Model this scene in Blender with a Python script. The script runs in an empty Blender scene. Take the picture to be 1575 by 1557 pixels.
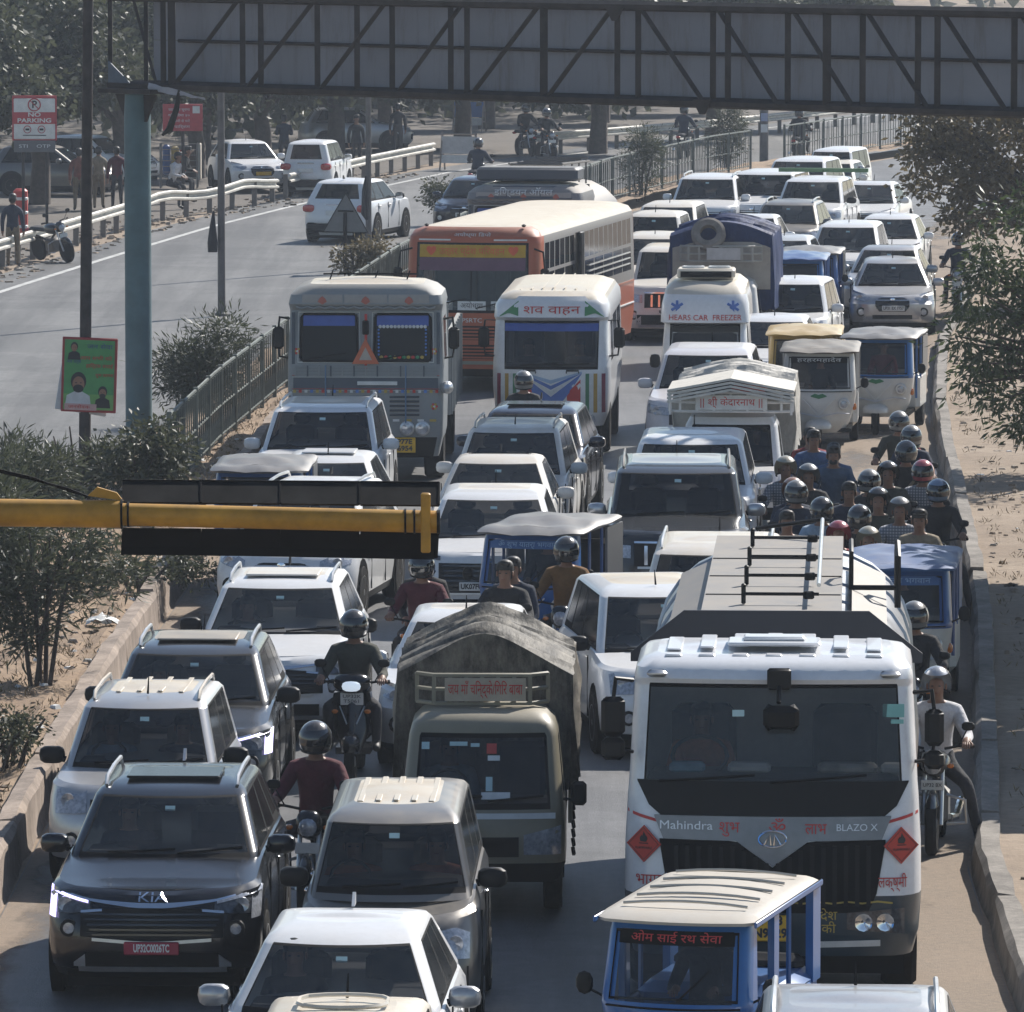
import bpy, math, random
import numpy as np
from mathutils import Vector, Matrix
R = math.radians
S = bpy.context.scene
COL = S.collection
random.seed(7)
rng = np.random.default_rng(7)

# ------------------------------------------------------------------ camera
CAM_H, PITCH, LENS = 9.4, 5.29, 240.0
cd = bpy.data.cameras.new('camera')
cam = bpy.data.objects.new('camera', cd); COL.objects.link(cam)
cd.lens = LENS; cd.sensor_width = 36; cd.sensor_fit = 'HORIZONTAL'
cd.clip_start = 0.5; cd.clip_end = 3000
cam.location = (0, 0, CAM_H)
cam.rotation_euler = (R(90 - PITCH), 0, 0)
S.camera = cam

HAZE = 0.00033
# ------------------------------------------------------------------ light
SUN_TO = Vector((0.68, 1.0, 1.0)).normalized()
W = bpy.data.worlds.new('World'); S.world = W; W.use_nodes = True
nt = W.node_tree
sky = nt.nodes.new('ShaderNodeTexSky'); sky.sky_type = 'NISHITA'; sky.sun_disc = False
sky.sun_elevation = math.asin(SUN_TO.z); sky.sun_rotation = math.atan2(SUN_TO.x, SUN_TO.y)
sky.dust_density = 0.3; sky.air_density = 1.0
bgn = nt.nodes['Background']; bgn.inputs[1].default_value = 0.082
nt.links.new(sky.outputs[0], bgn.inputs[0])
sl = bpy.data.lights.new('sun', 'SUN'); sl.energy = 5.0; sl.angle = R(0.55); sl.color = (1.0, 0.95, 0.88)
sun = bpy.data.objects.new('sun', sl); COL.objects.link(sun)
sun.rotation_euler = (-SUN_TO).to_track_quat('-Z', 'Y').to_euler()
S.view_settings.view_transform = 'Standard'; S.view_settings.look = 'None'
S.view_settings.exposure = 0.52; S.view_settings.gamma = 1.0
S.view_settings.use_curve_mapping = False
S.render.engine = 'CYCLES'
S.cycles.use_denoising = True
S.cycles.max_bounces = 8; S.cycles.transparent_max_bounces = 16; S.cycles.volume_bounces = 1
S.cycles.sample_clamp_indirect = 4.0
S.render.film_transparent = False

# ------------------------------------------------------------------ photo pixel -> world point on plane z=h  (1575 x 1557 photo)
FPX = LENS / 36 * 1575
_sp, _cp = math.sin(R(PITCH)), math.cos(R(PITCH))
def ray(px, py):
    a = (px - 787.5) / FPX; b = -(py - 778.5) / FPX
    return Vector((a, _cp + b * _sp, -_sp + b * _cp))
def at(px, py, h=0.0):
    d = ray(px, py); t = (h - CAM_H) / d.z
    return Vector((d.x * t, d.y * t, h))
def atZ(px, py, Y):
    d = ray(px, py); t = Y / d.y
    return Vector((d.x * t, Y, CAM_H + d.z * t))
def proj(p):
    x, y, z = p[0], p[1], p[2] - CAM_H
    dz = y * _cp - z * _sp; up = y * _sp + z * _cp
    return 787.5 + FPX * x / dz, 778.5 - FPX * up / dz

# ------------------------------------------------------------------ materials
MATS = {}
def _mix(t, fac, a, b):
    n = t.nodes.new('ShaderNodeMix'); n.data_type = 'RGBA'
    for s, v in ((0, fac), (6, a), (7, b)):
        if hasattr(v, 'links'): t.links.new(v, n.inputs[s])
        elif s == 0: n.inputs[0].default_value = v
        else: n.inputs[s].default_value = (*v, 1)
    return n.outputs[2]
def _noise(t, scale, detail=4, rough=0.6, coord='Object', stretch=None):
    tc = t.nodes.new('ShaderNodeTexCoord'); src = tc.outputs[coord]
    if stretch:
        mp = t.nodes.new('ShaderNodeMapping'); mp.inputs[3].default_value = stretch
        t.links.new(src, mp.inputs[0]); src = mp.outputs[0]
    n = t.nodes.new('ShaderNodeTexNoise'); n.inputs['Scale'].default_value = scale
    n.inputs['Detail'].default_value = detail; n.inputs['Roughness'].default_value = rough
    t.links.new(src, n.inputs['Vector']); return n.outputs[0]
def _ramp(t, src, p0, p1, v0=0.0, v1=1.0):
    m = t.nodes.new('ShaderNodeMapRange'); m.inputs[1].default_value = p0; m.inputs[2].default_value = p1
    m.inputs[3].default_value = v0; m.inputs[4].default_value = v1
    t.links.new(src, m.inputs[0]); return m.outputs[0]
def _math(t, op, a, b):
    m = t.nodes.new('ShaderNodeMath'); m.operation = op
    for i, v in enumerate((a, b)):
        if hasattr(v, 'links'): t.links.new(v, m.inputs[i])
        else: m.inputs[i].default_value = v
    return m.outputs[0]
def newmat(name):
    m = bpy.data.materials.new(name); m.use_nodes = True
    return m, m.node_tree, m.node_tree.nodes['Principled BSDF']
def _bump(t, b, src, strength, dist):
    n = t.nodes.new('ShaderNodeBump'); n.inputs['Strength'].default_value = strength
    n.inputs['Distance'].default_value = dist
    t.links.new(src, n.inputs['Height']); t.links.new(n.outputs[0], b.inputs['Normal'])
def plain(name, col, rough=0.5, metal=0.0, var=0.12, scale=6.0, bump=0.0, spec=0.5, coat=0.0, emit=None, estr=0.0):
    if name in MATS: return MATS[name]
    m, t, b = newmat(name)
    if var > 0:
        f = _noise(t, scale)
        f = _ramp(t, f, 0.3, 0.7)
        c = _mix(t, f, tuple(x * (1 - var) for x in col), tuple(min(1, x * (1 + var)) for x in col))
        t.links.new(c, b.inputs['Base Color'])
        if bump: _bump(t, b, f, bump, 0.02)
    else:
        b.inputs['Base Color'].default_value = (*col, 1)
    b.inputs['Roughness'].default_value = rough; b.inputs['Metallic'].default_value = metal
    b.inputs['Specular IOR Level'].default_value = spec
    b.inputs['Coat Weight'].default_value = coat
    if emit:
        b.inputs['Emission Color'].default_value = (*emit, 1); b.inputs['Emission Strength'].default_value = estr
    MATS[name] = m; return m
DUST = (0.43, 0.36, 0.27)
def paint(name, col, dust=0.25, rough=0.32, metal=0.0, coat=0.5, dcol=DUST):
    """vehicle paint: dust settled on upward faces and low down, faint blotches"""
    if name in MATS: return MATS[name]
    m, t, b = newmat(name)
    g = t.nodes.new('ShaderNodeNewGeometry'); sx = t.nodes.new('ShaderNodeSeparateXYZ')
    t.links.new(g.outputs['Normal'], sx.inputs[0])
    up = _ramp(t, sx.outputs[2], 0.35, 0.95)
    n1 = _ramp(t, _noise(t, 3.2, 6, 0.7), 0.3, 0.7, 0.45, 1.0)
    tc = t.nodes.new('ShaderNodeTexCoord'); sz = t.nodes.new('ShaderNodeSeparateXYZ'); t.links.new(tc.outputs['Object'], sz.inputs[0])
    low = _ramp(t, sz.outputs[2], 0.65, 0.15, 0.0, 0.5)
    f = _math(t, 'ADD', up, _math(t, 'ADD', low, 0.14))
    f = _math(t, 'MULTIPLY', _math(t, 'MULTIPLY', f, n1), dust)
    f = _math(t, 'MINIMUM', f, 0.95)
    n2 = _ramp(t, _noise(t, 14, 5, 0.7), 0.3, 0.7, 0.93, 1.05)
    vm = t.nodes.new('ShaderNodeVectorMath'); vm.operation = 'SCALE'; vm.inputs[0].default_value = col
    t.links.new(n2, vm.inputs['Scale'])
    c = _mix(t, f, vm.outputs[0], dcol)
    t.links.new(c, b.inputs['Base Color'])
    t.links.new(_math(t, 'ADD', _math(t, 'MULTIPLY', f, 0.45), rough), b.inputs['Roughness'])
    b.inputs['Metallic'].default_value = metal
    cw = _math(t, 'SUBTRACT', coat, _math(t, 'MULTIPLY', f, coat)); t.links.new(cw, b.inputs['Coat Weight'])
    b.inputs['Coat Roughness'].default_value = 0.06
    MATS[name] = m; return m
def glassmat(name, col=(0.005, 0.010, 0.015), alpha=0.56, rough=0.04, sp=0.6):
    if name in MATS: return MATS[name]
    m, t, b = newmat(name)
    oi = t.nodes.new('ShaderNodeObjectInfo')
    f = _math(t, 'MULTIPLY', _ramp(t, _noise(t, 2.2, 7, 0.72), 0.30, 0.75, 0.01, 0.16), _ramp(t, oi.outputs['Random'], 0.0, 1.0, 0.2, 1.0))
    t.links.new(_mix(t, f, col, (0.30, 0.30, 0.28)), b.inputs['Base Color'])
    b.inputs['Roughness'].default_value = rough; b.inputs['Alpha'].default_value = alpha
    b.inputs['Specular IOR Level'].default_value = sp
    MATS[name] = m; return m

BLACK = plain('black_plastic', (0.009, 0.0095, 0.0105), 0.5, spec=.2)
MATTE = plain('matte_black', (0.010, 0.010, 0.011), 0.8, spec=.12)
UNDER = plain('underbody_dark', (0.010, 0.010, 0.010), 0.95, spec=.03)
RUB = plain('tyre_rubber', (0.018, 0.017, 0.016), 0.9, var=0.3, scale=20, spec=.12)
RIM = plain('wheel_rim', (0.35, 0.35, 0.36), 0.35, 0.8)
STEEL = plain('wheel_steel', (0.16, 0.15, 0.14), 0.6, 0.4)
CHROME = plain('chrome', (0.75, 0.76, 0.78), 0.12, 1.0, var=0.03)
SILVER = plain('silver_trim', (0.55, 0.56, 0.57), 0.3, 0.7)
GLASS = glassmat('window_glass')
GLASSD = glassmat('dark_window_glass', (0.006, 0.008, 0.010), 0.9, 0.1, 0.1)
LAMP = plain('lamp_glass', (0.36, 0.38, 0.42), 0.1, 0.25, var=0.35, scale=30, coat=0.8)
LAMPD = plain('lamp_housing', (0.07, 0.075, 0.085), 0.12, 0.2, var=0.5, scale=25, coat=0.8)
AMBER = plain('amber_lens', (0.55, 0.16, 0.02), 0.2, coat=0.6)
REDL = plain('red_lens', (0.42, 0.03, 0.03), 0.2, coat=0.6)
WPLATE = plain('white_plate', (0.66, 0.66, 0.64), 0.4)
YPLATE = plain('yellow_plate', (0.72, 0.42, 0.02), 0.4)
DARKTXT = plain('black_lettering', (0.02, 0.02, 0.025), 0.5, var=0)
REDTXT = plain('red_lettering', (0.50, 0.035, 0.03), 0.5, var=0.1)
STICK = plain('toll_sticker', (0.42, 0.58, 0.60), 0.4, var=0.1)
PAPER = plain('paper_white', (0.62, 0.64, 0.64), 0.7)
SEATM = plain('seat_fabric', (0.032, 0.033, 0.037), 0.9, var=0.3)
SEATB = plain('seat_beige', (0.25, 0.22, 0.18), 0.9, var=0.2)
DASH = plain('dashboard', (0.025, 0.025, 0.028), 0.7)
SKIN = plain('skin', (0.23, 0.12, 0.075), 0.55, var=0.12)
HAIR = plain('hair', (0.012, 0.010, 0.009), 0.55, var=0.2, scale=40)

# ------------------------------------------------------------------ mesh builder
class MB:
    def __init__(s): s.v = []; s.f = []; s.m = []; s.mats = []; s.T = None
    def add(s, vs, fs, mat):
        if mat not in s.mats: s.mats.append(mat)
        k = s.mats.index(mat); o = len(s.v)
        if s.T is not None: vs = [s.T @ Vector(p) for p in vs]
        s.v.extend([tuple(p) for p in vs]); s.f.extend([tuple(i + o for i in f) for f in fs]); s.m.extend([k] * len(fs))
        return s
    def box(s, c, d, mat, tx=1.0, ty=1.0, rz=0.0, rx=0.0):
        x, y, z = d[0] / 2, d[1] / 2, d[2] / 2
        P = [Vector(p) for p in ((-x, -y, -z), (x, -y, -z), (x, y, -z), (-x, y, -z), (-x * tx, -y * ty, z), (x * tx, -y * ty, z), (x * tx, y * ty, z), (-x * tx, y * ty, z))]
        M = Matrix.Rotation(rz, 3, 'Z') @ Matrix.Rotation(rx, 3, 'X')
        return s.add([M @ p + Vector(c) for p in P], [(3, 2, 1, 0), (4, 5, 6, 7), (0, 1, 5, 4), (1, 2, 6, 5), (2, 3, 7, 6), (3, 0, 4, 7)], mat)
    def rbox(s, c, d, b, mat, tx=1.0, ty=1.0, rz=0.0, rx=0.0):
        x, y, z = d[0] / 2, d[1] / 2, d[2] / 2
        b = min(b, x * .95, y * .95, z * .95)
        M = Matrix.Rotation(rz, 3, 'Z') @ Matrix.Rotation(rx, 3, 'X'); V = []
        for zz, q in ((-z, b), (-z + b, 0), (z - b, 0), (z, b)):
            k = (zz + z) / (2 * z); ax = (x - q) * (1 + (tx - 1) * k); ay = (y - q) * (1 + (ty - 1) * k); bb = b * .9
            for px, py in ((-ax + bb, -ay), (ax - bb, -ay), (ax, -ay + bb), (ax, ay - bb), (ax - bb, ay), (-ax + bb, ay), (-ax, ay - bb), (-ax, -ay + bb)):
                V.append(M @ Vector((px, py, zz)) + Vector(c))
        F = [tuple(range(7, -1, -1)), tuple(range(24, 32))]
        for l in range(3):
            for i in range(8):
                j = (i + 1) % 8; F.append((l * 8 + i, l * 8 + j, l * 8 + 8 + j, l * 8 + 8 + i))
        return s.add(V, F, mat)
    def tube(s, pts, r, mat, n=6, closed=False):
        pts = [Vector(p) for p in pts]; m = len(pts); V = []; F = []
        rr = r if isinstance(r, (list, tuple)) else [r] * m
        up = None
        for i, p in enumerate(pts):
            a = pts[i - 1] if (i > 0 or closed) else p; b = pts[(i + 1) % m] if (i < m - 1 or closed) else p
            d = (b - a).normalized()
            if up is None: up = d.orthogonal().normalized()
            up = (up - d * up.dot(d))
            up = up.normalized() if up.length > 1e-5 else d.orthogonal().normalized()
            q = d.cross(up)
            for k in range(n):
                t = 2 * math.pi * k / n
                V.append(p + (up * math.cos(t) + q * math.sin(t)) * rr[i])
        for i in range(m if closed else m - 1):
            j = (i + 1) % m
            for k in range(n):
                l = (k + 1) % n; F.append((i * n + k, i * n + l, j * n + l, j * n + k))
        if not closed: F += [tuple(range(n - 1, -1, -1)), tuple(range((m - 1) * n, m * n))]
        return s.add(V, F, mat)
    def lathe(s, prof, mat, n=16, M=None, caps=True):
        V = []; F = []; m = len(prof)
        for r, z in prof:
            for k in range(n):
                t = 2 * math.pi * k / n; V.append(Vector((r * math.cos(t), r * math.sin(t), z)))
        if M is not None: V = [M @ p for p in V]
        for i in range(m - 1):
            for k in range(n):
                l = (k + 1) % n; F.append((i * n + k, i * n + l, (i + 1) * n + l, (i + 1) * n + k))
        if caps: F += [tuple(range(n - 1, -1, -1)), tuple(range((m - 1) * n, m * n))]
        return s.add(V, F, mat)
    def grid(s, rows, mat, flip=False):
        n = len(rows[0]); V = [p for r in rows for p in r]; F = []
        for i in range(len(rows) - 1):
            for k in range(n - 1):
                f = (i * n + k, i * n + k + 1, (i + 1) * n + k + 1, (i + 1) * n + k); F.append(f[::-1] if flip else f)
        return s.add(V, F, mat)
    def prism(s, poly, o, u, v, t, mat):
        """poly in (u,v) plane through o, extruded by vector t"""
        o, u, v, t = Vector(o), Vector(u), Vector(v), Vector(t); n = len(poly)
        V = [o + u * a + v * b for a, b in poly] + [o + u * a + v * b + t for a, b in poly]
        F = [tuple(range(n)), tuple(range(2 * n - 1, n - 1, -1))] + [(i, i + n, (i + 1) % n + n, (i + 1) % n) for i in range(n)]
        return s.add(V, F, mat)
    def sup(s, c, r, mat, e=2.6, nu=12, nv=7, z0=-1.0, z1=1.0, rot=None):
        """super-ellipsoid"""
        V = []; F = []
        g = lambda x: math.copysign(abs(x) ** (2 / e), x)
        for j in range(nv + 1):
            a = math.asin(max(-1, min(1, z0 + (z1 - z0) * j / nv))) if False else -math.pi / 2 + math.pi * ((z0 + 1) / 2 + (z1 - z0) / 2 * j / nv)
            for k in range(nu):
                t = 2 * math.pi * k / nu
                p = Vector((g(math.cos(a)) * g(math.cos(t)) * r[0], g(math.cos(a)) * g(math.sin(t)) * r[1], g(math.sin(a)) * r[2]))
                V.append((rot @ p if rot is not None else p) + Vector(c))
        for j in range(nv):
            for k in range(nu):
                l = (k + 1) % nu; F.append((j * nu + k, j * nu + l, (j + 1) * nu + l, (j + 1) * nu + k))
        F += [tuple(range(nu - 1, -1, -1)), tuple(range(nv * nu, nv * nu + nu))]
        return s.add(V, F, mat)
    def build(s, name, parent=None, sharp=35, label=None):
        us = sorted({i for f in s.f for i in f})
        if len(us) < len(s.v): mp = {i: n for n, i in enumerate(us)}; s.v = [s.v[i] for i in us]; s.f = [tuple(mp[i] for i in f) for f in s.f]
        me = bpy.data.meshes.new(name); me.from_pydata(s.v, [], s.f)
        for m in s.mats: me.materials.append(m)
        me.polygons.foreach_set('material_index', s.m)
        if sharp:
            me.polygons.foreach_set('use_smooth', [True] * len(s.f)); me.set_sharp_from_angle(angle=R(sharp))
        me.update()
        o = bpy.data.objects.new(name, me); COL.objects.link(o)
        if parent is not None: o.parent = parent
        if label: o['label'] = label
        return o
def remap(root, a, b):
    for ch in [root] + list(root.children_recursive):
        if ch.type == 'MESH':
            for v in ch.data.vertices: v.co.z = float(np.interp(v.co.z, a, b))
def thing(name, label, cat, loc=(0, 0, 0), rz=0.0, group=None):
    o = bpy.data.objects.new(name, None); COL.objects.link(o); o.empty_display_size = 0.2
    o.location = loc; o.rotation_euler = (0, 0, rz); tag(o, label, cat, group); return o
def tag(o, label=None, cat=None, group=None, kind=None):
    if label: o['label'] = label
    if cat: o['category'] = cat
    if group: o['group'] = group
    if kind: o['kind'] = kind
    return o
def dup(root):
    r = root.copy(); COL.objects.link(r)
    for ch in list(root.children):
        c = ch.copy(); COL.objects.link(c); c.parent = r
        for g in list(ch.children):
            d = g.copy(); COL.objects.link(d); d.parent = c
    return r
def recol(o, old, new):
    """give a copied object its own material in place of another"""
    for i, sl_ in enumerate(o.material_slots):
        if sl_.material == old: sl_.link = 'OBJECT'; sl_.material = new
_font_cache = {}
def textmesh(txt, size, mat, M, name, parent=None, w=None, ext=0.002, bold=0.0, xs=1.0):
    """flat lettering: M maps text plane (x right, y up) to parent space; w fits the width"""
    d = bpy.data.curves.new('lettering', 'FONT'); d.body = txt; d.size = size; d.align_x = 'CENTER'; d.align_y = 'CENTER'
    d.extrude = ext; d.offset = bold if txt.isascii() else 0.0; d.resolution_u = 3
    ob = bpy.data.objects.new('lettering', d); COL.objects.link(ob)
    dg = bpy.context.evaluated_depsgraph_get(); me = bpy.data.meshes.new_from_object(ob.evaluated_get(dg))
    bpy.data.objects.remove(ob); bpy.data.curves.remove(d)
    if len(me.vertices) == 0: return None
    xsr = [v.co.x for v in me.vertices]; k = 1.0
    if w: k = w / (max(xsr) - min(xsr))
    me.transform(M @ Matrix.Diagonal((k * xs if not w else k, 1, 1, 1)))
    me.materials.clear(); me.materials.append(mat)
    o = bpy.data.objects.new(name, me); COL.objects.link(o)
    if parent is not None: o.parent = parent
    return o
def textconf(txt, size, mat, L, x, z, name, parent, w, off=.008, cx=True):
    """lettering that follows a loft's front surface"""
    o = textmesh(txt, size, mat, Matrix.Translation((x, 0, z)) @ Matrix.Rotation(R(90), 4, 'X'), name, parent, w)
    for v in o.data.vertices: v.co.y = v.co.y + yfront(L, v.co.x, v.co.z) - off
    return o
def front_plane(x, y, z, tilt=0.0):
    """text plane facing -Y (tilt leans the top back by radians)"""
    return Matrix.Translation((x, y, z)) @ Matrix.Rotation(R(90) - tilt, 4, 'X')

# ------------------------------------------------------------------ ring loft: bodies, cabs, greenhouses
KEYS = ('w', 'yf', 'yr', 'rx', 'ry', 'qx', 'qy', 'bow', 'dz')
def LV(z, w, yf, yr, rx=.1, ry=.1, qx=None, qy=None, bow=0.0, dz=0.0):
    return dict(z=z, w=w, yf=yf, yr=yr, rx=rx, ry=ry, qx=rx if qx is None else qx, qy=ry if qy is None else qy, bow=bow, dz=dz)
def lerp_level(L, z):
    if z <= L[0]['z']: return dict(L[0], z=z)
    for a, b in zip(L, L[1:]):
        if z <= b['z']:
            t = (z - a['z']) / max(1e-6, b['z'] - a['z'])
            d = {k: a[k] + (b[k] - a[k]) * t for k in KEYS}; d['z'] = z; return d
    return dict(L[-1], z=z)
def yfront(L, x, z):
    l = lerp_level(L, z); f = l['w'] - l['rx']; x = min(abs(x), l['w'] * .999)
    if x <= f: return l['yf'] + l['bow'] * (x / max(f, 1e-4)) ** 2
    t = (x - f) / l['rx']; return l['yf'] + l['bow'] + l['ry'] * (1 - math.sqrt(max(0, 1 - t * t)))
def xside(L, z): return lerp_level(L, z)['w']
def ring(l, fb, sb, nc, ramp):
    P = []; w, f = l['w'], l['w'] - l['rx']; fr = l['w'] - l['qx']; y0 = l['yf'] + l['bow'] + l['ry']; y1 = l['yr'] - l['qy']
    for u in fb: P.append((u * f, l['yf'] + l['bow'] * u * u))
    for k in range(1, nc):
        t = k / nc * math.pi / 2; P.append((f + l['rx'] * math.sin(t), y0 - l['ry'] * math.cos(t)))
    for u in sb: P.append((w, y0 + (y1 - y0) * u))
    for k in range(1, nc):
        t = k / nc * math.pi / 2; P.append((fr + l['qx'] * math.cos(t), y1 + l['qy'] * math.sin(t)))
    for u in fb[::-1]: P.append((u * fr, l['yr']))
    for k in range(1, nc):
        t = k / nc * math.pi / 2; P.append((-fr - l['qx'] * math.sin(t), y1 + l['qy'] * math.cos(t)))
    for u in sb[::-1]: P.append((-w, y0 + (y1 - y0) * u))
    for k in range(1, nc):
        t = k / nc * math.pi / 2; P.append((-f - l['rx'] * math.cos(t), y0 - l['ry'] * math.sin(t)))
    out = []
    for x, y in P:
        t = max(0, min(1, (y - l['yf']) / ramp)); out.append(Vector((x, y, l['z'] + l['dz'] * t)))
    return out
def loft(L, regions=(), nf=8, ns=6, nc=3, ramp=1.0, roof='roof', crown=0.03, floor=None, default='body', zn=()):
    """returns {name: (verts, faces)}; regions = (sec, u0, u1, z0, z1, name) with sec F R B L C or S (both sides)"""
    fb = set(round(-1 + 2 * i / nf, 4) for i in range(nf + 1)); sb = set(round(i / ns, 4) for i in range(ns + 1))
    zs = set(round(l['z'], 4) for l in L) | set(zn)
    for sec, u0, u1, z0, z1, nm in regions:
        if sec in 'FB': fb |= {round(u0, 4), round(u1, 4)}
        elif sec in 'RLS': sb |= {round(u0, 4), round(u1, 4)}
        zs |= {round(z0, 4), round(z1, 4)}
    def clean(s, keep, lo, hi):
        s = sorted(x for x in s if lo - 1e-6 <= x <= hi + 1e-6); o = [s[0]]
        for x in s[1:]:
            if x - o[-1] > 1e-3: o.append(x)
        return o
    fb = clean(fb, None, -1, 1); sb = clean(sb, None, 0, 1); zs = clean(zs, None, L[0]['z'], L[-1]['z'])
    cols = [('F', a, b) for a, b in zip(fb, fb[1:])] + [('C', 0, 0)] * nc + [('R', a, b) for a, b in zip(sb, sb[1:])] + [('C', 1, 1)] * nc
    cols += [('B', a, b) for b, a in zip(fb[::-1], fb[::-1][1:])] + [('C', 1, 1)] * nc + [('L', a, b) for b, a in zip(sb[::-1], sb[::-1][1:])] + [('C', 0, 0)] * nc
    rings = [ring(lerp_level(L, z), fb, sb, nc, ramp) for z in zs]; n = len(cols); out = {}
    assert n == len(rings[0]), (n, len(rings[0]))
    def put(nm, q):
        v, f = out.setdefault(nm, ([], [])); o = len(v); v.extend(q); f.append(tuple(range(o, o + len(q))))
    for i in range(len(zs) - 1):
        zc = (zs[i] + zs[i + 1]) / 2
        for k, (sec, a, b) in enumerate(cols):
            nm = default; uc = (a + b) / 2
            for rs, u0, u1, z0, z1, rn in regions:
                if z0 - 1e-6 <= zc <= z1 + 1e-6 and (rs == sec or (rs == 'S' and sec in 'RL') or rs == 'A') and (sec == 'C' and rs in 'CA' and (rs == 'A' or u0 <= a <= u1) or sec != 'C' and (rs == 'A' or u0 - 1e-6 <= uc <= u1 + 1e-6)):
                    nm = rn
            if nm is None: continue
            l = (k + 1) % n
            put(nm, [rings[i][k], rings[i][l], rings[i + 1][l], rings[i + 1][k]])
    if roof:
        prev = rings[-1]; tl = L[-1]; ff = tl['w'] - tl['rx']; ya = tl['yf'] + tl['bow'] + tl['ry']; yb = tl['yr'] - tl['qy']; sp = max(.05, min(.5, (yb - ya) * .35))
        sm = lambda a: (lambda q: q * q * (3 - 2 * q))(max(0, min(1, a)))
        for t in (0.06, .18, .36, .6, .84, 1.0):
            h = crown * (1 - (1 - t) ** 2)
            cur = []
            for k, p in enumerate(rings[-1]):
                kf = sm((p.y - ya) / sp) * sm((yb - p.y) / sp * 1.0 + .0); x = p.x * (1 - t); y = p.y
                if k < len(fb): y = tl['yf'] + tl['bow'] * (x / max(ff, 1e-4)) ** 2
                cur.append(Vector((x, y, p.z + h * kf)))
            for k in range(n):
                l = (k + 1) % n
                if t == 1.0: q = [prev[k], prev[l], cur[l]] if (prev[k] - prev[l]).length < 1e-5 else [prev[k], prev[l], cur[l], cur[k]]
                else: q = [prev[k], prev[l], cur[l], cur[k]]
                put(roof, q)
            prev = cur
    if floor: put(floor, rings[0][::-1])
    # weld per part so smooth shading works
    res = {}
    for nm, (v, f) in out.items():
        key = {}; nv = []; nf_ = []
        for q in f:
            idx = []
            for i in q:
                p = v[i]; kk = (round(p.x, 4), round(p.y, 4), round(p.z, 4))
                if kk not in key: key[kk] = len(nv); nv.append(p)
                if key[kk] not in idx: idx.append(key[kk])
            if len(idx) >= 3: nf_.append(tuple(idx))
        res[nm] = (nv, nf_)
    return res
def fstrip(mb, L, xs, zlo, zhi, off, mat, thick=0.03, rows=3):
    """patch lying on a loft's front surface, proud by off"""
    n = len(xs)
    R_ = []
    for j in range(rows + 1):
        R_.append([Vector((x, yfront(L, x, a + (b - a) * j / rows) - off, a + (b - a) * j / rows)) for x, a, b in zip(xs, zlo, zhi)])
    mb.grid(R_, mat)
    bk = lambda p: p + Vector((0, thick, 0))
    edge = R_[0] + [r[-1] for r in R_[1:]] + R_[-1][::-1][1:] + [r[0] for r in R_[::-1][1:-1]]
    m = len(edge); mb.add(edge + [bk(p) for p in edge], [(i, i + m, (i + 1) % m + m, (i + 1) % m) for i in range(m)], mat)
    return mb
def lin(a, b, n): return [a + (b - a) * i / (n - 1) for i in range(n)]
def poly_strip(mb, L, top, bot, off, mat, n=8, thick=.03, rows=3, mirror=False):
    """top/bot = [(x,z)...] polylines with the same x ends"""
    xs = lin(top[0][0], top[-1][0], n)
    ev = lambda P, x: next((a[1] + (b[1] - a[1]) * (x - a[0]) / (b[0] - a[0]) for a, b in zip(P, P[1:]) if x <= b[0] + 1e-6), P[-1][1])
    zt = [ev(top, x) for x in xs]; zb = [ev(bot, x) for x in xs]
    fstrip(mb, L, xs, zb, zt, off, mat, thick, rows)
    if mirror: fstrip(mb, L, [-x for x in xs][::-1], zb[::-1], zt[::-1], off, mat, thick, rows)
    return mb
def put(parent, parts, name, mat, sharp=35):
    v, f = parts[name] if not isinstance(parts, tuple) else parts
    mb = MB(); mb.add(v, f, mat); return mb
def wheel(parent, x, y, r, wd, rim=None, name='wheel', rimr=0.62):
    sgn = 1 if x > 0 else -1
    M = Matrix.Translation((x, y, r)) @ Matrix.Rotation(R(90), 4, 'Y')
    h = wd / 2
    mb = MB(); mb.lathe([(r * rimr, -h), (r * .93, -h), (r, -h * .72), (r, h * .72), (r * .93, h), (r * rimr, h)], RUB, 20, M)
    o = mb.build(name, parent)
    mr = MB(); z = h * sgn
    mr.lathe([(r * rimr, z * .6), (r * rimr, z * 1.02), (r * .52 * rimr / .62, z * .9), (r * .2, z * .95), (r * .12, z * 1.0), (.001, z * 1.0)], rim or RIM, 14, M)
    mr.build('rim', o); return o
# ------------------------------------------------------------------ cars
WHITE = paint('white_paint', (0.70, 0.71, 0.72), 0.22)
WHITED = paint('dusty_white_paint', (0.66, 0.65, 0.62), 0.62)
CREAM = paint('cream_dusty_paint', (0.60, 0.56, 0.48), 0.75)
SILV = paint('silver_paint', (0.40, 0.41, 0.43), 0.25, 0.28, 0.55)
SILVD = paint('dusty_silver_paint', (0.42, 0.41, 0.39), 0.7, 0.35, 0.25)
GREY = paint('grey_paint', (0.09, 0.094, 0.10), 0.35, 0.28, 0.4)
GREYD = paint('dusty_grey_roof', (0.22, 0.21, 0.205), 0.6, 0.35, 0.3)
BLK = paint('black_paint', (0.006, 0.007, 0.010), 0.004, 0.22, 0.0, 0.28)
NAVY = paint('navy_paint', (0.009, 0.012, 0.024), 0.02, 0.22, 0.0, 0.5)
DKGREY = paint('dark_grey_paint', (0.026, 0.029, 0.033), 0.05, 0.24, 0.2, 0.6)

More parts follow.
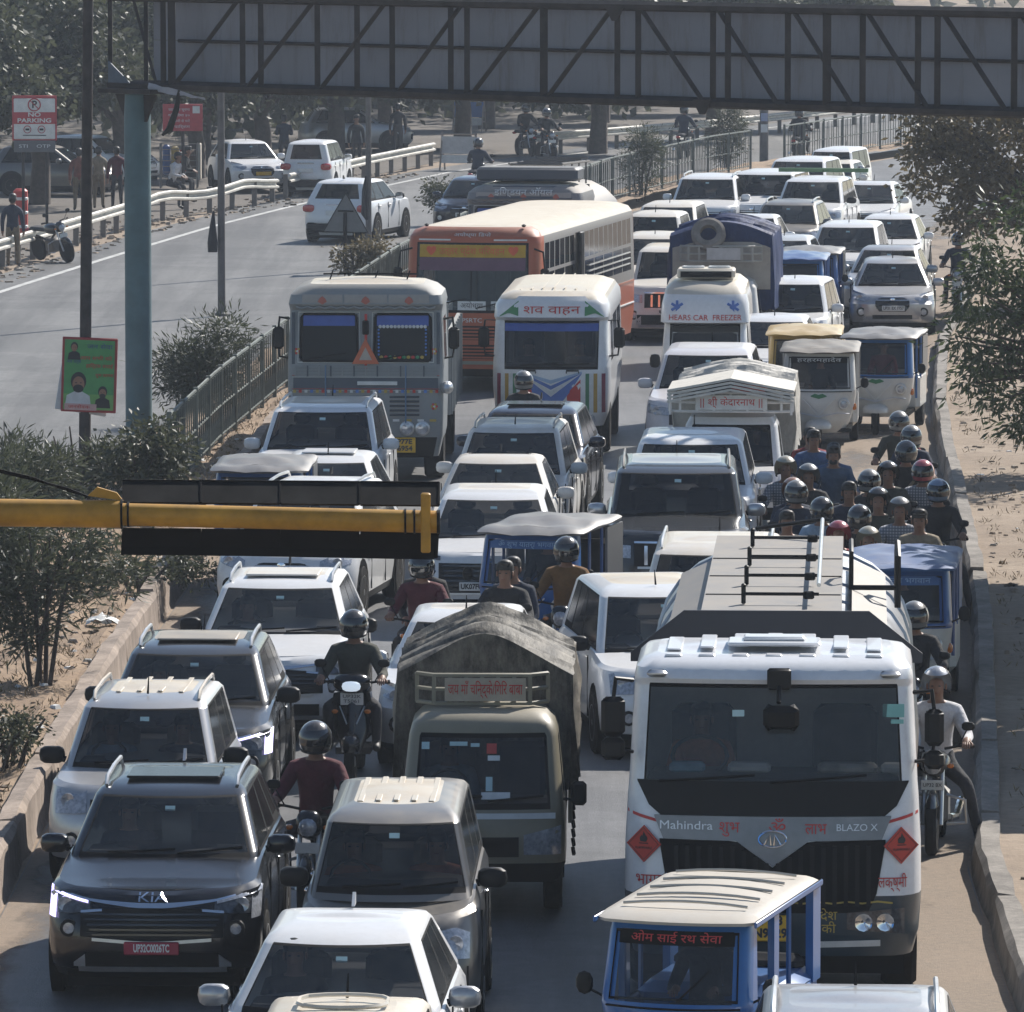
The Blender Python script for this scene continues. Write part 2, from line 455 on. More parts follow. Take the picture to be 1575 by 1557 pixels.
def P_(pts, sx): return [(x * sx, z) for x, z in pts]
STY = {
 'crossover': dict(zh=.93, grille=([(-.60, .78), (-.2, .81), (.2, .81), (.60, .78)], [(-.50, .56), (-.1, .53), (.1, .53), (.50, .56)]), bars=0, frame=1,
    lamp=([(.52, .845), (.89, .93)], [(.52, .77), (.70, .75), (.89, .74)]), drl=1, intake=([(-.56, .44), (.56, .44)], [(-.50, .31), (.50, .31)]), fog=(.70, .63, .055), skid=1, plate=(0, .475), chromeline=1),
 'suv': dict(zh=1.0, grille=([(-.52, .90), (.52, .90)], [(-.42, .66), (.42, .66)]), bars=4, frame=1,
    lamp=([(.50, .92), (.87, .98)], [(.50, .80), (.87, .83)]), drl=0, intake=([(-.60, .52), (.60, .52)], [(-.52, .36), (.52, .36)]), fog=(.66, .50, .06), skid=1, plate=(0, .58), chromeline=0),
 'slat': dict(zh=1.06, grille=([(-.50, .98), (.50, .98)], [(-.46, .70), (.46, .70)]), bars=-6, frame=1,
    lamp=([(.54, .96), (.86, .98)], [(.54, .80), (.86, .82)]), drl=0, intake=([(-.64, .56), (.64, .56)], [(-.58, .36), (.58, .36)]), fog=(.70, .55, .07), skid=1, plate=(0, .62), chromeline=1),
 'oval': dict(zh=.88, grille=([(-.36, .72), (-.28, .78), (.28, .78), (.36, .72)], [(-.36, .64), (-.30, .54), (.30, .54), (.36, .64)]), bars=3, frame=1,
    lamp=([(.48, .80), (.60, .86), (.84, .92)], [(.48, .74), (.60, .70), (.84, .76)]), drl=0, intake=([(-.42, .44), (.42, .44)], [(-.36, .36), (.36, .36)]), fog=(.66, .50, .07), skid=1, plate=(0.02, .58), chromeline=0),
 'tall': dict(zh=.96, grille=([(-.42, .84), (.42, .84)], [(-.38, .74), (.38, .74)]), bars=2, frame=0,
    lamp=([(.46, .92), (.66, .95), (.80, .90)], [(.46, .72), (.80, .70)]), drl=0, intake=([(-.46, .55), (.46, .55)], [(-.40, .38), (.40, .38)]), fog=(.62, .46, .06), skid=0, plate=(0, .62), chromeline=0),
 'mesh': dict(zh=1.0, grille=([(-.62, .88), (.62, .88)], [(-.52, .52), (.52, .52)]), bars=6, frame=1,
    lamp=([(.60, .96), (.88, 1.0)], [(.60, .91), (.88, .94)]), drl=0, intake=([(-.60, .44), (.60, .44)], [(-.54, .32), (.54, .32)]), fog=(.74, .70, .09), skid=1, plate=(-.13, .60), chromeline=0),
 'sedan': dict(zh=.84, grille=([(-.40, .74), (.40, .74)], [(-.36, .60), (.36, .60)]), bars=3, frame=1,
    lamp=([(.44, .78), (.86, .86)], [(.44, .68), (.86, .72)]), drl=0, intake=([(-.50, .46), (.50, .46)], [(-.44, .32), (.44, .32)]), fog=(.66, .42, .05), skid=0, plate=(0, .50), chromeline=0),
}
# shape: L W H belt cowl wsrun(rear of windscreen top) rear(top inset) tail(base inset) roofw
SHAPE = {
 'crossover': dict(L=4.32, W=1.80, H=1.62, belt=1.06, cowl=1.12, top=1.90, rt=.62, rb=.16, rw=.60, wr=.345),
 'suv': dict(L=4.60, W=1.86, H=1.76, belt=1.14, cowl=1.15, top=1.85, rt=.48, rb=.14, rw=.64, wr=.37),
 'bigsuv': dict(L=4.66, W=1.90, H=1.84, belt=1.20, cowl=1.25, top=1.85, rt=.42, rb=.12, rw=.68, wr=.38),
 'mpv': dict(L=4.39, W=1.74, H=1.68, belt=1.04, cowl=.98, top=1.85, rt=.45, rb=.12, rw=.61, wr=.32),
 'tall': dict(L=3.65, W=1.60, H=1.65, belt=1.03, cowl=.86, top=1.45, rt=.30, rb=.10, rw=.60, wr=.30),
 'van': dict(L=3.68, W=1.475, H=1.80, belt=1.17, cowl=.52, top=1.02, rt=.22, rb=.08, rw=.60, wr=.28),
 'hatch': dict(L=3.86, W=1.735, H=1.51, belt=.97, cowl=1.02, top=1.76, rt=.62, rb=.20, rw=.56, wr=.31),
 'sedan': dict(L=4.0, W=1.735, H=1.51, belt=.96, cowl=1.02, top=1.78, rt=1.15, rb=.62, rw=.57, wr=.31),
}
def place(o, px, py, h, xl=0.0, yl=0.0, yaw=0.0):
    """put local point (xl, yl, h) of a thing at photo pixel (px, py)"""
    p = at(px, py, h); c, s = math.cos(yaw), math.sin(yaw)
    o.location = (p.x - (c * xl - s * yl), p.y - (s * xl + c * yl), 0); o.rotation_euler = (0, 0, yaw); return o

def car(label, cat, shape, style, col, roofcol=None, det=2, plate=None, pcol=None, rails=None, fin=False, ribs=0, sunroof=False, mirror=None,
        lit=False, rooftop=None, glass=None, name='car', group='cars in the jam', bumper=None, lampmat=None, dusty_glass=False, ptext=None, sticker=True, grilmat=None, xs=1.0, emblem=None):
    q = SHAPE[shape]; st = STY[style]; L, W_, H = q['L'], q['W'] * xs, q['H']; w2 = W_ / 2; sx = w2 / .9
    zh, zb = st['zh'] + (q['belt'] - 1.06) * .5, q['belt']; roofcol = roofcol or col; mirror = mirror or col; glass = glass or GLASS
    t = thing(name, label, cat, group=group)
    ramp = q['cowl'] + .15
    low = [LV(.20, w2 * .93, .16, L - .12, .40, .36), LV(.30, w2 * .975, .05, L - .05, .42, .40), LV(.46, w2 * .995, .0, L, .42, .42), LV(.66, w2, .015, L, .42, .44),
           LV(zh - .12, w2 * .99, .05, L - .04, .42, .44, bow=.05), LV(zh - .03, w2 * .97, .11, L - .08, .42, .42, bow=.07, dz=(zb - zh) * .7), LV(zh, w2 * .925, .20, L - .12, .40, .40, bow=.08, dz=zb - zh)]
    lo = loft(low, [('F', -1, 1, .20, .28, 'trim'), ('C', 0, 1, .20, .28, 'trim'), ('S', 0, 1, .20, .30, 'trim')], nf=10, ns=10, nc=5, ramp=ramp, roof='bonnet', crown=.055, zn=(.28, .30))
    prx = .05 if shape == 'van' else .075; zr = H - .03; wb = w2 * .905; rw = q['rw'] * sx; cw, tp = q['cowl'], q['top']; base = zb - .06
    gh = [LV(base, wb, cw - .05, L - q['rb'], prx, .14, .12, .14, bow=.16), LV(zb + .03, wb - .012, cw + .05, L - q['rb'] - .03, prx, .14, .12, .14, bow=.16),
          LV(zr - .095, rw + .055, tp - .10, L - q['rt'] + .12, prx, .14, .12, .14, bow=.13), LV(zr - .05, rw + .02, tp + .02, L - q['rt'] + .04, prx, .14, .12, .14, bow=.12),
          LV(zr - .018, rw - .045, tp + .20, L - q['rt'] - .14, prx, .14, .12, .14, bow=.11), LV(zr, rw - .14, tp + .48, L - q['rt'] - .36, .12, .16, .12, .14, bow=.08)]
    z0, z1 = zb + .035, zr - .10
    reg = [('F', -1, 1, zb - .01, zr - .085, 'rubber'), ('F', -.98, .98, z0, z1, 'windshield'), ('S', .0, .93, zb - .005, zr - .085, 'rubber'),
           ('S', .02, .40, z0, z1, 'w1'), ('S', .44, .72, z0, z1, 'w2'), ('S', .75, .915, z0 + .04, z1, 'w3'), ('B', -.88, .88, z0 + .03, z1, 'rear_window')]
    g = loft(gh, reg, nf=8, ns=8, nc=3, roof='roof', crown=.03, zn=(zr - .05,))
    # roof skin takes everything above the glass
    b = MB(); b.add(*lo['body'], col); b.add(*g['body'], col); b.build('body', t)
    MB().add(*lo['bonnet'], col).build('bonnet', t)
    b = MB(); b.add(*g['roof'], roofcol)
    if ribs:
        for i in range(ribs):
            x = (-.5 + (i + .5) / ribs) * (rw * 1.5)
            b.rbox((x, (tp + L - q['rt']) / 2 + .14, zr + .015 - .026 * (x / rw) ** 2), (.05, (L - q['rt'] - tp) * .60, .010), .005, roofcol)
    b.build('roof', t)
    b = MB(); b.add(*lo['trim'], bumper or BLACK); b.add(*g['rubber'], MATTE); b.box((0, L / 2, .2), (W_ * .8, L * .9, .16), UNDER)
    for x in (-1, 1):
        for y in (.84, L - .84):
            M = Matrix.Translation((x * (w2 - .050), y, .36)) @ Matrix.Rotation(R(90), 4, 'Y')
            b.lathe([(q['wr'] + .07, -.05), (q['wr'] + .07, .05)], UNDER, 18, M)
    b.build('underbody', t)
    MB().add(*g['windshield'], glass).build('windshield', t)
    for k in ('w1', 'w2', 'w3'):
        for s_ in (-1, 1):
            v, f = g[k]; ff = [q_ for q_ in f if v[q_[0]].x * s_ > 0]; us = sorted({i for q_ in ff for i in q_}); mp = {i: n for n, i in enumerate(us)}
            MB().add([v[i] for i in us], [tuple(mp[i] for i in q_) for q_ in ff], GLASSD).build('side_window', t)
    MB().add(*g['rear_window'], GLASSD).build('rear_window', t)
    for x in (-1, 1):
        for y in (.84, L - .84): wheel(t, x * (w2 - .09), y, q['wr'], .21, SILVER if det > 1 else STEEL)
    # grille
    gt, gb = st['grille']; gm = MB(); poly_strip(gm, low, P_(gt, sx), P_(gb, sx), .012, grilmat or BLACK, 12)
    go = gm.build('grille', t)
    if st['bars'] > 0:
        for i in range(st['bars']):
            f0, f1 = (i + .35) / st['bars'], (i + .62) / st['bars']
            mix = lambda f: [(x * .98, zt_ + (zb_ - zt_) * f) for (x, zt_), (_, zb_) in zip(*(gt, gb))] if len(gt) == len(gb) else None
            zt_, zb_ = max(z for _, z in gt), min(z for _, z in gb); hw = gt[-1][0] * .94 + (gb[-1][0] - gt[-1][0]) * f0 * .94
            z = zt_ + (zb_ - zt_) * (f0 + f1) / 2; m = MB(); poly_strip(m, low, P_([(-hw, z + .012), (hw, z + .012)], sx), P_([(-hw, z - .012), (hw, z - .012)], sx), .022, SILVER if i == 0 and style != 'mesh' else DKGREY, 8, .015, 1); m.build('slat', go)
    if style == 'crossover' and det > 1:
        for i in range(5):
            z = .585 + i * .042; hw = .50 + i * .02; m = MB(); poly_strip(m, low, P_([(-hw, z + .008), (hw, z + .008)], sx), P_([(-hw, z - .008), (hw, z - .008)], sx), .020, DKGREY, 12, .012, 1); m.build('slat', go)
    if st['bars'] < 0:
        for i in range(-st['bars']):
            x = (-.5 + (i + .5) / -st['bars']) * .86; m = MB(); poly_strip(m, low, P_([(x - .02, gt[0][1] - .02), (x + .02, gt[0][1] - .02)], sx), P_([(x - .02, gb[0][1] + .02), (x + .02, gb[0][1] + .02)], sx), .03, CHROME, 3, .02, 2); m.build('slat', go)
    if st['frame']:
        m = MB(); poly_strip(m, low, P_(gb, sx), P_([(x * .98, z - .028) for x, z in gb], sx), .02, SILVER if style != 'oval' else BLACK, 10, .02, 1)
        if style == 'crossover':
            for s_ in (-1, 1):
                a = [(.42, .795), (.60, .78)] if s_ > 0 else [(-.60, .78), (-.42, .795)]
                c_ = [(.42, .775), (.60, .76)] if s_ > 0 else [(-.60, .76), (-.42, .775)]
                poly_strip(m, low, P_(a, sx), P_(c_, sx), .022, CHROME, 4, .02, 1)
        m.build('grille_frame', go)
    if st['chromeline']:
        m = MB()
        if style == 'crossover': poly_strip(m, low, P_([(-.88, .935), (-.5, .865), (-.14, .845), (.14, .845), (.5, .865), (.88, .935)], sx), P_([(-.88, .92), (-.5, .845), (-.14, .805), (.14, .805), (.5, .845), (.88, .92)], sx), .016, CHROME, 26, .02, 1)
        else: poly_strip(m, low, P_([(-.5, 1.015), (.5, 1.015)], sx), P_([(-.5, .99), (.5, .99)], sx), .02, CHROME, 8, .02, 1)
        m.build('chrome_strip', t)
    lt, lb = st['lamp']
    for s_ in (-1, 1):
        m = MB(); f = (lambda P: P_(P, sx)) if s_ > 0 else (lambda P: [(-x * sx, z) for x, z in P][::-1])
        poly_strip(m, low, f(lt), f(lb), .012, lampmat or (LAMPD if style in ('crossover', 'mesh') else LAMP), 9, .02, 3); ho = m.build('headlight', t)
        if det > 0:
            m = MB(); cx, cz = (lt[0][0] * .4 + lt[-1][0] * .6) * sx * s_, (lt[0][1] + lb[0][1]) / 2 + .01
            M = Matrix.Translation((cx, yfront(low, cx, cz) - .012, cz)) @ Matrix.Rotation(R(90), 4, 'X')
            m.lathe([(.062, -.02), (.062, .016), (.045, .012), (.02, .004), (.001, .002)], LAMP, 12, M); m.build('reflector', ho)
        if st['drl']:
            m = MB(); dm = DRL if (lit and s_ < 0) or lit == 2 else LAMP
            poly_strip(m, low, f([(.54, .855), (.89, .925)]), f([(.54, .835), (.89, .90)]), .024, dm, 8, .01, 1)
            poly_strip(m, low, f([(.82, .91), (.89, .92)]), f([(.82, .70), (.89, .70)]), .026, dm, 3, .01, 3)
            m.build('running_light', ho)
        it = st['intake']
    m = MB(); poly_strip(m, low, P_(it[0], sx), P_(it[1], sx), .012, MATTE, 10); m.build('bumper_intake', t)
    if st['skid']:
        m = MB(); zz = it[1][0][1]; poly_strip(m, low, P_([(-.62, zz), (.62, zz)], sx), P_([(-.55, zz - .05), (.55, zz - .05)], sx), .02, SILVER, 10, .02, 1)
        for s_ in (-1, 1):
            a = [(.56, it[0][0][1] - .02), (.66, it[0][0][1] - .1)]; c_ = [(.56, zz), (.66, zz)]
            if s_ < 0: a = [(-x, z) for x, z in a][::-1]; c_ = [(-x, z) for x, z in c_][::-1]
            poly_strip(m, low, P_(a, sx), P_(c_, sx), .018, SILVER, 3, .02, 1)
        m.build('skid_plate', t)
    fx, fz, fr = st['fog']
    for s_ in (-1, 1):
        x = fx * sx * s_; M = Matrix.Translation((x, yfront(low, x, fz) - .01, fz)) @ Matrix.Rotation(R(90), 4, 'X')
        m = MB(); m.lathe([(fr * 1.35, -.06), (fr * 1.35, .008), (fr, .012)], BLACK, 12, M); m.lathe([(fr * .9, 0), (fr * .85, .016), (.001, .02)], LAMP, 12, M); m.build('fog_light', t)
    pcol = pcol or WPLATE; px_, pz = st['plate']; m = MB(); y = yfront(low, px_, pz) - .035
    m.rbox((px_, y, pz), (.46 if ptext is None or len(ptext) < 14 else .36, .02, .11), .008, pcol); po = m.build('number_plate', t)
    if ptext:
        if '\n' in ptext: textmesh(ptext, .085, DARKTXT if pcol != MAROON else PAPER, front_plane(px_, y - .012, pz), 'plate_lettering', po, .34, bold=.003)
        else: textmesh(ptext, .09, DARKTXT if pcol != MAROON else PAPER, front_plane(px_, y - .012, pz), 'plate_lettering', po, .42 if pcol != MAROON else .30, bold=.003)
    ez = (gt[0][1] + .03) if style != 'crossover' else .885; ey = yfront(low, 0, ez)
    if emblem: eo = textconf(emblem, .1, CHROME, low, 0, ez, 'emblem', t, .24, .03)
    else: m = MB(); m.lathe([(.001, -.02), (.05, -.02), (.055, .0), (.001, .012)], CHROME, 12, Matrix.Translation((0, ey - .02, ez)) @ Matrix.Rotation(R(90), 4, 'X') @ Matrix.Diagonal((1, .75, 1, 1))); m.build('emblem', t)
    # mirrors
    for s_ in (-1, 1):
        m = MB(); c = (s_ * (w2 + .075), cw + .55, zb + .06)
        m.sup(c, (.125, .075, .085), mirror, 3.0, 12, 6); m.tube([(s_ * (w2 - .05), cw + .57, zb + .01), c], [.035, .025], BLACK)
        mo = m.build('mirror', t)
        MB().box((c[0], c[1] + .074, c[2]), (.19, .006, .12), CHROME).build('mirror_glass', mo)
    # wipers
    for x0, x1 in ((-.48, .10), (.12, .66)):
        m = MB(); P0 = []
        for k in range(5):
            x = (x0 + (x1 - x0) * k / 4) * sx; z = zb + .045 + .03 * k / 4; P0.append((x, yfront(gh, x, z) - .015, z))
        m.tube(P0, .009, MATTE, 5); m.build('wiper', t)
    if rails:
        for s_ in (-1, 1):
            x = s_ * (rw - .035); y0, y1 = tp + .22, L - q['rt'] - .12; m = MB()
            m.tube([(x, y0, zr - .03), (x, y0 + .10, zr + .035), (x, (y0 + y1) / 2, zr + .055), (x, y1 - .12, zr + .04), (x, y1, zr - .02)], [.016, .02, .02, .02, .016], rails, 6); m.build('roof_rail', t)
    if fin:
        m = MB(); y = L - q['rt'] - .30
        m.prism([(0, 0), (.16, 0), (.16, .085), (.12, .095)], (-.012, y, zr + .018), (0, 1, 0), (0, 0, 1), (.024, 0, 0), col if fin == 1 else fin); m.build('shark_fin_antenna', t)
    else:
        m = MB(); y = tp + .35 if shape in ('tall', 'mpv', 'hatch') else L - q['rt'] - .35
        m.tube([(0, y, zr + .01), (0, y + .09, zr + .16)], [.012, .005], MATTE, 5); m.build('antenna', t)
    if sunroof:
        m = MB(); m.rbox((0, tp + .66, zr + .024), (rw * 1.35, .62, .022), .008, GLASSD if sunroof == 1 else roofcol); m.build('sunroof', t)
    if sticker:
        m = MB(); x, z = .02, z1 - .07; m.box((x, yfront(gh, x, z) - .004, z), (.085, .004, .045), STICK, rx=R(-28)); m.build('windscreen_sticker', t)
    # interior
    b = MB(); b.rbox((0, cw + .45, zb - .02), (W_ * .78, .5, .12), .05, DASH); b.build('dashboard', t)
    if det > 0:
        b = MB(); M = Matrix.Translation((-.36, cw + .80, zb + .0)) @ Matrix.Rotation(R(62), 4, 'X')
        b.tube([M @ Vector((.17 * math.cos(a), .17 * math.sin(a), 0)) for a in [k * math.pi / 6 for k in range(12)]], .015, DASH, 5, True); b.build('steering_wheel', t)
        for s_ in (-1, 1):
            b = MB(); b.rbox((s_ * .36, cw + 1.45, zb - .05), (.46, .14, .62), .06, SEATM if det < 3 else SEATB, rx=R(-12)); b.rbox((s_ * .36, cw + 1.54, zb + .34), (.24, .10, .17), .045, SEATM if det < 3 else SEATB, rx=R(-10)); b.build('seat', t)
        b = MB(); b.box((0, L / 2, .62), (W_ * .8, L * .5, .05), UNDER); b.build('cabin_floor', t)
        # side creases and door gaps
        for s_ in (-1, 1):
            for y in (cw + .35, cw + 1.35, cw + 2.25 if L > 3.8 else cw + 2.0):
                MB().box((s_ * (w2 - .004), y, .66), (.014, .012, .66), MATTE).build('door_gap', t)
            for y in (cw + 1.2, cw + 2.1): MB().rbox((s_ * (w2 + .008), y, zb - .14), (.03, .16, .03), .01, col if det < 3 else CHROME).build('door_handle', t)
    t['_low'] = 0; del t['_low']
    CARINFO[t.name] = dict(low=low, gh=gh, zb=zb, zr=zr, L=L, top=tp, cowl=cw, w2=w2, sx=sx, rt=q['rt'])
    return t
CARINFO = {}
MAROON = plain('maroon_plate', (0.30, 0.02, 0.05), 0.4)
DRL = plain('lit_running_light', (0.8, 0.8, 1.0), 0.3, var=0, emit=(0.62, 0.55, 1.0), estr=1.3)
def pcar(px, py, yaw, label, cat, shape, style, col, **k):
    """place by the rear crest of the roof"""
    t = car(label, cat, shape, style, col, **k); i = CARINFO[t.name]
    return place(t, px, py, i['zr'] + .03, 0, i['L'] - i['rt'] - .30, R(yaw))
# ------------------------------------------------------------------ setting
def curve(pts):
    zs = [p[0] for p in pts]; xs = [p[1] for p in pts]
    def f(z):
        return float(np.interp(z, zs, xs))
    return f
KL = curve([(20, -4.7), (60, -4.66), (70, -4.62), (80, -4.52), (91, -4.28), (100, -4.12), (110, -3.9), (120, -3.5), (145, -1.9), (165, -.1), (190, 3.2), (206, 6.6), (226, 12.4), (260, 24), (400, 90)])
FN = curve([(20, -5.4), (95, -5.15), (100, -5.0), (109, -4.68), (120, -4.07), (145, -2.44), (165, -.6), (190, 2.7), (206, 6.0), (226, 12.0), (260, 23.5), (400, 89)])
KR = curve([(20, 4.0), (57, 4.2), (64, 4.33), (69, 4.7), (77, 5.2), (84, 5.66), (91, 6.04), (104, 6.6), (118, 7.24), (136, 8.46), (144, 9.3), (160, 10.8), (180, 13.2), (210, 18.5), (240, 26), (400, 100)])
WL = curve([(20, -21), (120, -14.8), (154, -11.56), (168, -9.9), (183, -8.0), (196, -5.9), (217, -1.8), (248, 7.4), (300, 26), (400, 70)])
GR = curve([(20, -22.5), (120, -15.8), (162, -12.2), (185, -9.7), (195, -6.95), (211, -4.4), (227, -1.4), (229, 1.0), (242, 7.2), (256, 12.5), (300, 30), (400, 75)])

# materials of the ground
def ground_mat(name, c0, c1, c2, sc, rough=0.9, bump=0.5, stretch=None, fine=60):
    m, t, b = newmat(name)
    n1 = _ramp(t, _noise(t, sc, 8, 0.65, stretch=stretch), 0.32, 0.68); n2 = _ramp(t, _noise(t, sc * fine / 4, 3, 0.7), 0.35, 0.75)
    c = _mix(t, n2, _mix(t, n1, c0, c1), c2); t.links.new(c, b.inputs['Base Color']); b.inputs['Roughness'].default_value = rough
    if 'asphalt' in name:
        st_ = _ramp(t, _noise(t, .9, 7, .7, stretch=(1, .035, 1)), .42, .62, .68, 1.10); pt = _ramp(t, _noise(t, .17, 5, .75), .47, .53, .84, 1.06); vm = t.nodes.new('ShaderNodeVectorMath'); vm.operation = 'SCALE'; t.links.new(c, vm.inputs[0]); t.links.new(_math(t, 'MULTIPLY', st_, pt), vm.inputs['Scale']); t.links.new(vm.outputs[0], b.inputs['Base Color'])
    if 'kerb' in name:
        st_ = _ramp(t, _noise(t, 1.3, 8, .8, stretch=(1, .8, .35)), .40, .66, .55, 1.12); vm = t.nodes.new('ShaderNodeVectorMath'); vm.operation = 'SCALE'; t.links.new(c, vm.inputs[0]); t.links.new(st_, vm.inputs['Scale']); t.links.new(vm.outputs[0], b.inputs['Base Color'])
    n3 = _noise(t, sc * fine, 3, 0.8); _bump(t, b, n3, bump, 0.03); b.inputs['Specular IOR Level'].default_value = 0.35
    return m
DIRT = ground_mat('dry_dirt', (0.25, 0.185, 0.13), (0.34, 0.27, 0.20), (0.21, 0.16, 0.115), .35)
SOIL = ground_mat('median_soil', (0.28, 0.19, 0.12), (0.36, 0.26, 0.17), (0.18, 0.13, 0.09), .6)
ASPH = ground_mat('asphalt', (0.125, 0.126, 0.13), (0.165, 0.163, 0.16), (0.11, 0.11, 0.113), .25, 0.55, 0.35, stretch=(1, .12, 1), fine=120)
ASPH2 = ground_mat('pale_asphalt', (0.128, 0.124, 0.118), (0.178, 0.172, 0.162), (0.108, 0.105, 0.10), .12, 0.6, 0.3, stretch=(1, .2, 1), fine=200)
EDGED = ground_mat('dusty_road_edge', (0.26, 0.20, 0.15), (0.20, 0.165, 0.13), (0.30, 0.235, 0.175), .8)
CONC = ground_mat('kerb_concrete', (0.37, 0.295, 0.235), (0.29, 0.23, 0.185), (0.42, 0.34, 0.28), 2.0, 0.9, 0.4, fine=20)
CONC2 = ground_mat('grey_kerb_concrete', (0.27, 0.245, 0.215), (0.20, 0.18, 0.16), (0.31, 0.28, 0.245), 2.0, 0.9, 0.4, fine=20)
LINEW = plain('worn_white_line', (0.42, 0.42, 0.40), 0.7, var=.3, scale=3)

def sheet(name, fl, fr, z0, z1, z, mat, n=60, kind='structure', h=None, nx=1):
    rows = []
    for i in range(n + 1):
        y = z0 + (z1 - z0) * i / n; a, b = fl(y), fr(y)
        rows.append([Vector((a + (b - a) * k / nx, y, z if h is None else h(k / nx, y))) for k in range(nx + 1)])
    m = MB(); m.grid(rows, mat); o = m.build(name, None, sharp=None); o['kind'] = kind; return o
g = MB(); g.add([(-700, 10, -.02), (700, 10, -.02), (700, 1300, -.02), (-700, 1300, -.02)], [(0, 1, 2, 3)], DIRT); o = g.build('ground', None, None); o['kind'] = 'structure'
sheet('road', lambda y: KL(y) + .02, lambda y: KR(y) - .02, 25, 380, 0.0, ASPH, 90)
sheet('left_carriageway_road', lambda y: WL(y) - 1.3, lambda y: FN(y) - 1.3, 60, 380, 0.0, ASPH2, 90)
o = sheet('road_line', lambda y: WL(y) - .09, lambda y: WL(y) + .09, 90, 300, 0.005, LINEW, 60)
# dust drifted along both edges of the jammed carriageway, uneven inner edge
def dustmat():
    t = EDGED.node_tree; b = t.nodes['Principled BSDF']; uv = t.nodes.new('ShaderNodeUVMap'); sx = t.nodes.new('ShaderNodeSeparateXYZ'); t.links.new(uv.outputs[0], sx.inputs[0])
    n = _ramp(t, _noise(t, .55, 9, .68, stretch=(1.2, .45, 1)), .28, .72, -.55, .55)
    t.links.new(_ramp(t, _math(t, 'ADD', sx.outputs[0], n), .25, .75, 0.0, .95), b.inputs['Alpha'])
dustmat()
def dust_sheet(name, fl, fr, z0, z1, flip=False, n=160, nx=6):
    o = sheet(name, fl, fr, z0, z1, .004, EDGED, n, nx=nx); me = o.data; u = me.uv_layers.new(name='UVMap')
    for l in me.loops: k = (l.vertex_index % (nx + 1)) / nx; u.data[l.index].uv = (1 - k if flip else k, 0)
    return o
dust_sheet('road_dust', lambda y: KR(y) - 1.6 - 3.0 * max(0, min(1, (y - 84) / 30)), lambda y: KR(y) - .02, 50, 190)
dust_sheet('kerbside_dust', lambda y: KL(y) + .03, lambda y: KL(y) + .75, 50, 150, True)
SHADEDIRT = ground_mat('shade_toned_earth', (0.115, 0.10, 0.085), (0.17, 0.148, 0.125), (0.09, 0.08, 0.07), .3)  # earth colour darkened to stand for tree shade beyond the rail
sheet('shade_toned_parking_ground', lambda y: -90, lambda y: GR(y) - .5, 140, 330, -.008, SHADEDIRT, 80)
# raised verge and median earth
def rough_h(base, amp):
    def f(u, y): return base + amp * (math.sin(y * 1.7 + u * 9) * .5 + math.sin(y * .53 + u * 23) * .5 + math.sin(y * 4.1 - u * 31) * .25)
    return f
sheet('verge_ground', lambda y: KR(y) + .24, lambda y: KR(y) + 14, 40, 175, 0, DIRT, 260, h=rough_h(.21, .045), nx=30)
sheet('median_ground', lambda y: FN(y) - 1.35, lambda y: KL(y) - .22, 48, 260, 0, SOIL, 300, h=rough_h(.30, .05), nx=10)

def kerb(name, label, f, side, y0, y1, step, hgt, wid, mat, amp):
    t = thing(name, label, 'kerb', (f(y0), y0, 0)); base = Vector(t.location); y = y0; rr = random.Random(3); i = 0
    while y < y1:
        ln = step * (1 + rr.uniform(-.12, .12)); a, b = y + .012, y + ln - .012
        h = hgt * (1 + rr.uniform(-amp, amp)); off = rr.uniform(-.03, .03); bev = .03
        xa, xb = f(a) + off, f(b) + off + rr.uniform(-.02, .02)
        sec = [(0, -.05), (.03 * side, .04), (.05 * side, h - .06), (.10 * side, h), (wid * side, h - .01), ((wid + .02) * side, -.05)]
        V = []; ns = 9
        for i_ in range(ns):
            f_ = i_ / (ns - 1); yy = a + (b - a) * f_; ins = .03 if i_ in (0, ns - 1) else 0; yy += .03 if i_ == 1 else (-.03 if i_ == ns - 2 else 0); xx = f(yy) + off * (1 - abs(f_ - .5))
            for q, zz in sec: V.append(Vector((xx + q + rr.uniform(-.012, .012) + (ins * side if abs(q) < .1 else 0), yy + (i_ == 1) * .05 - (i_ == ns - 2) * .05, zz - (ins if zz > .1 else 0) + rr.uniform(-.012, .012))) - base)
        n = len(sec); F = [(i_ * n + k, i_ * n + k + 1, (i_ + 1) * n + k + 1, (i_ + 1) * n + k) for i_ in range(ns - 1) for k in range(n - 1)]
        F += [tuple(range(n)), tuple(range((ns - 1) * n, ns * n))[::-1]]
        m = MB(); m.add(V, F, mat); m.build('kerb_stone', t, 25); y += ln; i += 1
    return t
kerb('median_kerb', 'tall weathered concrete kerb along the bushy median on the left', KL, -1, 50, 150, 5.0, .46, .26, CONC, .05)
kerb('roadside_kerb', 'low dusty concrete kerb between the road and bare earth on the right', KR, 1, 50, 165, 5.6, .30, .27, CONC2, .10)

# litter and stones
def scatter(name, n, area, mats, smin, smax, kind='stuff'):
    m = MB(); r = random.Random(5)
    for i in range(n):
        x, y, z = area(r); s = r.uniform(smin, smax)
        m.box((x, y, z + s * .15), (s * r.uniform(.6, 1.6), s * r.uniform(.6, 1.6), s * r.uniform(.15, .6)), r.choice(mats), r.uniform(.5, 1), r.uniform(.5, 1), r.uniform(0, 3))
    o = m.build(name, None, None); o['kind'] = kind; return o
STONE = plain('stone', (0.26, 0.22, 0.18), .9); STICKM = plain('dry_twig', (0.12, 0.09, 0.06), .9); TRASH = plain('plastic_litter', (0.6, 0.6, 0.58), .5)
def a1(r): y = r.uniform(60, 150); return (KR(y) + .4 + abs(r.gauss(0, 2.2)), y, .22)
def a2(r): y = r.uniform(60, 110); return (KL(y) - .3 - r.random() * 1.5, y, .31)
